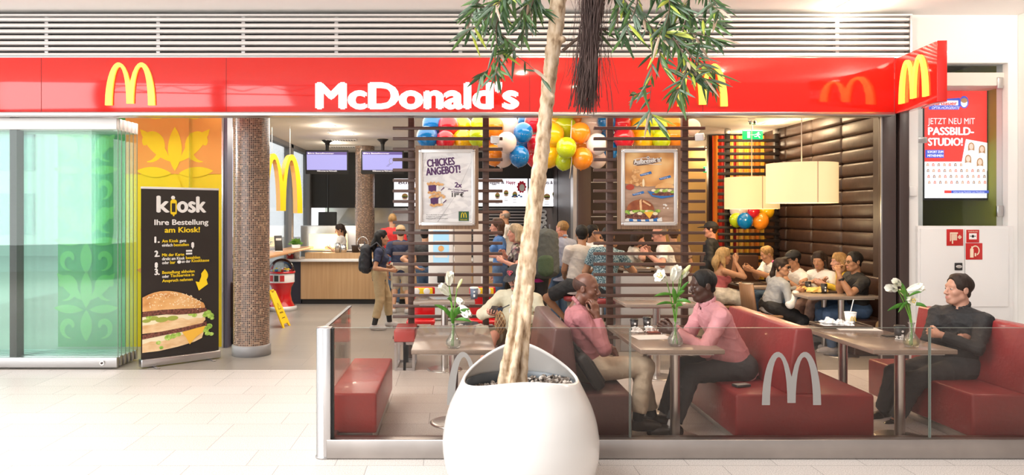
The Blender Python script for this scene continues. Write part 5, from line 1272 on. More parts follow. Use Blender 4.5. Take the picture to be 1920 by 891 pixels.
for k in range(330):
    core = k < 210
    x0 = rng.gauss(1116, 11 if core else 24); Yk = 4.55+rng.uniform(-.06, .06); y1 = rng.uniform(165, 216) if core else rng.uniform(110, 212)
    xe = (1098 if core else 1102)+rng.gauss(0, 11 if core else 24); pts = []
    for j in range(9):
        t = j/8; x = x0+(xe-x0)*t+rng.uniform(-3.2, 3.2); pts.append(P(x, -70+(y1+70)*t, Yk)-T0)
    b.tube(pts, rng.uniform(.0012, .0034) if core else rng.uniform(.0007, .0014), M_RT, 5)
b.obj('aerial_roots', TR)
b = B(); p, q = dense([P(1060, -90, 4.62)-T0, P(1110, -75, 4.58)-T0, P(1125, -20, 4.55)-T0, P(1118, 60, 4.55)-T0, P(1108, 150, 4.55)-T0], [.03, .028, .024, .018, .010]); b.tube(p, q, M_RT, 12); b.obj('branch', TR)

def finish_trunk():
    grow('trunk', [rc(a, c, r0, r1, k) for a, c, r0, r1, k in TP]+[el(P(x, y, 4.60)-T0, (s*.0045, .022, s*.005), None, .01) for x, y, s in TS], M_BARK, .0075, TR, wr=.0028)

# ---------------------------------------------------------------- vases with lilies
M_VG = glass_mat('vase glass', (.975, .985, .98), .6, .02, haze=.05, hazecol=(.85, .88, .85)); M_PETAL = ramp_mat('lily petal', [(.3, (.80, .78, .62)), (.7, (.90, .89, .84))], scale=(8, 8, 8), rough=.5)
M_BUD = mat('lily bud', (.72, .74, .34), .5); M_STEM = mat('lily stem', (.12, .30, .03), .45); M_STAM = mat('stamen', (.75, .50, .05), .6)
def lily(b, p, d, s, op):
    """open trumpet flower with six curling petals"""
    d = d.normalized(); M = Matrix.Translation(p) @ d.to_track_quat('Z', 'Y').to_matrix().to_4x4()
    for k in range(6):
        a = 2*PI*k/6+(.0 if k % 2 else .12); rows = []
        for j in range(9):
            t = j/8; z = s*(t*1.0-.42*op*max(0, t-.55)**1.3*2); rad = s*(.05+.10*t+.55*op*max(0, t-.35)**1.5); w_ = s*(.05+.20*math.sin(PI*min(1, t*.86+.10)))*(1 if t < .95 else .4)
            c = Vector((rad*math.cos(a), rad*math.sin(a), z)); tg = Vector((-math.sin(a), math.cos(a), 0)); ou = Vector((math.cos(a), math.sin(a), 0))
            rows.append([b.bm.verts.new(M @ (c+tg*u*w_-ou*abs(u)*w_*.35*-1*(.3 if k % 2 else .2))) for u in (-1, -.5, 0, .5, 1)])
        fs_ = [b.bm.faces.new((r0[i], r0[i+1], r1[i+1], r1[i])) for r0, r1 in zip(rows, rows[1:]) for i in range(4)]
        b.fin(fs_, M_PETAL, True)
    if op > .5:
        for k in range(5):
            a = 2*PI*k/5; e = M @ Vector((.14*s*math.cos(a), .14*s*math.sin(a), .72*s)); b.tube([M @ Vector((0, 0, .1*s)), e], .0012, M_BUD, 4); b.sphere(e, (.004, .004, .007), M_STAM, 6, 4)
def budf(b, p, d, s):
    d = d.normalized(); q = d.to_track_quat('Z', 'Y').to_matrix()
    b.lathe(p, [(.0, 0), (s*.07, .03*s), (s*.13, .4*s), (s*.15, .65*s), (s*.10, .9*s), (0, s)], M_BUD, 12, q)
def vase(px_, py_, Y, zt, label, stems, leaves, water=(.9, .93, .9)):
    o = Vector((px(px_, Y), Y, zt)); r = thing('flower_vase', label, 'vase', o, 0, 'lily vases on the tables')
    b = B(); b.lathe((0, 0, 0), [(0, .002), (.040, .002), (.052, .012), (.060, .035), (.056, .060), (.036, .092), (.020, .118), (.017, .150), (.020, .175), (.028, .190), (.026, .190), (.016, .172), (.013, .150), (.017, .118), (.033, .090), (.052, .058), (.055, .036), (.046, .014), (0, .010)], M_VG, 32); b.obj('glass', r)
    b = B(); b.lathe((0, 0, 0), [(0, .012), (.044, .014), (.053, .036), (.050, .058), (0, .060)], glass_mat('vase water %d' % px_, water, .3, haze=.12, hazecol=water), 24); b.obj('water', r)
    bs, bp, bl_ = B(), B(), B()
    for k, (kind, x, y, dy, dx_, dz_, s) in enumerate(stems):
        e = P(x, y, Y+dy)-o; base = Vector((random.uniform(-.02, .02), random.uniform(-.02, .02), .015)); nk = Vector((random.uniform(-.006, .006), random.uniform(-.006, .006), .18))
        d = Vector((dx_, -.45 if kind != 'bud' else 0, dz_)).normalized(); st = e-d*s*.5
        pts, rr = dense([base, nk, nk*.45+st*.55+Vector((0, 0, .03)), st], [.0045, .0042, .004, .0032], 6); bs.tube(pts, rr, M_STEM, 8)
        if kind == 'bud': budf(bp, st, d, s)
        else: lily(bp, st, d, s, 1.0 if kind == 'open' else .28)
    bs.obj('stem', r); bp.obj('flower', r)
    for (x0, y0, x1, y1, w_) in leaves:
        p0, p1 = P(x0, y0, Y)-o, P(x1, y1, Y-.05)-o; L = (p1-p0).length; mid_ = (p0+p1)/2+Vector((0, -.02, .03)); N = 8; rows = []
        for k in range(N+1):
            t = k/N; c = p0*(1-t)**2+2*mid_*t*(1-t)+p1*t*t; w2 = w_*math.sin(PI*min(1, t*.95+.04))**.7; up = Vector((-(p1-p0).z, 0, (p1-p0).x)).normalized()
            rows.append([bl_.bm.verts.new(c+up*u*w2+Vector((0, -.006*(1-abs(u)), 0))) for u in (-1, 0, 1)])
        bl_.fin([bl_.bm.faces.new((r0[i], r0[i+1], r1[i+1], r1[i])) for r0, r1 in zip(rows, rows[1:]) for i in range(2)], M_LILYL, True)
    bl_.obj('leaf', r); return r
M_LILYL = ramp_mat('lily leaf', [(.3, (.03, .14, .012)), (.7, (.10, .28, .03))], scale=(14, 14, 14), rough=.35)
vase(850, 656, 5.66, .73, 'lily vase on the empty table nearest the corner post', [('half', 843, 522, 0, .1, 1, .12), ('half', 833, 543, .02, -.8, .9, .12), ('bud', 862, 532, 0, .5, 1, .085), ('half', 872, 585, -.02, .75, -.8, .13), ('half', 862, 565, .03, .4, -.3, .09)],
     [(847, 590, 814, 572, .014), (848, 600, 830, 578, .014), (852, 592, 882, 580, .014), (852, 600, 885, 604, .013), (847, 566, 838, 560, .012), (850, 600, 862, 575, .018), (850, 612, 846, 580, .016)])
vase(1266, 647, 5.74, .73, 'lily vase between the two men in pink shirts', [('open', 1240, 519, -.02, -.7, .45, .13), ('half', 1267, 512, 0, .25, 1, .14), ('half', 1282, 514, .02, .55, .8, .10), ('bud', 1287, 506, .0, .6, .7, .10)],
     [(1262, 553, 1226, 556, .012), (1263, 570, 1230, 572, .011), (1266, 560, 1284, 545, .014), (1268, 565, 1296, 568, .014), (1266, 570, 1262, 540, .018), (1268, 575, 1280, 572, .018), (1270, 555, 1292, 528, .012), (1266, 580, 1258, 575, .012)], (.93, .95, .93))
vase(1709, 653, 5.70, .73, 'lily vase with yellowish water in front of the lone man', [('half', 1672, 541, 0, -1, .15, .12), ('half', 1682, 530, .02, -.8, .45, .10), ('half', 1718, 541, .0, .9, .4, .13), ('open', 1709, 563, -.03, .15, -.05, .10), ('bud', 1690, 548, .0, -.5, .8, .06)],
     [(1702, 570, 1664, 583, .016), (1702, 565, 1684, 586, .012), (1706, 572, 1738, 576, .014), (1700, 560, 1685, 545, .012), (1704, 556, 1728, 548, .011), (1699, 566, 1690, 530, .012)], (.93, .90, .62))

# ---------------------------------------------------------------- things on the tables
M_CUPD = mat('dark paper cup', (.035, .03, .03), .5); M_LID = mat('black cup lid', (.015, .015, .015), .35); M_PAPER = mat('white paper', (.84, .83, .81), .7); M_TRAY = mat('brown tray', (.07, .042, .03), .35)
def cup(x, y, z, label, h=.10, r0=.033, m=None, lid=True, sleeve=False, lm=None, grp='paper cups'):
    r = thing('paper_cup', label, 'cup', (x, y, z), 0, grp); m = m or M_CUPD
    b = B(); b.lathe((0, 0, 0), [(0, .003), (r0*.82, .0), (r0*1.08, h), (r0*1.08-.002, h), (0, h-.012)], m, 28); b.obj('body', r)
    if lid: b = B(); b.lathe((0, 0, h-.002), [(r0*1.14, 0), (r0*1.16, .006), (r0*1.05, .008), (r0*1.02, .016), (0, .014)], lm or M_LID, 28); b.obj('lid', r)
    b = B(); b.disc(0, h*.68, .010, m=M_PW, n=12, y=-r0*1.03); b.rect(-.010, h*.18, .010, h*.44, M_PW, y=-r0*.97); b.obj('print', r); return r
def tray(x, y, z, label, w_=.42, d_=.30, rz=0.):
    r = thing('serving_tray', label, 'tray', (x, y, z), rz, 'serving trays')
    b = B(); b.box((0, 0, .006), (w_, d_, .010), M_TRAY, .004)
    for s in (-1, 1): b.box((s*(w_/2-.006), 0, .014), (.012, d_, .022), M_TRAY, .004); b.box((0, s*(d_/2-.006), .014), (w_, .012, .022), M_TRAY, .004)
    b.obj('tray', r); return r
def napkin(x, y, z, label, s=.09, rz=0., seed=1, grp='crumpled napkins'):
    q = random.Random(seed); b = B(); t = bmesh.new(); bmesh.ops.create_icosphere(t, subdivisions=3, radius=1)
    for v in t.verts:
        k = 1+.35*math.sin(v.co.x*5+seed)*math.sin(v.co.y*6+2*seed)+.18*math.sin(v.co.z*9+seed)
        v.co = Vector((v.co.x*s*k*.6, v.co.y*s*k*.5, max(0, v.co.z*s*.42*k+s*.12)))
    b.merge(t, Matrix.Rotation(rz, 4, 'Z'), M_PAPER, False)
    return tag(b.obj('napkin', loc=(x, y, z)), label, 'napkin', grp)
def onT(x, y, zt=.73):     # a point on a table top seen at this pixel
    Y = F*(CAM_H-zt)/(y-PY); return px(x, Y), Y, zt
x, y, z = onT(1189, 619); cup(x, y, z, 'dark paper cup with white print nearer the man holding his chin', .088)
x, y, z = onT(1213, 618); cup(x, y, z, 'dark paper cup with white print nearer the folded hands')
for k, (a, c) in enumerate(((1190, 621), (1214, 620), (1236, 622))):
    x, y, z = onT(a, c); napkin(x, y-.08, z, ('crumpled napkin under the cup nearer the man holding his chin', 'crumpled napkin in front of the second dark cup', 'small crumpled napkin beside the folded hands')[k], (.08, .09, .06)[k], k, k+1)
x, y, z = onT(1222, 633); tag(B().box((0, 0, .002), (.30, .21, .003), M_PAPER, rot=(0, 0, .12)).obj('paper_sheet', loc=(x, y, z)), 'white sheet of paper on the table between the two men in pink', 'paper')
x, y, z = onT(1228, 625); tag(B().box((0, 0, .008), (.13, .09, .015), mat('reddish wallet', (.22, .05, .03), .5), .005, rot=(0, 0, .1)).obj('wallet', loc=(x, y+.02, z+.0)), 'reddish brown wallet behind the white sheet of paper', 'wallet')
x, y, z = onT(1281, 634); tag(B().box((0, 0, .004), (.06, .13, .007), M_LAMELLA, .003, rot=(0, 0, 1.1)).obj('folded_glasses_case', loc=(x, y, z)), 'slim pale case on the table beside the lily vase', 'case')
r = thing('phone', 'grey phone in a case lying on the dark red bench', 'phone', (px(1390, 5.75), 5.75, .412), .3)
b = B(); b.box((0, 0, .011), (.13, .07, .018), mat('dark phone body', (.05, .05, .05), .3), .005); b.obj('body', r); b = B(); b.box((0, 0, .0212), (.118, .06, .0015), mat('pale phone face', (.55, .52, .48), .25), .0005); b.obj('face', r)
r = thing('laptop_bag', 'flat black bag leaning on the brown leather bench', 'bag', (1.02, 5.72, .41), 0)
b = B(); b.box((0, 0, .155), (.085, .38, .30), mat('black nylon', (.018, .017, .017), .6, bump=.2, bscale=90), .03, rot=(0, -.55, 0), seg=3); b.obj('body', r)
b = B(); b.box((.055, -.0, .15), (.03, .30, .20), mat('black nylon', (.018, .017, .017)), .012, rot=(0, -.55, 0)); b.obj('pocket', r)
b = B(); b.tube([(-.07, -.08, .29), (-.10, -.06, .34), (-.10, .06, .34), (-.07, .08, .29)], .009, M_BLACK); b.obj('handle', r)
# table of the lone man
x, y, z = onT(1576, 612); TRY = tray(x, y, z, 'brown tray with a white drink cup and wrappers on the lone man\'s table', .44, .30, -.03)
tag(B().box((0, 0, .0015), (.36, .26, .002), M_PAPER, rot=(0, 0, -.15)).obj('tray_paper', loc=(x+.07, y-.13, z+.0001)), 'white tray paper sticking out in front of the brown tray', 'paper')
r = cup(x+.09, y, z+.013, 'white drink cup with yellow arches and a straw', .115, .047, M_PW, False, grp='white drink cups')
for c in list(r.children):
    if c.name.startswith('print'): bpy.data.objects.remove(c)
b = B(); b.prism(arches(.05, .045), .001, M_YEL, Matrix.Translation((-.025, -.0495, .04))); b.obj('arches_logo', r); b = B(); b.lathe((0, 0, .113), [(.053, 0), (.053, .006), (.0, .008)], M_PW, 28); b.obj('lid', r)
b = B(); b.cyl((.0, 0, .11), (.03, 0, .235), .004, M_PW, 10); b.obj('straw', r)
for k, (dx, s, lb) in enumerate(((-.12, .11, 'crumpled white wrapper at the window end of the brown tray'), (-.03, .09, 'crumpled wrapper in the middle of the brown tray'), (.03, .08, 'small crumpled wrapper in front of the white drink cup'))): napkin(x+dx, y-.02-.03*k, z+.012, lb, s, k, k+5)
x, y, z = onT(1687, 636); cup(x, y, z, 'dark grey cup with white arches beside the yellowish lily vase', .10, .04); napkin(x, y-.01, z, 'white napkin folded under the dark grey cup', .06, 0, 9)
x, y, z = onT(1672, 631); tag(B().box((0, 0, .005), (.14, .07, .008), M_BLACK, .003, rot=(0, 0, .1)).obj('phone', loc=(x, y, z)), 'black phone lying beside the dark grey cup', 'phone')
# small table behind the lilies
r = cup(px(889, 8.4), 8.4, .80, 'blue grey paper cup standing on the small high table', .12, .045, mat('blue grey cup', (.16, .20, .27), .5), True, lm=M_PW)
# dining table of the black shirted group
tray(px(1560, 9.55), 9.62, .75, 'brown tray with burger paper in front of the man with the wrist watch', .45, .32)
tray(px(1480, 9.95)+.06, 9.80, .75, 'pale tray in front of the girl with round sunglasses', .36, .26)
for a, Y, lb in ((1545, 9.42, 'dark cup at the front of the dining table next to the watch'), (1515, 9.75, 'dark cup in the middle of the dining table'), (1475, 9.85, 'dark cup between the girl with sunglasses and the capped man')): cup(px(a, Y), Y, .762 if a != 1475 else .762, lb, .10, .036)
M_WRAP = mat('yellow burger wrapper', (.78, .50, .14), .6)
def wrapper(x, y, z, label, s=.1, seed=1):
    b = B(); t = bmesh.new(); bmesh.ops.create_icosphere(t, subdivisions=3, radius=1)
    for v in t.verts:
        k = 1+.3*math.sin(v.co.x*6+seed)*math.cos(v.co.y*5+seed); v.co = Vector((v.co.x*s*k, v.co.y*s*.6*k, max(0, v.co.z*s*.4*k+.01)))
    b.merge(t, Matrix(), M_WRAP, False); return tag(b.obj('burger_wrapper', loc=(x, y, z)), label, 'wrapper', 'yellow burger wrappers')
wrapper(px(1530, 9.5), 9.5, .762, 'yellow burger wrapper on the dining tray', .13, 2); wrapper(px(1510, 9.7), 9.75, .765, 'yellow wrapper in front of the woman in white', .08, 4)
# further table
tray(px(1408, 10.7), 10.7, .75, 'dark tray between the blonde woman and the fair haired boy', .40, .28)
tag(B().box((0, 0, .004), (.22, .12, .006), M_PAPER, .002).obj('paper_sheet', loc=(px(1396, 10.6), 10.6, .764)), 'white paper on the far tray beside the blonde woman', 'paper')
# ---------------------------------------------------------------- people: continuous bodies grown from a smooth distance field
def V3(v): return np.array((v[0], v[1], v[2]), dtype=np.float32)
def rc(a, b, ra, rb=None, k=.012, cut=None, sc_=None, R=None, sub=False):
    """tapered capsule; cut = [(point, outward normal)] ends it flat; sc_ squashes it in the frame R"""
    return dict(t='rc', a=V3(a), b=V3(b), ra=ra, rb=ra if rb is None else rb, k=k, cut=cut or [], sc=sc_, R=R, sub=sub)
def el(c, r, R=None, k=.012, sub=False, cut=None):
    return dict(t='el', c=V3(c), r=V3(r), R=R, k=k, sub=sub, cut=cut or [])
def infl(prims, d):
    out = []
    for p in prims:
        q = dict(p)
        if q['t'] == 'rc': q['ra'] += d; q['rb'] += d
        else: q['r'] = q['r']+d
        out.append(q)
    return out
def _bounds(p, pad):
    if p['t'] == 'rc':
        m = max(p['ra'], p['rb'])*(max(p['sc']) if p['sc'] is not None else 1)+pad
        return np.minimum(p['a'], p['b'])-m, np.maximum(p['a'], p['b'])+m
    m = max(p['r'])+pad; return p['c']-m, p['c']+m
def _eval(p, X, Y, Z):
    if p['t'] == 'rc':
        a, b = p['a'], p['b']; s = 1.
        if p['sc'] is not None:
            Rm = np.array(p['R'], dtype=np.float32); s3 = np.array(p['sc'], dtype=np.float32)
            qx, qy, qz = X-a[0], Y-a[1], Z-a[2]
            q = [(qx*Rm[0, i]+qy*Rm[1, i]+qz*Rm[2, i])/s3[i] for i in range(3)]; bb = (Rm.T @ (b-a))/s3; s = float(min(s3)); px_, py_, pz_ = q
        else: px_, py_, pz_ = X-a[0], Y-a[1], Z-a[2]; bb = b-a
        L2 = float(bb @ bb)+1e-9
        t = np.clip((px_*bb[0]+py_*bb[1]+pz_*bb[2])/L2, 0, 1)
        d = (np.sqrt((px_-t*bb[0])**2+(py_-t*bb[1])**2+(pz_-t*bb[2])**2)-(p['ra']+t*(p['rb']-p['ra'])))*s
    else:
        c, r = p['c'], p['r']; qx, qy, qz = X-c[0], Y-c[1], Z-c[2]
        if p['R'] is not None:
            Rm = np.array(p['R'], dtype=np.float32); qx, qy, qz = [(qx*Rm[0, i]+qy*Rm[1, i]+qz*Rm[2, i]) for i in range(3)]
        k0 = np.sqrt((qx/r[0])**2+(qy/r[1])**2+(qz/r[2])**2); k1 = np.sqrt((qx/r[0]**2)**2+(qy/r[1]**2)**2+(qz/r[2]**2)**2)
        d = k0*(k0-1)/np.maximum(k1, 1e-6)
    for pt, n in p['cut']: d = np.maximum(d, (X-pt[0])*n[0]+(Y-pt[1])*n[1]+(Z-pt[2])*n[2])
    return d
def grow(name, prims, m, vox, parent=None, loc=None, wr=0., mats=None):
    pos = [p for p in prims if not p['sub']]
    lo = np.min([_bounds(p, vox*3)[0] for p in pos], 0); hi = np.max([_bounds(p, vox*3)[1] for p in pos], 0)
    n = np.ceil((hi-lo)/vox).astype(int)+1
    D = np.full(n, .3, dtype=np.float32)
    ax = [lo[i]+vox*np.arange(n[i], dtype=np.float32) for i in range(3)]
    for p in prims:
        a, b_ = _bounds(p, p['k']+vox*3)
        i0 = np.clip(np.floor((a-lo)/vox).astype(int), 0, n); i1 = np.clip(np.ceil((b_-lo)/vox).astype(int)+1, 0, n)
        if (i1 <= i0).any(): continue
        sl = tuple(slice(i0[i], i1[i]) for i in range(3))
        X, Y, Z = ax[0][sl[0]][:, None, None], ax[1][sl[1]][None, :, None], ax[2][sl[2]][None, None, :]
        d = _eval(p, X, Y, Z); cur = D[sl]; k = max(p['k'], 1e-4)
        if p['sub']:
            h = np.clip(.5-.5*(cur+d)/k, 0, 1); D[sl] = cur*(1-h)+(-d)*h+k*h*(1-h)
        else:
            h = np.clip(.5+.5*(d-cur)/k, 0, 1); D[sl] = d*(1-h)+cur*h-k*h*(1-h)
    if wr:
        X, Y, Z = ax[0][:, None, None], ax[1][None, :, None], ax[2][None, None, :]
        cr_ = (1-np.abs(np.sin(13*X+17*Z+9*Y+1.8*np.sin(14*Y+8*Z)+1.2*np.sin(19*X-6*Z))))**4+(1-np.abs(np.sin(-16*X+15*Z-8*Y+2*np.sin(11*Z+13*X))))**5
        D -= wr*1.1*cr_
        D += .8*wr*(np.sin(31*X+23*Z+3*np.sin(17*Y+9*Z))*np.sin(27*Z-19*Y+2.5*np.sin(21*X))+.5*np.sin(61*Z+37*X+2*np.sin(43*Y)))
    S = D < 0
    c = S[:-1, :-1, :-1].astype(np.int8)
    tot = sum(S[i:n[0]-1+i, j:n[1]-1+j, k:n[2]-1+k].astype(np.int8) for i in (0, 1) for j in (0, 1) for k in (0, 1))
    act = (tot > 0) & (tot < 8); I = np.argwhere(act)
    if not len(I): return None
    idx = np.full(act.shape, -1, dtype=np.int64); idx[act] = np.arange(len(I))
    cor = {(i, j, k): D[I[:, 0]+i, I[:, 1]+j, I[:, 2]+k] for i in (0, 1) for j in (0, 1) for k in (0, 1)}
    acc = np.zeros((len(I), 3), dtype=np.float32); cn = np.zeros(len(I), dtype=np.float32)
    for a in cor:
        for axd in range(3):
            if a[axd]: continue
            b_ = list(a); b_[axd] = 1; b_ = tuple(b_); va, vb = cor[a], cor[b_]; mk = (va < 0) != (vb < 0)
            t = np.where(mk, va/np.where(mk, va-vb, 1), 0)
            q = np.array(a, dtype=np.float32)[None, :].repeat(len(I), 0); q[:, axd] = t
            acc += q*mk[:, None]; cn += mk
    vs = lo[None, :]+vox*(I+acc/cn[:, None])
    F_ = []
    for axd in range(3):
        u, v = (axd+1) % 3, (axd+2) % 3
        sa = [slice(None)]*3; sb = [slice(None)]*3; sa[axd] = slice(0, -1); sb[axd] = slice(1, None)
        ch = S[tuple(sa)] != S[tuple(sb)]; E = np.argwhere(ch)
        E = E[(E[:, u] > 0) & (E[:, v] > 0) & (E[:, u] < n[u]-1) & (E[:, v] < n[v]-1)]
        ins = S[E[:, 0], E[:, 1], E[:, 2]]
        def g(du, dv):
            q = E.copy(); q[:, u] += du; q[:, v] += dv; return idx[q[:, 0], q[:, 1], q[:, 2]]
        quad = np.stack([g(-1, -1), g(0, -1), g(0, 0), g(-1, 0)], 1)
        quad[~ins] = quad[~ins][:, ::-1]; F_.append(quad)
    fc = np.concatenate(F_); fc = fc[(fc >= 0).all(1)]
    me = bpy.data.meshes.new(name); me.vertices.add(len(vs)); me.vertices.foreach_set('co', vs.astype(np.float32).ravel())
    me.loops.add(fc.size); me.loops.foreach_set('vertex_index', fc.astype(np.int32).ravel())
    me.polygons.add(len(fc)); me.polygons.foreach_set('loop_start', np.arange(0, fc.size, 4, dtype=np.int32)); me.polygons.foreach_set('loop_total', np.full(len(fc), 4, dtype=np.int32))
    me.polygons.foreach_set('use_smooth', np.ones(len(fc), dtype=bool)); me.update(); me.validate()
    me.materials.append(m)
    return link(name, me, parent, loc)

def ik(a, c, l1, l2, pole):
    """middle joint of a two bone limb"""
    a, c, pole = Vector(a), Vector(c), Vector(pole); d = c-a; L = d.length
    if L > (l1+l2)*.995: c = a+d*((l1+l2)*.995/L); d = c-a; L = d.length
    d.normalize(); x = (l1*l1-l2*l2+L*L)/(2*max(L, 1e-4)); h = math.sqrt(max(0, l1*l1-x*x))
    p = pole-d*pole.dot(d); p = p.normalized() if p.length > 1e-5 else d.orthogonal().normalized()
    return a+d*x+p*h, c
def hand(W, f, palm, side, s=1., curl=.5, k=.005, thumb=.4):
    """palm, four jointed fingers and a thumb; f = finger direction, palm = way the palm faces, side = +1 left hand, -1 right hand"""
    f = Vector(f).normalized(); palm = Vector(palm); palm = (palm-f*palm.dot(f)).normalized()
    th = f.cross(palm)*side*-1      # towards the thumb
    def at(x, y, z): return Vector(W)+(f*x+th*y+palm*z)*s
    out = [rc(at(-.005, 0, 0), at(.03, 0, 0), .026*s, .026*s, .012)]
    kn = [(.088, .030), (.093, .010), (.089, -.010), (.080, -.028)]; ln = [(.040, .025, .021), (.045, .028, .022), (.042, .026, .021), (.032, .020, .019)]
    for i, ((x, y), L) in enumerate(zip(kn, ln)):
        out.append(rc(at(.018, y*.62, 0), at(x, y, .002), .0145*s, .0110*s, .010))
        p = at(x, y, .002); a = 0; cu = curl if not hasattr(curl, '__len__') else curl[i]
        for j, (l, r0) in enumerate(zip(L, (.0095, .0088, .0078))):
            a += cu*(.75, 1.05, .7)[j]; q = p+(f*math.cos(a)+palm*math.sin(a))*l*s+th*(y*.06*s)
            out.append(rc(p, q, r0*s, (r0-.0008)*s, k)); p = q
    t0, t1 = at(.018, .022, .006), at(.052, .050, .006+.020*thumb); t2 = t1+(f*.75+th*(.35-.5*thumb)+palm*(.2+.6*thumb)).normalized()*.030*s; t3 = t2+(f*.9+th*(.1-.6*thumb)+palm*(.1+.5*thumb)).normalized()*.024*s
    out += [rc(t0, t1, .0150*s, .0115*s, .010), rc(t1, t2, .0108*s, .0098*s, k), rc(t2, t3, .0096*s, .0082*s, k)]
    return out

def skin_mat(n, c, rough=.45): return mat('skin '+n, c, rough, var=.08, vscale=14, bump=.03, bscale=160)
SK = {'dark': skin_mat('deep brown', (.150, .058, .034), .42), 'darker': skin_mat('very deep brown', (.062, .027, .017), .45), 'light': skin_mat('fair', (.50, .26, .18)), 'tan': skin_mat('tan', (.45, .23, .13)), 'olive': skin_mat('olive', (.40, .20, .11)), 'ruddy': skin_mat('ruddy', (.58, .27, .19))}
HR = {n: ramp_mat('hair '+n, [(.3, [k*.55 for k in c]), (.7, c)], scale=(60, 60, 9), rough=.62, bump=.4, spec=.3) for n, c in
      (('black', (.012, .010, .009)), ('dark', (.035, .020, .014)), ('brown', (.10, .05, .028)), ('blonde', (.52, .34, .15)), ('ash', (.55, .42, .27)), ('sand', (.42, .24, .09)), ('grey', (.25, .20, .16)), ('stubble', (.075, .034, .024)))}
M_LIP = {k: mat('lip '+k, c, .4) for k, c in (('dark', (.13, .045, .035)), ('light', (.55, .22, .19)))}
M_EYE = mat('eye white', (.38, .35, .33), .3); M_IRIS = mat('dark iris', (.02, .012, .01), .15); M_LENS = mat('dark lens', (.012, .012, .014), .08); M_FRAME = mat('black spectacle frame', (.02, .02, .02), .3)
M_CLEARLENS = glass_mat('spectacle lens', (.9, .92, .92), 1.0)

def cloth(n, c, rough=.75, var=.07, bump=.35, bs=22): return mat('cloth '+n, c, rough, var=var, vscale=9, bump=bump, bscale=bs)

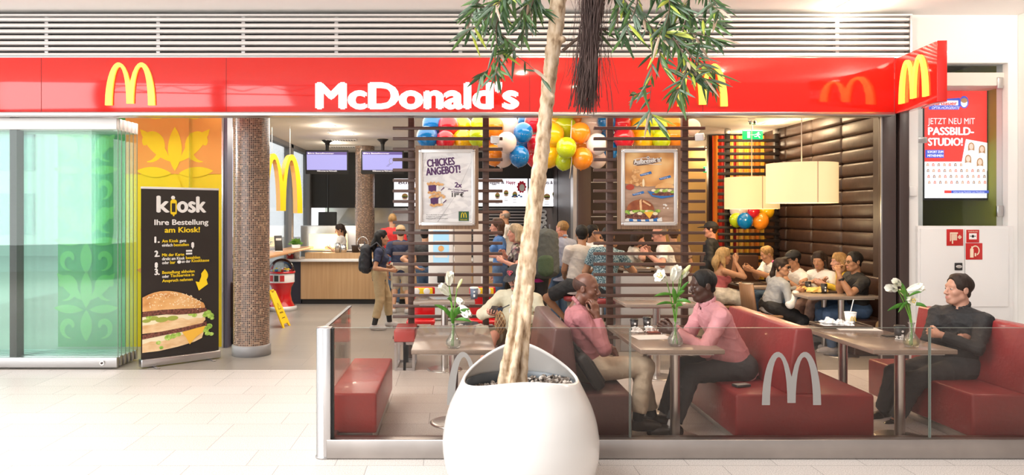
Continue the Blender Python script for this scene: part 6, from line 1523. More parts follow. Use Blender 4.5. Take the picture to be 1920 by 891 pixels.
def person(label, pel, head, rz, hy, s=1., hp=0., hr=0., skin='light', vox=.009, wl=None, wr_=None, al=None, ar=None, el_p=None, er_p=None, kl=None, kr=None,
           fl=None, fr=None, pl=None, pr=None, cl=.5, cr=.5, top=None, sleeve='short', bottom=None, leg=1.0, shoes=None, hair=None, style='short', belly=0., fem=False, socks=None,
           cap=None, cap_yaw=None, glasses=None, beard=None, group='people in the restaurant', face=True, collar=None, tank=False, skirt=None, stand=False, lips='light', yl=None, yr=None, neckcut=.055, long_=.30, hem=.10, nf=0.):
    """pel, head, wrists (wl, wr_) and ankles (al, ar) are points of the room; rz / hy turn the body and the head"""
    root = Vector((pel[0], pel[1], 0)); L = lambda p: Vector(p)-root
    Pc, Hc = L(pel), L(head)
    fw, lat = Vector((math.cos(rz), math.sin(rz), 0)), Vector((-math.sin(rz), math.cos(rz), 0))
    RH = Matrix.Rotation(hy, 3, 'Z') @ Matrix.Rotation(hp, 3, 'Y') @ Matrix.Rotation(hr, 3, 'X')
    hd = lambda x, y, z: Hc+RH @ Vector((x, y, z))*s
    N = Hc+(RH @ Vector((-.028, 0, -.05)))*s+Vector((0, 0, -.088*s))-(Hc-Pc).normalized()*.01-fw*nf
    u = (N-Pc); SL = u.length; u.normalize()
    lat2 = (lat-u*lat.dot(u)).normalized(); fw2 = lat2.cross(u)
    Rt = np.array([[fw2[i], lat2[i], u[i]] for i in range(3)], dtype=np.float32)
    wd = .90 if fem else 1.
    sh = .180*s*wd
    Sl, Sr = N-u*.078*s+lat2*sh, N-u*.078*s-lat2*sh
    dn = Vector((0, 0, -1))
    wl = L(wl) if wl is not None else Sl+dn*.50*s+fw*.06*s+lat*.05*s
    wr_ = L(wr_) if wr_ is not None else Sr+dn*.50*s+fw*.06*s-lat*.05*s
    El, wl = ik(Sl, wl, .285*s, .25*s, el_p or (dn*.6+lat*.6-fw*.5)); Er, wr_ = ik(Sr, wr_, .285*s, .25*s, er_p or (dn*.6-lat*.6-fw*.5))
    Jl, Jr = Pc+lat2*.085*s*(1.05 if fem else 1), Pc-lat2*.085*s*(1.05 if fem else 1)
    dfl = (fw*.40*s+Pc*0) if not stand else Vector((0, 0, 0))
    al = L(al) if al is not None else Vector((Jl.x+dfl.x, Jl.y+dfl.y, .08*s)); ar = L(ar) if ar is not None else Vector((Jr.x+dfl.x, Jr.y+dfl.y, .08*s))
    kp = Vector((0, 0, 1))*.6+fw
    Kl, al = ik(Jl, al, .425*s, .415*s, kl or kp); Kr, ar = ik(Jr, ar, .425*s, .415*s, kr or kp)
    # ---- flesh
    hp_ = [el(hd(-.012, 0, .034), V3((.096, .076, .088))*s, RH, .01), el(hd(.030, 0, -.042), V3((.060, .056, .080))*s, RH, .03*s)]
    if face:
        hp_ += [rc(hd(.060, -.012, -.100), hd(.060, .012, -.100), .021*s, None, .025*s), rc(hd(.0, -.046, -.062), hd(.048, -.022, -.098), .020*s, .016*s, .025*s), rc(hd(.0, .046, -.062), hd(.048, .022, -.098), .020*s, .016*s, .025*s),
                rc(hd(.072, -.036, .026), hd(.072, .036, .026), .014*s, None, .018*s), el(hd(.059, .042, -.028), V3((.020, .018, .017))*s, RH, .025*s), el(hd(.059, -.042, -.028), V3((.020, .018, .017))*s, RH, .025*s),
                el(hd(.094, .031, .004), V3((.014, .015, .011))*s, RH, .010*s, True), el(hd(.094, -.031, .004), V3((.014, .015, .011))*s, RH, .010*s, True),
                el(hd(.074, .031, .003), V3((.014, .015, .0135))*s, RH, .004*s), el(hd(.074, -.031, .003), V3((.014, .015, .0135))*s, RH, .004*s),
                rc(hd(.084, 0, .012), hd(.108, 0, -.034), .0085*s, .0125*s, .009*s), el(hd(.098, .014, -.038), V3((.012, .009, .0085))*s, RH, .006*s), el(hd(.098, -.014, -.038), V3((.012, .009, .0085))*s, RH, .006*s),
                el(hd(.084, 0, -.068), V3((.012, .026, .017))*s, RH, .014*s), rc(hd(.0975, -.019, -.068), hd(.0975, .019, -.068), .0030*s, None, .004*s, sub=True)]
    for q in (1, -1):
        hp_ += [el(hd(-.008, q*.078, -.004), V3((.020, .010, .031))*s, RH, .006*s), el(hd(-.004, q*.089, -.002), V3((.010, .006, .018))*s, RH, .004*s, True)]
    nk = [rc(hd(-.022, 0, -.055), N-u*.01, .053*s*wd, .058*s*wd, .02*s)]
    torso = [rc(Pc-u*.0*s, Pc+u*(SL*.35), .128*s, .118*s*wd, .03, None, (.80, 1.12, 1.), Rt), rc(Pc+u*(SL*.35), N-u*.14*s, .120*s*wd, .146*s*wd, .03, None, (.76, 1.10, 1.), Rt), rc(N-u*.062*s+lat2*.045*s, Sl, .056*s, .050*s*wd, .04*s), rc(N-u*.062*s-lat2*.045*s, Sr, .056*s, .050*s*wd, .04*s)]
    if belly: torso.append(el(Pc+u*.16*s+fw2*.06*s, V3((.11+belly, .14+belly*.6, .16))*s, Rt, .05))
    if fem: torso += [el(N-u*.20*s+fw2*.075*s+lat2*q*.062*s, V3((.062, .060, .062))*s, Rt, .03) for q in (1, -1)]
    armL = [rc(Sl, El, .050*s*wd, .040*s*wd, .02*s), rc(El, El+(wl-El)*.35, .040*s*wd, .040*s*wd, .012*s), rc(El+(wl-El)*.3, wl, .040*s*wd, .026*s*wd, .012*s)]
    armR = [rc(Sr, Er, .050*s*wd, .040*s*wd, .02*s), rc(Er, Er+(wr_-Er)*.35, .040*s*wd, .040*s*wd, .012*s), rc(Er+(wr_-Er)*.3, wr_, .040*s*wd, .026*s*wd, .012*s)]
    def legp(J, K, A): return [rc(J, K, .086*s, .056*s, .03*s), rc(K, K+(A-K)*.3, .054*s, .054*s, .02*s), rc(K+(A-K)*.25, A, .055*s, .036*s, .02*s)]
    legL, legR = legp(Jl, Kl, al), legp(Jr, Kr, ar)
    def footp(A, yaw):
        d = Vector((math.cos(yaw), math.sin(yaw), 0)); g = A+Vector((0, 0, -.045*s)); fl_ = [(A-Vector((0, 0, .08*s)), Vector((0, 0, -1)))]
        return [rc(g-d*.035*s, g+d*.11*s+Vector((0, 0, -.008*s)), .036*s, .034*s, .02*s, fl_), rc(g+d*.08*s, g+d*.165*s+Vector((0, 0, -.012*s)), .036*s, .026*s, .02*s, fl_), rc(A, g, .036*s, .036*s, .02*s)], d, fl_
    ftL, dL, cutL = footp(al, rz if yl is None else yl); ftR, dR, cutR = footp(ar, rz if yr is None else yr)
    fl = Vector(fl) if fl is not None else (wl-El); fr = Vector(fr) if fr is not None else (wr_-Er)
    hn = hand(wl+fl.normalized()*.012*s, fl, pl or -lat, 1, s*.96*wd, cl, .004 if vox < .008 else .006)+hand(wr_+fr.normalized()*.012*s, fr, pr or lat, -1, s*.96*wd, cr, .004 if vox < .008 else .006)
    flesh = hp_+nk+infl(torso, -.012)+armL+armR+(infl(legL, -.006)+infl(legR, -.006))+infl(ftL, -.006)+infl(ftR, -.006)+hn
    body = grow('person', flesh, SK[skin], vox, None, root); tag(body, label, 'person', group)
    # ---- clothes
    if top is not None:
        d = .012
        tp = infl(torso, d)+[rc(Pc-u*hem*s, Pc+u*.1*s, .126*s, .126*s, .03, [(Pc-u*hem*s, -u)], (.86, 1.18, 1.), Rt)]
        if tank: tp = [dict(p) for p in infl(torso[:2]+torso[4:], .010)]+[rc(Pc-u*hem*s, Pc+u*.1*s, .126*s, .126*s, .03, [(Pc-u*hem*s, -u)], (.86, 1.14, 1.), Rt)]
        for p in tp: p['cut'] = p['cut']+([(N-u*.155*s, u)] if tank else [])
        for S_, E_, W_, q in ((Sl, El, wl, 1), (Sr, Er, wr_, -1)):
            if tank or sleeve == 'none': continue
            if sleeve == 'short':
                c = S_+(E_-S_)*.62; n_ = (E_-S_).normalized(); tp += [rc(S_, c+n_*.03*s, .064*s*wd, .060*s*wd, .03*s, [(c, n_)])]
            else:
                c = W_-(W_-E_)*(.06 if sleeve == 'long' else .3); n_ = (W_-E_).normalized()
                tp += [rc(S_, E_, .060*s*wd, .053*s*wd, .03*s), rc(E_, W_, .054*s*wd, .038*s*wd, .015*s, [(c, n_)])]
        tp.append(rc(N-u*.03*s+fw2*.012*s, hd(-.02, 0, -.05), neckcut*s*wd, neckcut*s*wd-.002, .006, sub=True))
        grow('shirt', tp, top, max(vox, .006), body, wr=.0035)
        if collar is not None:
            cp = []; ax_ = (hd(-.022, 0, -.055)-N).normalized(); c0 = N+ax_*.012*s; fN = lat2.cross(ax_).normalized()
            for q in (1, -1):
                pts = [c0+fN*(.059*math.cos(a))*s+lat2*q*(.060*math.sin(a))*s+ax_*(.004-.022*math.cos(a))*s for a in [.28+k*.477 for k in range(7)]]
                for a_, b_ in zip(pts, pts[1:]): cp.append(rc(a_, b_, .0080*s, None, .010)); cp.append(rc(a_+ax_*.016*s, b_+ax_*.016*s, .0060*s, None, .012))
                tip = pts[0]-u*.036*s+lat2*q*.030*s+fw2*.016*s
                cp += [rc(pts[0]+ax_*.012*s, tip, .007*s, .0045*s, .012), rc(pts[1]+ax_*.012*s, tip, .0075*s, .0045*s, .014), rc(pts[2]+ax_*.010*s, tip, .007*s, .0045*s, .014)]
            grow('collar', cp, collar, min(vox, .005), body)
    if bottom is not None:
        bp = [rc(Pc-lat2*.05*s, Pc+lat2*.05*s, .118*s, None, .03), rc(Pc-u*.02*s, Pc+u*.07*s, .130*s, .126*s, .03, [(Pc+u*.085*s, u)], (.82, 1.12, 1.), Rt)]
        for J, K, A in ((Jl, Kl, al), (Jr, Kr, ar)):
            if leg > 0:
                n_ = (A-K).normalized(); c = K+(A-K)*leg; e = K+(A-K)*min(1.0, leg+.06)
                bp += [rc(J, K, .102*s, .074*s, .04*s), rc(K, e, .074*s, (.058+.022*(1-leg))*s, .02*s, [(c, n_)])]
            else:
                n_ = (K-J).normalized(); c = J+(K-J)*(1+leg); bp += [rc(J, K, .105*s, .090*s, .04*s, [(c, n_)])]
        grow('trousers' if leg > 0 else 'shorts', bp, bottom, max(vox, .007), body, wr=.003)
    if skirt is not None:
        bp = [rc(Pc-u*.02*s, Pc+u*.07*s, .130*s, .120*s, .03, [(Pc+u*.085*s, u)], (.85, 1.15, 1.), Rt)]
        for J, K in ((Jl, Kl), (Jr, Kr)): bp += [rc(J, J+(K-J)*.95, .112*s, .105*s, .10*s, [(J+(K-J)*.9, (K-J).normalized())])]
        grow('skirt', bp, skirt, max(vox, .008), body, wr=.004)
    if shoes is not None:
        for q in (0, 1):
            A, fp, ct, dd = ((al, ftL, cutL, dL), (ar, ftR, cutR, dR))[q]
            o = grow('shoe', [dict(p, cut=p['cut'] if i < 2 else [(A-Vector((0, 0, .005)), Vector((0, 0, 1)))]) for i, p in enumerate(infl(fp, .008))], shoes, max(vox*.8, .006), body)
            sp = B(); g = A+Vector((0, 0, -.076*s)); sp.sphere(g+dd*.06*s, (.135*s, .046*s, .012*s), mat('pale shoe sole', (.55, .53, .5), .6) if shoes.name.startswith('cloth sneaker') else M_RUBBER, 20, 6, rot=(0, 0, math.atan2(dd.y, dd.x))); sp.obj('sole', o)
    if socks is not None:
        for A, K in ((al, Kl), (ar, Kr)): grow('sock', [rc(A, A+(K-A)*.35, .043*s, .047*s, .01, [(A+(K-A)*.3, (K-A).normalized())])], socks, vox, body)
    # ---- hair, brows, eyes, lips
    if hair is not None and style:
        m = HR[hair]; fc_ = el(hd(.098, 0, -.050), V3((.078, .092, .098))*s, RH, .012*s, True); hs = []
        side = [rc(hd(-.030, q*.068, .02), hd(-.030, q*.062, -.05), .022*s, .016*s, .02*s) for q in (1, -1)]
        if style == 'buzz': hs = [el(hd(-.016, 0, .038), V3((.098, .0785, .0895))*s, RH, .008, cut=[(hd(.058, 0, .07), RH @ Vector((1, 0, -.25)).normalized()), (hd(0, 0, -.045), RH @ Vector((.35, 0, -1)).normalized())])]+[fc_]
        elif style in ('crop', 'short'): hs = [rc(hd(.038, -.030, .100), hd(.030, .032, .106), .020*s, .018*s, .03*s), rc(hd(.02, 0, .104), hd(-.05, 0, .105), .026*s, .026*s, .03*s)]*(style == 'short')+[el(hd(-.050, 0, -.030), V3((.040, .055, .042))*s, RH, .03)]+[el(hd(-.014, 0, .041), V3((.100, .081, .0895) if style == 'crop' else (.103, .083, .092))*s, RH, .008, cut=[(hd(.066, 0, .07), RH @ Vector((1, 0, -.15)).normalized()), (hd(0, 0, -.050), RH @ Vector((.45, 0, -1)).normalized())])]+[fc_]
        elif style == 'fringe': hs = [el(hd(-.020, 0, .034), V3((.097, .0785, .080))*s, RH, .008, cut=[(hd(-.02, 0, .055), RH @ Vector((.3, 0, 1)).normalized()), (hd(0, 0, -.05), RH @ Vector((.35, 0, -1)).normalized())]), fc_]
        else:
            hs = [el(hd(-.014, 0, .044), V3((.104, .084, .092))*s, RH, .012)]+side+[rc(hd(.040, -.035, .108), hd(.044, .034, .106), .018*s, .017*s, .03*s), fc_]
            if style == 'bob': hs += [rc(hd(-.035, q*.068, .03), hd(-.018, q*.078, -.095), .034*s, .030*s, .03*s) for q in (1, -1)]+[rc(hd(-.075, 0, .02), hd(-.07, 0, -.105), .055*s, .050*s, .03*s, None, (.8, 1.35, 1.), np.array(RH))]
            if style in ('long', 'pony'):
                hs += [rc(hd(-.045, q*.060, .03), hd(-.035, q*.072, -.10), .032*s, .024*s, .03*s) for q in (1, -1)] if style == 'long' else []
                b0 = hd(-.095, 0, .055 if style == 'pony' else .0); b1 = b0+RH @ Vector((-.035, 0, 0))*s+Vector((0, 0, -long_*.45*s)); b2 = b0+RH @ Vector((-.02, 0, 0))*s+Vector((0, 0, -long_*s))
                ww = .075 if style == 'long' else .034
                hs += [rc(b0, b1, ww*.8*s, ww*s, .03*s, None, (.62, 1., 1.), np.array(RH)) if style == 'long' else rc(b0, b1, .03*s, ww*s, .02*s), rc(b1, b2, ww*s, ww*.45*s, .03*s, None, (.62, 1., 1.), np.array(RH)) if style == 'long' else rc(b1, b2, ww*s, .012*s, .02*s)]
                if style == 'long': hs += [rc(hd(-.02, q*.066, -.06), hd(-.01, q*.075, -.06)+Vector((0, 0, -long_*.6*s)), .026*s, .014*s, .02*s) for q in (1, -1)]
        grow('hair', hs, m, min(vox, .006), body, wr=.0022)
    if vox < .0095 and face:
        e = B()
        for q in (1, -1): Re = RH.to_euler(); e.sphere(hd(.0795, q*.031, .002), (.0098*s, .0125*s, .0058*s), M_EYE, 14, 10, rot=Re); e.sphere(hd(.0852, q*.031, .0025), (.0050*s, .0056*s, .0056*s), M_IRIS, 10, 8, rot=Re)
        e.obj('eyes', body)
        grow('eyebrows', [rc(hd(.084, q*.014, .026), hd(.074, q*.048, .028), .0050*s, .0035*s, .004) for q in (1, -1)], HR[hair if hair and hair not in ('grey',) else 'dark'], .0035, body)
        grow('lips', [rc(hd(.0915, -.015, -.0640), hd(.0915, .015, -.0640), .0046*s, None, .006), rc(hd(.0905, -.013, -.0730), hd(.0905, .013, -.0730), .0052*s, None, .006)], M_LIP[lips], .0035, body)
    if beard is not None:
        grow('beard', [rc(hd(.056, -.010, -.106), hd(.056, .010, -.106), .027*s, None, .02), rc(hd(.095, -.018, -.055), hd(.095, .018, -.055), .009*s, None, .01)]+[rc(hd(.0, q*.060, -.03), hd(.05, q*.030, -.10), .012*s, .018*s, .02) for q in (1, -1)]+[el(hd(.11, 0, -.070), V3((.02, .02, .008))*s, RH, .004, True)], HR[beard], .005, body)
    if glasses is not None:
        g = B(); dark = glasses == 'dark'; rr = .024 if dark else .021
        for q in (1, -1):
            c = hd(.100, q*.034, .0); R4 = RH.to_4x4()
            g.lathe(c, [(0, 0), (rr*s, 0)], M_LENS if dark else M_CLEARLENS, 20, (RH @ Matrix.Rotation(PI/2, 3, 'Y')), False)
            g.tube([c+RH @ Vector((0, rr*math.cos(a), rr*math.sin(a)))*s for a in [k*PI/10 for k in range(21)]], .0022*s, M_FRAME, 6, False)
            g.tube([hd(.098, q*.056, .004), hd(.04, q*.082, .010), hd(-.01, q*.086, .012)], .0022*s, M_FRAME, 6)
        g.tube([hd(.102, -.012, .004), hd(.106, 0, .008), hd(.102, .012, .004)], .002*s, M_FRAME, 6); g.obj('glasses', body)
    if cap is not None:
        cy = RH if cap_yaw is None else Matrix.Rotation(cap_yaw, 3, 'Z') @ Matrix.Rotation(hp, 3, 'Y')
        hc = lambda x, y, z: Hc+cy @ Vector((x, y, z))*s
        cpart = [el(hc(-.010, 0, .050), V3((.110, .090, .090))*s, cy, .01, cut=[(hc(0, 0, .040), cy @ Vector((-.12, 0, -1)).normalized())])]
        cpart += [rc(hc(.085, 0, .048), hc(.150, 0, .036), .078*s, .060*s, .004, [(hc(.06, 0, .05), cy @ Vector((-1, 0, 0)))], (1, 1, .09), np.array(cy))]
        grow('cap', cpart, cap, min(vox, .006), body)
    body['_h'] = 0; del body['_h']
    return body, dict(hd=hd, N=N+root, u=u, fw=fw2, lat=lat2, Pc=Pc+root, wl=wl+root, wr=wr_+root, root=root, RH=RH, El=El+root, Er=Er+root, s=s)
finish_trunk()
C_PINK = cloth('pink shirt', (.60, .27, .29), .7); C_PINK2 = cloth('dusty pink shirt', (.37, .135, .145), .7); C_BEIGE = cloth('beige chino', (.56, .46, .34)); C_BLACK = cloth('black', (.014, .013, .014), .7); C_CHAR = cloth('charcoal', (.045, .045, .048)); C_NAVY = cloth('navy', (.018, .024, .060)); C_KHAKI = cloth('khaki', (.40, .29, .155)); C_WHITE = cloth('white', (.74, .72, .69)); C_GREY = cloth('grey tee', (.50, .45, .41)); C_LBLUE = cloth('pale blue', (.42, .48, .66)); C_JEANS = cloth('jeans', (.06, .11, .20)); C_RED = cloth('red tee', (.55, .02, .02)); C_CREAM = cloth('cream jacket', (.60, .55, .40)); C_OLIVE = cloth('olive shorts', (.13, .10, .055)); C_YEL = cloth('mustard', (.62, .40, .03)); C_SWEAT = cloth('grey marl', (.30, .31, .33)); C_ROSE = cloth('rose top', (.42, .10, .11))
C_SNEAK = cloth('sneaker grey', (.42, .38, .36)); C_SHOE = mat('dark leather shoe', (.025, .016, .012), .3); C_SKIRT = cloth('pale check', (.60, .56, .50), var=.3)
C_FLOR = ramp_mat('flower print cloth', [(.3, (.05, .03, .04)), (.45, (.42, .38, .33)), (.55, (.22, .05, .10)), (.7, (.10, .09, .05))], kind='voronoi', scale=(26, 26, 26), rough=.8)
C_TEAL = ramp_mat('speckled teal cloth', [(.4, (.03, .07, .09)), (.52, (.09, .18, .22)), (.62, (.42, .50, .52))], scale=(70, 70, 70), rough=.85, detail=1)
C_STRAP = cloth('strap', (.05, .05, .06))
Rf = math.radians
V = Vector
# the two men in pink and the lone man: nearest the camera
p1, d1 = person('bald man in a dusty pink shirt on the brown bench, hand to his chin', P(1103, 689, 6.0), P(1100, 541, 6.0), 0, Rf(-28), 1.02, hp=.05, nf=.055, skin='dark', vox=.0055,
    wr_=P(1119, 595, 5.84), wl=P(1149, 655, 6.05), er_p=V((-.35, -.35, -1)), el_p=V((-.6, .5, -.5)), fr=V((-.16, .06, .95)), pr=V((-.4, .9, -.1)), cr=(.85, .8, .75, .7), fl=V((.45, -.15, -.85)), pl=V((-.8, -.2, -.5)), cl=.3,
    ar=P(1196, 787, 5.86), al=P(1222, 779, 6.12), top=C_PINK2, sleeve='long', collar=C_PINK2, bottom=C_BEIGE, leg=.86, shoes=C_SHOE, hair='stubble', style='fringe', socks=C_BLACK, lips='dark', beard=None, group='guests seated at the glass barrier')
p2, d2 = person('man in a bright pink shirt leaning on the table with folded hands', P(1384, 684, 6.1), P(1318, 536, 6.05), PI, PI+Rf(6), 1.05, hp=.10, skin='darker', vox=.0055,
    wl=P(1266, 622, 5.90), wr_=P(1260, 613, 6.10), el_p=V((.55, -.55, -1)), er_p=V((.3, .6, -1)), fl=V((-.85, .35, .18)), fr=V((-.85, -.35, .20)), pl=V((.1, 1, .1)), pr=V((.1, -1, .1)), cl=.75, cr=.8,
    al=P(1262, 797, 5.85), ar=P(1245, 780, 6.2), top=C_PINK, sleeve='long', collar=C_PINK, bottom=C_CHAR, leg=.93, shoes=C_SHOE, hair='black', style='crop', socks=C_WHITE, lips='dark', belly=.02, group='guests seated at the glass barrier')
p3, d3 = person('lone man in a black shirt with dark short hair and folded arms', P(1790, 684, 6.15), P(1797, 543, 6.15), PI+Rf(28), PI+Rf(2), 1.02, hp=-.06, skin='light', vox=.0055,
    wl=P(1764, 628, 5.96), wr_=P(1802, 632, 6.02), el_p=V((.7, -.7, -.7)), er_p=V((-.8, .2, -.8)), fl=V((-.35, .93, 0)), fr=V((.9, -.1, -.2)), pl=V((.6, .7, 0)), pr=V((0, .9, 0)), cl=.8, cr=.9,
    al=P(1680, 786, 6.25), ar=P(1655, 770, 6.42), top=C_BLACK, sleeve='long', collar=C_BLACK, bottom=C_CHAR, leg=.93, shoes=C_SHOE, hair='dark', style='short', lips='light', group='guests seated at the glass barrier')
# man with the black cap
p4, d4 = person('stout man in a cream jacket and black cap looking at his phone', P(972, 632, 7.8), P(968, 521, 7.62), Rf(-108), Rf(-125), 1.02, hp=.32, skin='ruddy', vox=.0075, belly=.06,
    wr_=P(930, 586, 7.42), wl=P(984, 594, 7.45), er_p=V((-1, .1, -.7)), el_p=V((1, .1, -.7)), fr=V((-.35, -.6, -.1)), pr=V((.1, -.2, 1)), cr=.8, fl=V((-.35, -.6, -.45)), pl=V((-.1, .2, -1)), cl=.35,
    ar=P(900, 690, 7.15), al=P(962, 700, 7.15), kr=V((-.5, -1, 1.3)), kl=V((0, -1, .8)), top=C_CREAM, sleeve='long', bottom=C_OLIVE, leg=-.06, shoes=C_SNEAK, hair='grey', style=None, beard='grey', cap=cloth('black cap', (.035, .033, .036)), glasses='clear')
b = B(); q = grow('undershirt', [rc(d4['N']-d4['root']-d4['u']*.06+d4['fw']*.075, d4['Pc']-d4['root']+d4['u']*.10+d4['fw']*.150, .060, .085, .03, None, (.55, 1.15, 1.), np.array([[d4['fw'][i], d4['lat'][i], d4['u'][i]] for i in range(3)]))], C_WHITE, .008, p4)
b = B(); Mx = Matrix.Translation(d4['hd'](.092, 0, .088)) @ d4['RH'].to_4x4() @ Matrix.Rotation(PI/2, 4, 'Z') @ Matrix.Rotation(-.42, 4, 'X')
sh_ = [(-.036, .012), (-.024, .024), (.024, .024), (.036, .012), (0, -.030)]
b.poly(sh_, mat('red badge', (.55, .03, .06), .5), y=-.014); b.poly([(x*.82, z*.80) for x, z in sh_], M_BLACK, y=-.0146); b.heavy('S', 0, -.013, .028, mat('red badge', (.55, .03, .06)), d=.10, align='c', width=.034, y=-.0152); b.xform(Mx); b.obj('cap_badge', p4)
b = B(); b.sphere(d4['N']-d4['root']-d4['u']*.20+d4['fw']*.165+V((-.02, 0, 0)), (.024, .006, .02), mat('brown lens', (.12, .03, .02), .15)); b.sphere(d4['N']-d4['root']-d4['u']*.245+d4['fw']*.17+V((-.02, 0, 0)), (.024, .006, .02), mat('brown lens', (.12, .03, .02), .15)); b.obj('hanging_sunglasses', p4)
# standing people near the counter
pg, dg_ = person('walking girl with long black hair, navy tee and khaki cropped trousers', P(711, 513, 11.3), P(716, 446, 11.3), 0, Rf(4), .93, skin='olive', vox=.0085, stand=True, fem=True, hair='black', style='long', long_=.26,
    wr_=P(731, 507, 11.12), wl=P(728, 500, 11.5), er_p=V((-.5, -.5, -1)), ar=P(702, 609, 11.2), al=P(731, 606, 11.45), kr=V((1, 0, .2)), kl=V((1, 0, .2)), top=C_NAVY, bottom=C_KHAKI, leg=.72, shoes=C_SNEAK, socks=C_BLACK, cr=.7, hem=.12)
R_ = Rf(90)
person('man in a navy tee, khaki shorts and tan cap standing behind the slats', P(750, 500, 13.2), P(751, 436, 13.2), R_+.2, R_+.1, 1.0, skin='tan', vox=.011, stand=True, top=C_NAVY, bottom=cloth('light khaki', (.55, .47, .36)), leg=.05, shoes=C_SNEAK, hair='brown', cap=cloth('tan cap', (.42, .28, .15)), ar=P(764, 579, 13.1), al=P(738, 579, 13.2), kr=V((0, 1, 0)), kl=V((0, 1, 0)))
person('short haired boy in a red tee in front of the till', P(735, 484, 13.95), P(736, 413, 13.95), R_, R_, 1.0, skin='tan', vox=.011, stand=True, top=C_RED, bottom=C_JEANS, shoes=C_SNEAK, hair='sand', style='buzz', kr=V((0, 1, 0)), kl=V((0, 1, 0)))
person('man in a black tee and jeans at the order terminal behind the poster screen', P(800, 504, 12.6), P(798, 440, 12.6), R_-.1, R_-.3, 1.02, skin='tan', vox=.011, stand=True, top=C_BLACK, bottom=C_JEANS, shoes=C_SNEAK, hair='black', wr_=P(822, 488, 12.3), wl=P(778, 500, 12.4), kr=V((0, 1, 0)), kl=V((0, 1, 0)))
person('counter worker with a dark ponytail in a white tee behind the display', P(640, 480, 15.55), P(637, 431, 15.55), PI-.1, PI+.2, .95, hp=.25, skin='tan', vox=.009, stand=True, fem=True, top=C_WHITE, bottom=C_BLACK, shoes=C_SHOE, hair='dark', style='pony', wl=P(618, 464, 15.5), wr_=P(620, 466, 15.75), kr=V((-1, 0, 0)), kl=V((-1, 0, 0)))
person('blonde woman with a bob in a flowered top between screen and trunk', P(975, 512, 10.3), P(966, 437, 10.2), PI-.15, PI, .98, skin='ruddy', vox=.0085, stand=True, fem=True, top=C_FLOR, bottom=C_BLACK, shoes=C_SHOE, hair='ash', style='bob', wl=P(944, 490, 10.0), wr_=P(945, 478, 10.3), kr=V((-1, 0, 0)), kl=V((-1, 0, 0)), sleeve='short', cl=.7)
person('curly brown haired woman in blue beside the chicken poster screen', P(938, 508, 11.2), P(932, 425, 11.2), PI, PI+.1, .98, skin='ruddy', vox=.009, stand=True, fem=True, top=cloth('bright blue', (.05, .14, .34)), bottom=C_JEANS, shoes=C_SNEAK, hair='brown', style='bob', kr=V((-1, 0, 0)), kl=V((-1, 0, 0)), wl=P(918, 480, 11.0))
person('bald man in a white shirt far behind the blonde woman', P(955, 490, 13.6), P(946, 407, 13.6), PI-.4, PI-.5, 1.0, skin='tan', vox=.011, stand=True, top=C_WHITE, bottom=C_BLACK, shoes=C_SHOE, hair='grey', style='fringe', kr=V((-1, 0, 0)), kl=V((-1, 0, 0)))
pk, dk = person('backpacker in magenta mostly hidden behind the trunk', P(1006, 515, 10.9), P(1003, 436, 10.9), R_, R_, 1.0, skin='tan', vox=.010, stand=True, fem=True, top=cloth('magenta', (.48, .02, .20)), bottom=C_CHAR, shoes=C_SHOE, hair='brown', style='short', kr=V((0, 1, 0)), kl=V((0, 1, 0)))
person('grey haired man in a pale blue shirt standing with his back turned', P(1052, 507, 11.6), P(1054, 429, 11.6), R_+.5, R_+.75, 1.02, skin='ruddy', vox=.0085, stand=True, top=C_LBLUE, sleeve='long', collar=C_LBLUE, bottom=C_JEANS, shoes=C_SHOE, hair='sand', style='buzz', wl=P(1037, 440, 11.5), el_p=V((-.8, 0, -1)), kr=V((-.3, 1, 0)), kl=V((-.3, 1, 0)), hem=.16)
person('man in a grey tee and black shorts on a bar stool, back turned', P(1083, 536, 10.0), P(1091, 440, 10.05), R_+.35, R_-.1, 1.03, skin='olive', vox=.008, top=C_GREY, bottom=cloth('black shorts', (.02, .02, .022)), leg=-.22, shoes=C_SHOE, hair='black', wl=P(1058, 518, 10.3), wr_=P(1120, 488, 10.4), al=P(1062, 600, 10.25), ar=P(1092, 598, 10.35), kl=V((-.9, .3, .1)), kr=V((0, 1, .4)), hem=.12)
person('dark haired man resting his chin on his hand beyond the grey tee', P(1106, 520, 10.95), P(1112, 438, 10.9), .2, Rf(-5), 1.0, skin='olive', vox=.0085, top=C_WHITE, bottom=C_JEANS, shoes=C_SHOE, hair='black', wr_=P(1121, 451, 10.75), fr=V((-.1, 0, 1)), cr=.7, er_p=V((.4, -.4, -1)), al=P(1135, 590, 10.9), ar=P(1130, 592, 10.7))
person('person in a speckled teal top sitting behind the slats', P(1131, 548, 9.78), P(1140, 444, 9.85), R_, R_-.2, 1.02, skin='olive', vox=.009, belly=.03, top=C_TEAL, bottom=C_BLACK, shoes=C_SHOE, hair='black', wl=P(1108, 510, 10.1), wr_=P(1170, 500, 10.1), al=P(1120, 600, 10.1), ar=P(1145, 600, 10.1), kl=V((-.3, 1, .6)), kr=V((.3, 1, .6)), hem=.14)
person('man in a white tee with glasses sitting below the burger poster', P(1262, 526, 10.6), P(1236, 440, 10.55), PI-.35, PI-.1, 1.02, hp=.25, skin='ruddy', vox=.009, top=C_WHITE, bottom=C_BLACK, shoes=C_SHOE, hair='grey', style='fringe', glasses='clear', wl=P(1215, 478, 10.3), wr_=P(1218, 472, 10.8), belly=.03, al=P(1235, 590, 10.6), ar=P(1240, 592, 10.9))
person('dark haired woman sitting opposite the white tee behind the poster', P(1180, 525, 11.45), P(1196, 447, 11.35), 0, -.1, .95, hp=.2, skin='light', vox=.010, fem=True, top=cloth('pale print', (.5, .46, .40), var=.3), bottom=C_BLACK, shoes=C_SHOE, hair='dark', style='bob', wr_=P(1208, 470, 11.15), wl=P(1210, 474, 11.4), al=P(1205, 585, 11.45), ar=P(1203, 587, 11.25))
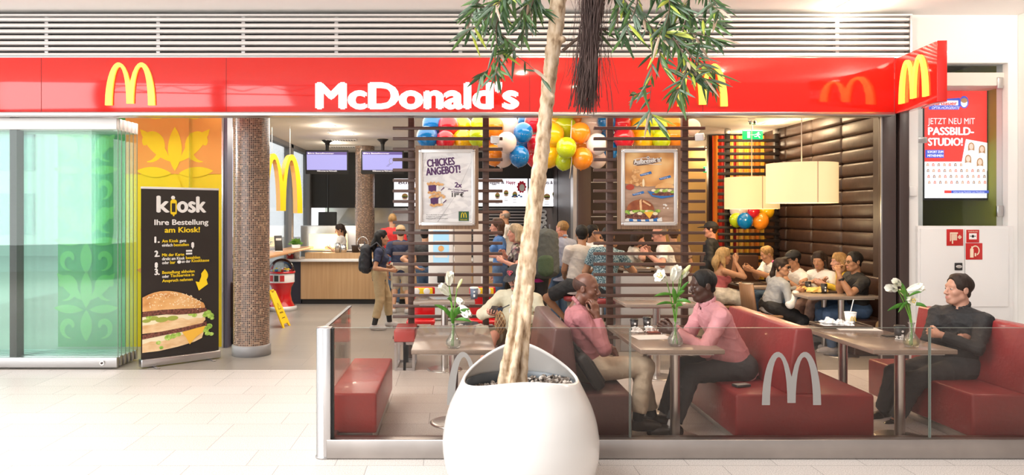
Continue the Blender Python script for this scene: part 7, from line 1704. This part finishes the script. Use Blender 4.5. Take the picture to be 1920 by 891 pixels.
person('brown haired person in a beige top at the back of the tall table', P(1266, 520, 11.6), P(1262, 440, 11.6), R_, R_, .98, skin='tan', vox=.011, top=cloth('brown knit', (.26, .17, .12)), bottom=C_BLACK, shoes=C_SHOE, hair='brown', al=P(1262, 585, 11.9), ar=P(1275, 585, 11.9))
person('man in a black cap and dark jumper walking past the slatted dining screen', P(1328, 498, 12.1), P(1332, 431, 12.1), PI-.5, PI-.3, 1.03, skin='ruddy', vox=.009, stand=True, top=C_BLACK, sleeve='long', bottom=C_BLACK, shoes=C_SHOE, hair='dark', cap=C_BLACK, kr=V((-1, 0, 0)), kl=V((-1, 0, 0)))
# dining room
pb, db = person('blonde woman in a rose top photographing with both hands', P(1347, 552, 10.75), P(1357, 480, 10.75), 0, .05, .96, hp=.12, skin='tan', vox=.008, fem=True, tank=True, top=C_ROSE, skirt=C_SKIRT, shoes=C_SHOE, hair='blonde', style='long', long_=.24, wr_=P(1379, 492, 10.62), wl=P(1377, 490, 10.85), er_p=V((.2, -.4, -1)), el_p=V((.2, .4, -1)), fr=V((.3, .1, .9)), fl=V((.3, -.1, .9)), pr=V((-.3, .9, 0)), pl=V((-.3, -.9, 0)), cr=.8, cl=.8, al=P(1385, 608, 10.8), ar=P(1383, 610, 10.6))
pf, df = person('fair haired boy in a white tee looking down at his phone', P(1466, 548, 11.35), P(1438, 477, 11.25), PI, PI-.05, .97, hp=.35, skin='tan', vox=.008, top=C_WHITE, bottom=C_JEANS, shoes=C_SNEAK, hair='sand', style='short', wl=P(1412, 508, 10.95), wr_=P(1410, 504, 11.2), fl=V((-.9, .1, .2)), fr=V((-.9, -.1, .2)), pl=V((.1, .8, .6)), pr=V((.1, -.8, .6)), cl=.6, cr=.6, al=P(1425, 605, 11.2), ar=P(1425, 600, 11.4))
pw, dw = person('girl in a grey sweater with round sunglasses and a brown ponytail', P(1444, 574, 9.75), P(1466, 501, 9.7), .25, Rf(-42), .93, skin='tan', vox=.0075, fem=True, top=C_SWEAT, sleeve='long', bottom=C_BLACK, shoes=C_SHOE, hair='dark', style='pony', long_=.36, glasses='dark', wr_=P(1494, 545, 9.55), wl=P(1496, 540, 9.85), er_p=V((0, -.5, -1)), fr=V((.9, .1, .0)), cr=.6, al=P(1478, 640, 9.7), ar=P(1480, 645, 9.5), collar=None)
b = B(); b.sphere(dw['hd'](-.115, 0, .07), .022, mat('pink hair band', (.6, .08, .20), .6)); b.obj('hair_band', pw)
grow('white_sleeve', [rc(dw['Er']-dw['root'], dw['wr']-dw['root'], .056, .042, .01, [(dw['wr']-dw['root']-(dw['wr']-dw['Er'])*.12, (dw['wr']-dw['Er']).normalized())])], C_WHITE, .008, pw, wr=.003)
person('man in a white tee and black cap facing the dining table', P(1508, 552, 10.55), P(1487, 487, 10.45), PI, PI+.1, 1.0, hp=.15, skin='tan', vox=.0085, top=C_WHITE, bottom=C_JEANS, shoes=C_SNEAK, hair='black', cap=C_BLACK, glasses='clear', wl=P(1478, 527, 10.2), wr_=P(1470, 522, 10.5), el_p=V((.4, -.8, -1)), al=P(1460, 620, 10.4), ar=P(1460, 612, 10.7))
person('dark haired woman in a white top eating on the leather bench', P(1551, 558, 10.25), P(1536, 488, 10.15), PI+.5, PI+.75, .97, hp=.18, skin='tan', vox=.0085, fem=True, top=C_WHITE, bottom=cloth('flowered trousers', (.35, .22, .18), var=.4), shoes=C_SHOE, hair='dark', style='bob', wl=P(1526, 528, 9.95), wr_=P(1512, 524, 10.2), al=P(1510, 625, 10.0), ar=P(1505, 620, 10.3), cl=.95, cr=.95, fl=V((-.8, -.2, -.1)), fr=V((-.8, -.2, -.2)), pl=V((0, .4, -1)), pr=V((0, .2, -1)))
person('blond haired person in a mustard jumper beside the man in black', P(1586, 562, 10.0), P(1573, 491, 9.98), PI+.1, PI-.1, .96, skin='light', vox=.009, fem=True, top=C_YEL, sleeve='long', bottom=C_JEANS, shoes=C_SNEAK, hair='sand', style='bob', wl=P(1546, 533, 9.75), wr_=P(1545, 530, 10.0), al=P(1535, 630, 9.9), ar=P(1535, 625, 10.1))
pm, dm = person('man in a black tee with glasses and wrist watch, hands before his mouth', P(1610, 580, 9.45), P(1601, 491, 9.4), PI, PI+.12, 1.0, skin='olive', vox=.0075, top=C_BLACK, bottom=C_JEANS, shoes=C_SNEAK, hair='black', style='short', glasses='clear', wl=P(1574, 518, 9.2), wr_=P(1573, 516, 9.4), el_p=V((.2, -.35, -1)), er_p=V((.2, .35, -1)), fl=V((-.05, .25, .95)), fr=V((-.05, -.2, .95)), pl=V((0, 1, 0)), pr=V((0, -1, 0)), cl=.7, cr=.7, al=P(1560, 650, 9.4), ar=P(1562, 643, 9.6))
wv = dm['wl']; b = B(); dd = (dm['wl']-dm['El']).normalized(); b.lathe(wv-dd*.055-dm['root'], [(.034, 0), (.036, .0), (.036, .022), (.034, .022)], M_BLACK, 20, dd.to_track_quat('Z', 'Y').to_matrix()); b.sphere(wv-dd*.042-dm['root']+V((0, -.034, 0)), (.018, .008, .018), M_BLACK); b.obj('wrist_watch', pm)
# dark figure by the windows
r = thing('lounge_chair', 'dark lounge chair between the banner and the mosaic column', 'chair', (-3.13, 10.15, 0), 0)
b = B(); b.box((0, 0, .22), (.5, .55, .40), C_CHAR, .03); b.obj('seat', r); b = B(); b.box((.02, -.24, .55), (.5, .10, .62), mat('dark brown leather', (.055, .024, .016)), .03); b.obj('backrest', r)
person('person in a dark coat seated by the windows behind the mosaic column', V((-3.13, 10.22, .52)), P(426, 487, 10.22), R_, R_, .95, skin='tan', vox=.011, top=C_BLACK, sleeve='long', bottom=C_BLACK, shoes=C_SHOE, hair='black', al=V((-3.05, 10.65, .08)), ar=V((-3.23, 10.65, .08)), kl=V((0, 1, 1)), kr=V((0, 1, 1)))

# ---------------------------------------------------------------- things people carry
def backpack(loc, rz, s, m, m2, label, h=.44, w_=.30, d_=.17):
    r = thing('backpack', label, 'backpack', loc, rz, 'bags carried by guests')
    grow('body', [rc((0, 0, .08*s), (0, 0, (h-.10)*s), .10*s, .09*s, .03, None, (d_/.2, w_/.2, 1.), np.eye(3))], m, .008, r, wr=.003)
    grow('pocket', [rc((-d_*.42*s, 0, .08*s), (-d_*.40*s, 0, .20*s), .07*s, None, .02, None, (.5, 1.3, 1), np.eye(3))], m2, .008, r)
    b = B(); 
    for q in (1, -1): b.tube([(d_*.35*s, q*.07*s, (h-.06)*s), (d_*.9*s, q*.08*s, (h+.02)*s), (d_*1.5*s, q*.10*s, (h-.10)*s), (d_*1.3*s, q*.11*s, .16*s), (d_*.4*s, q*.09*s, .06*s)], .013*s, C_STRAP, 8)
    b.obj('strap', r); b = B(); b.tube([(-d_*.1*s, -.04*s, h*s-.02), (-d_*.1*s, 0, (h+.03)*s), (-d_*.1*s, .04*s, h*s-.02)], .007*s, C_STRAP, 6); b.obj('handle', r); return r
backpack(dg_['Pc']+V((-.20, -.02, .02)), 0, 1.0, cloth('black canvas', (.02, .02, .025)), cloth('black canvas', (.02, .02, .025)), 'black backpack with pale straps on the walking girl', .44, .30, .19)
backpack(dk['Pc']+V((.10, -.20, -.02)), R_, 1.25, cloth('grey canvas', (.10, .11, .105)), cloth('green canvas', (.07, .11, .06)), 'big grey green hiking backpack beside the trunk', .58, .34, .2)
backpack(V((5.24, 9.0, .02)), 0, 1.0, cloth('tan canvas', (.30, .19, .09)), cloth('tan canvas', (.30, .19, .09)), 'tan backpack behind the man in the black tee', .46, .34, .16)
b = B(); b.box((0, 0, 0), (.008, .07, .14), M_BK, .003, rot=(0, .3, 0)); tag(b.obj('phone', loc=db['wr']+V((.045, .09, .05))), 'phone held up by the blonde woman in the rose top', 'phone')
b = B(); b.box((0, 0, 0), (.13, .07, .008), M_BK, .003, rot=(0, .4, 0)); tag(b.obj('phone', loc=df['wl']+V((-.09, .10, .01))), 'phone in the hands of the fair haired boy', 'phone')
b = B(); b.box((0, 0, 0), (.07, .13, .009), M_BK, .003, rot=(.5, 0, -.4)); tag(b.obj('phone', loc=d4['wr']+V((-.03, -.07, .035))), 'black phone in the hand of the man with the black cap', 'phone')
# woven pouch hanging from the capped man's hand
r = thing('woven_bag', 'woven tan net pouch hanging from the hand of the capped man', 'bag', P(938, 628, 7.32))
b = B()
for k in range(9):
    for q in (1, -1):
        b.tube([(.055*math.sin(PI*t)**.7*math.cos(2*PI*k/9+q*t*2.6), .04*math.sin(PI*t)**.7*math.sin(2*PI*k/9+q*t*2.6), .24*t) for t in [j/12 for j in range(13)]], .003, mat('tan cord', (.42, .25, .11), .7), 5)
b.obj('net', r); b = B(); b.sphere((0, 0, .10), (.045, .032, .08), mat('brown content', (.20, .11, .06), .7)); b.obj('content', r); b = B(); b.tube([(0, 0, .23), (.03, .0, .27), (.09, -.02, .30)], .005, C_STRAP, 6); b.obj('strap', r)
r = thing('shoulder_bag', 'black and grey bag lying behind the first empty table', 'bag', P(884, 612, 8.05)+V((0, 0, -.02)))
grow('body', [rc((-.17, 0, 0), (.12, .02, .0), .05, .055, .03, None, (1, 1, .75), np.eye(3)), rc((-.1, -.03, .02), (.05, .03, .04), .04, .03, .03)], C_CHAR, .008, r, wr=.006)
b = B(); b.tube([(-.2, -.04, 0), (-.12, -.06, .05), (-.02, -.05, .02), (.1, -.05, .05), (.17, 0, 0)], .009, C_GREY, 6); b.obj('strap', r)
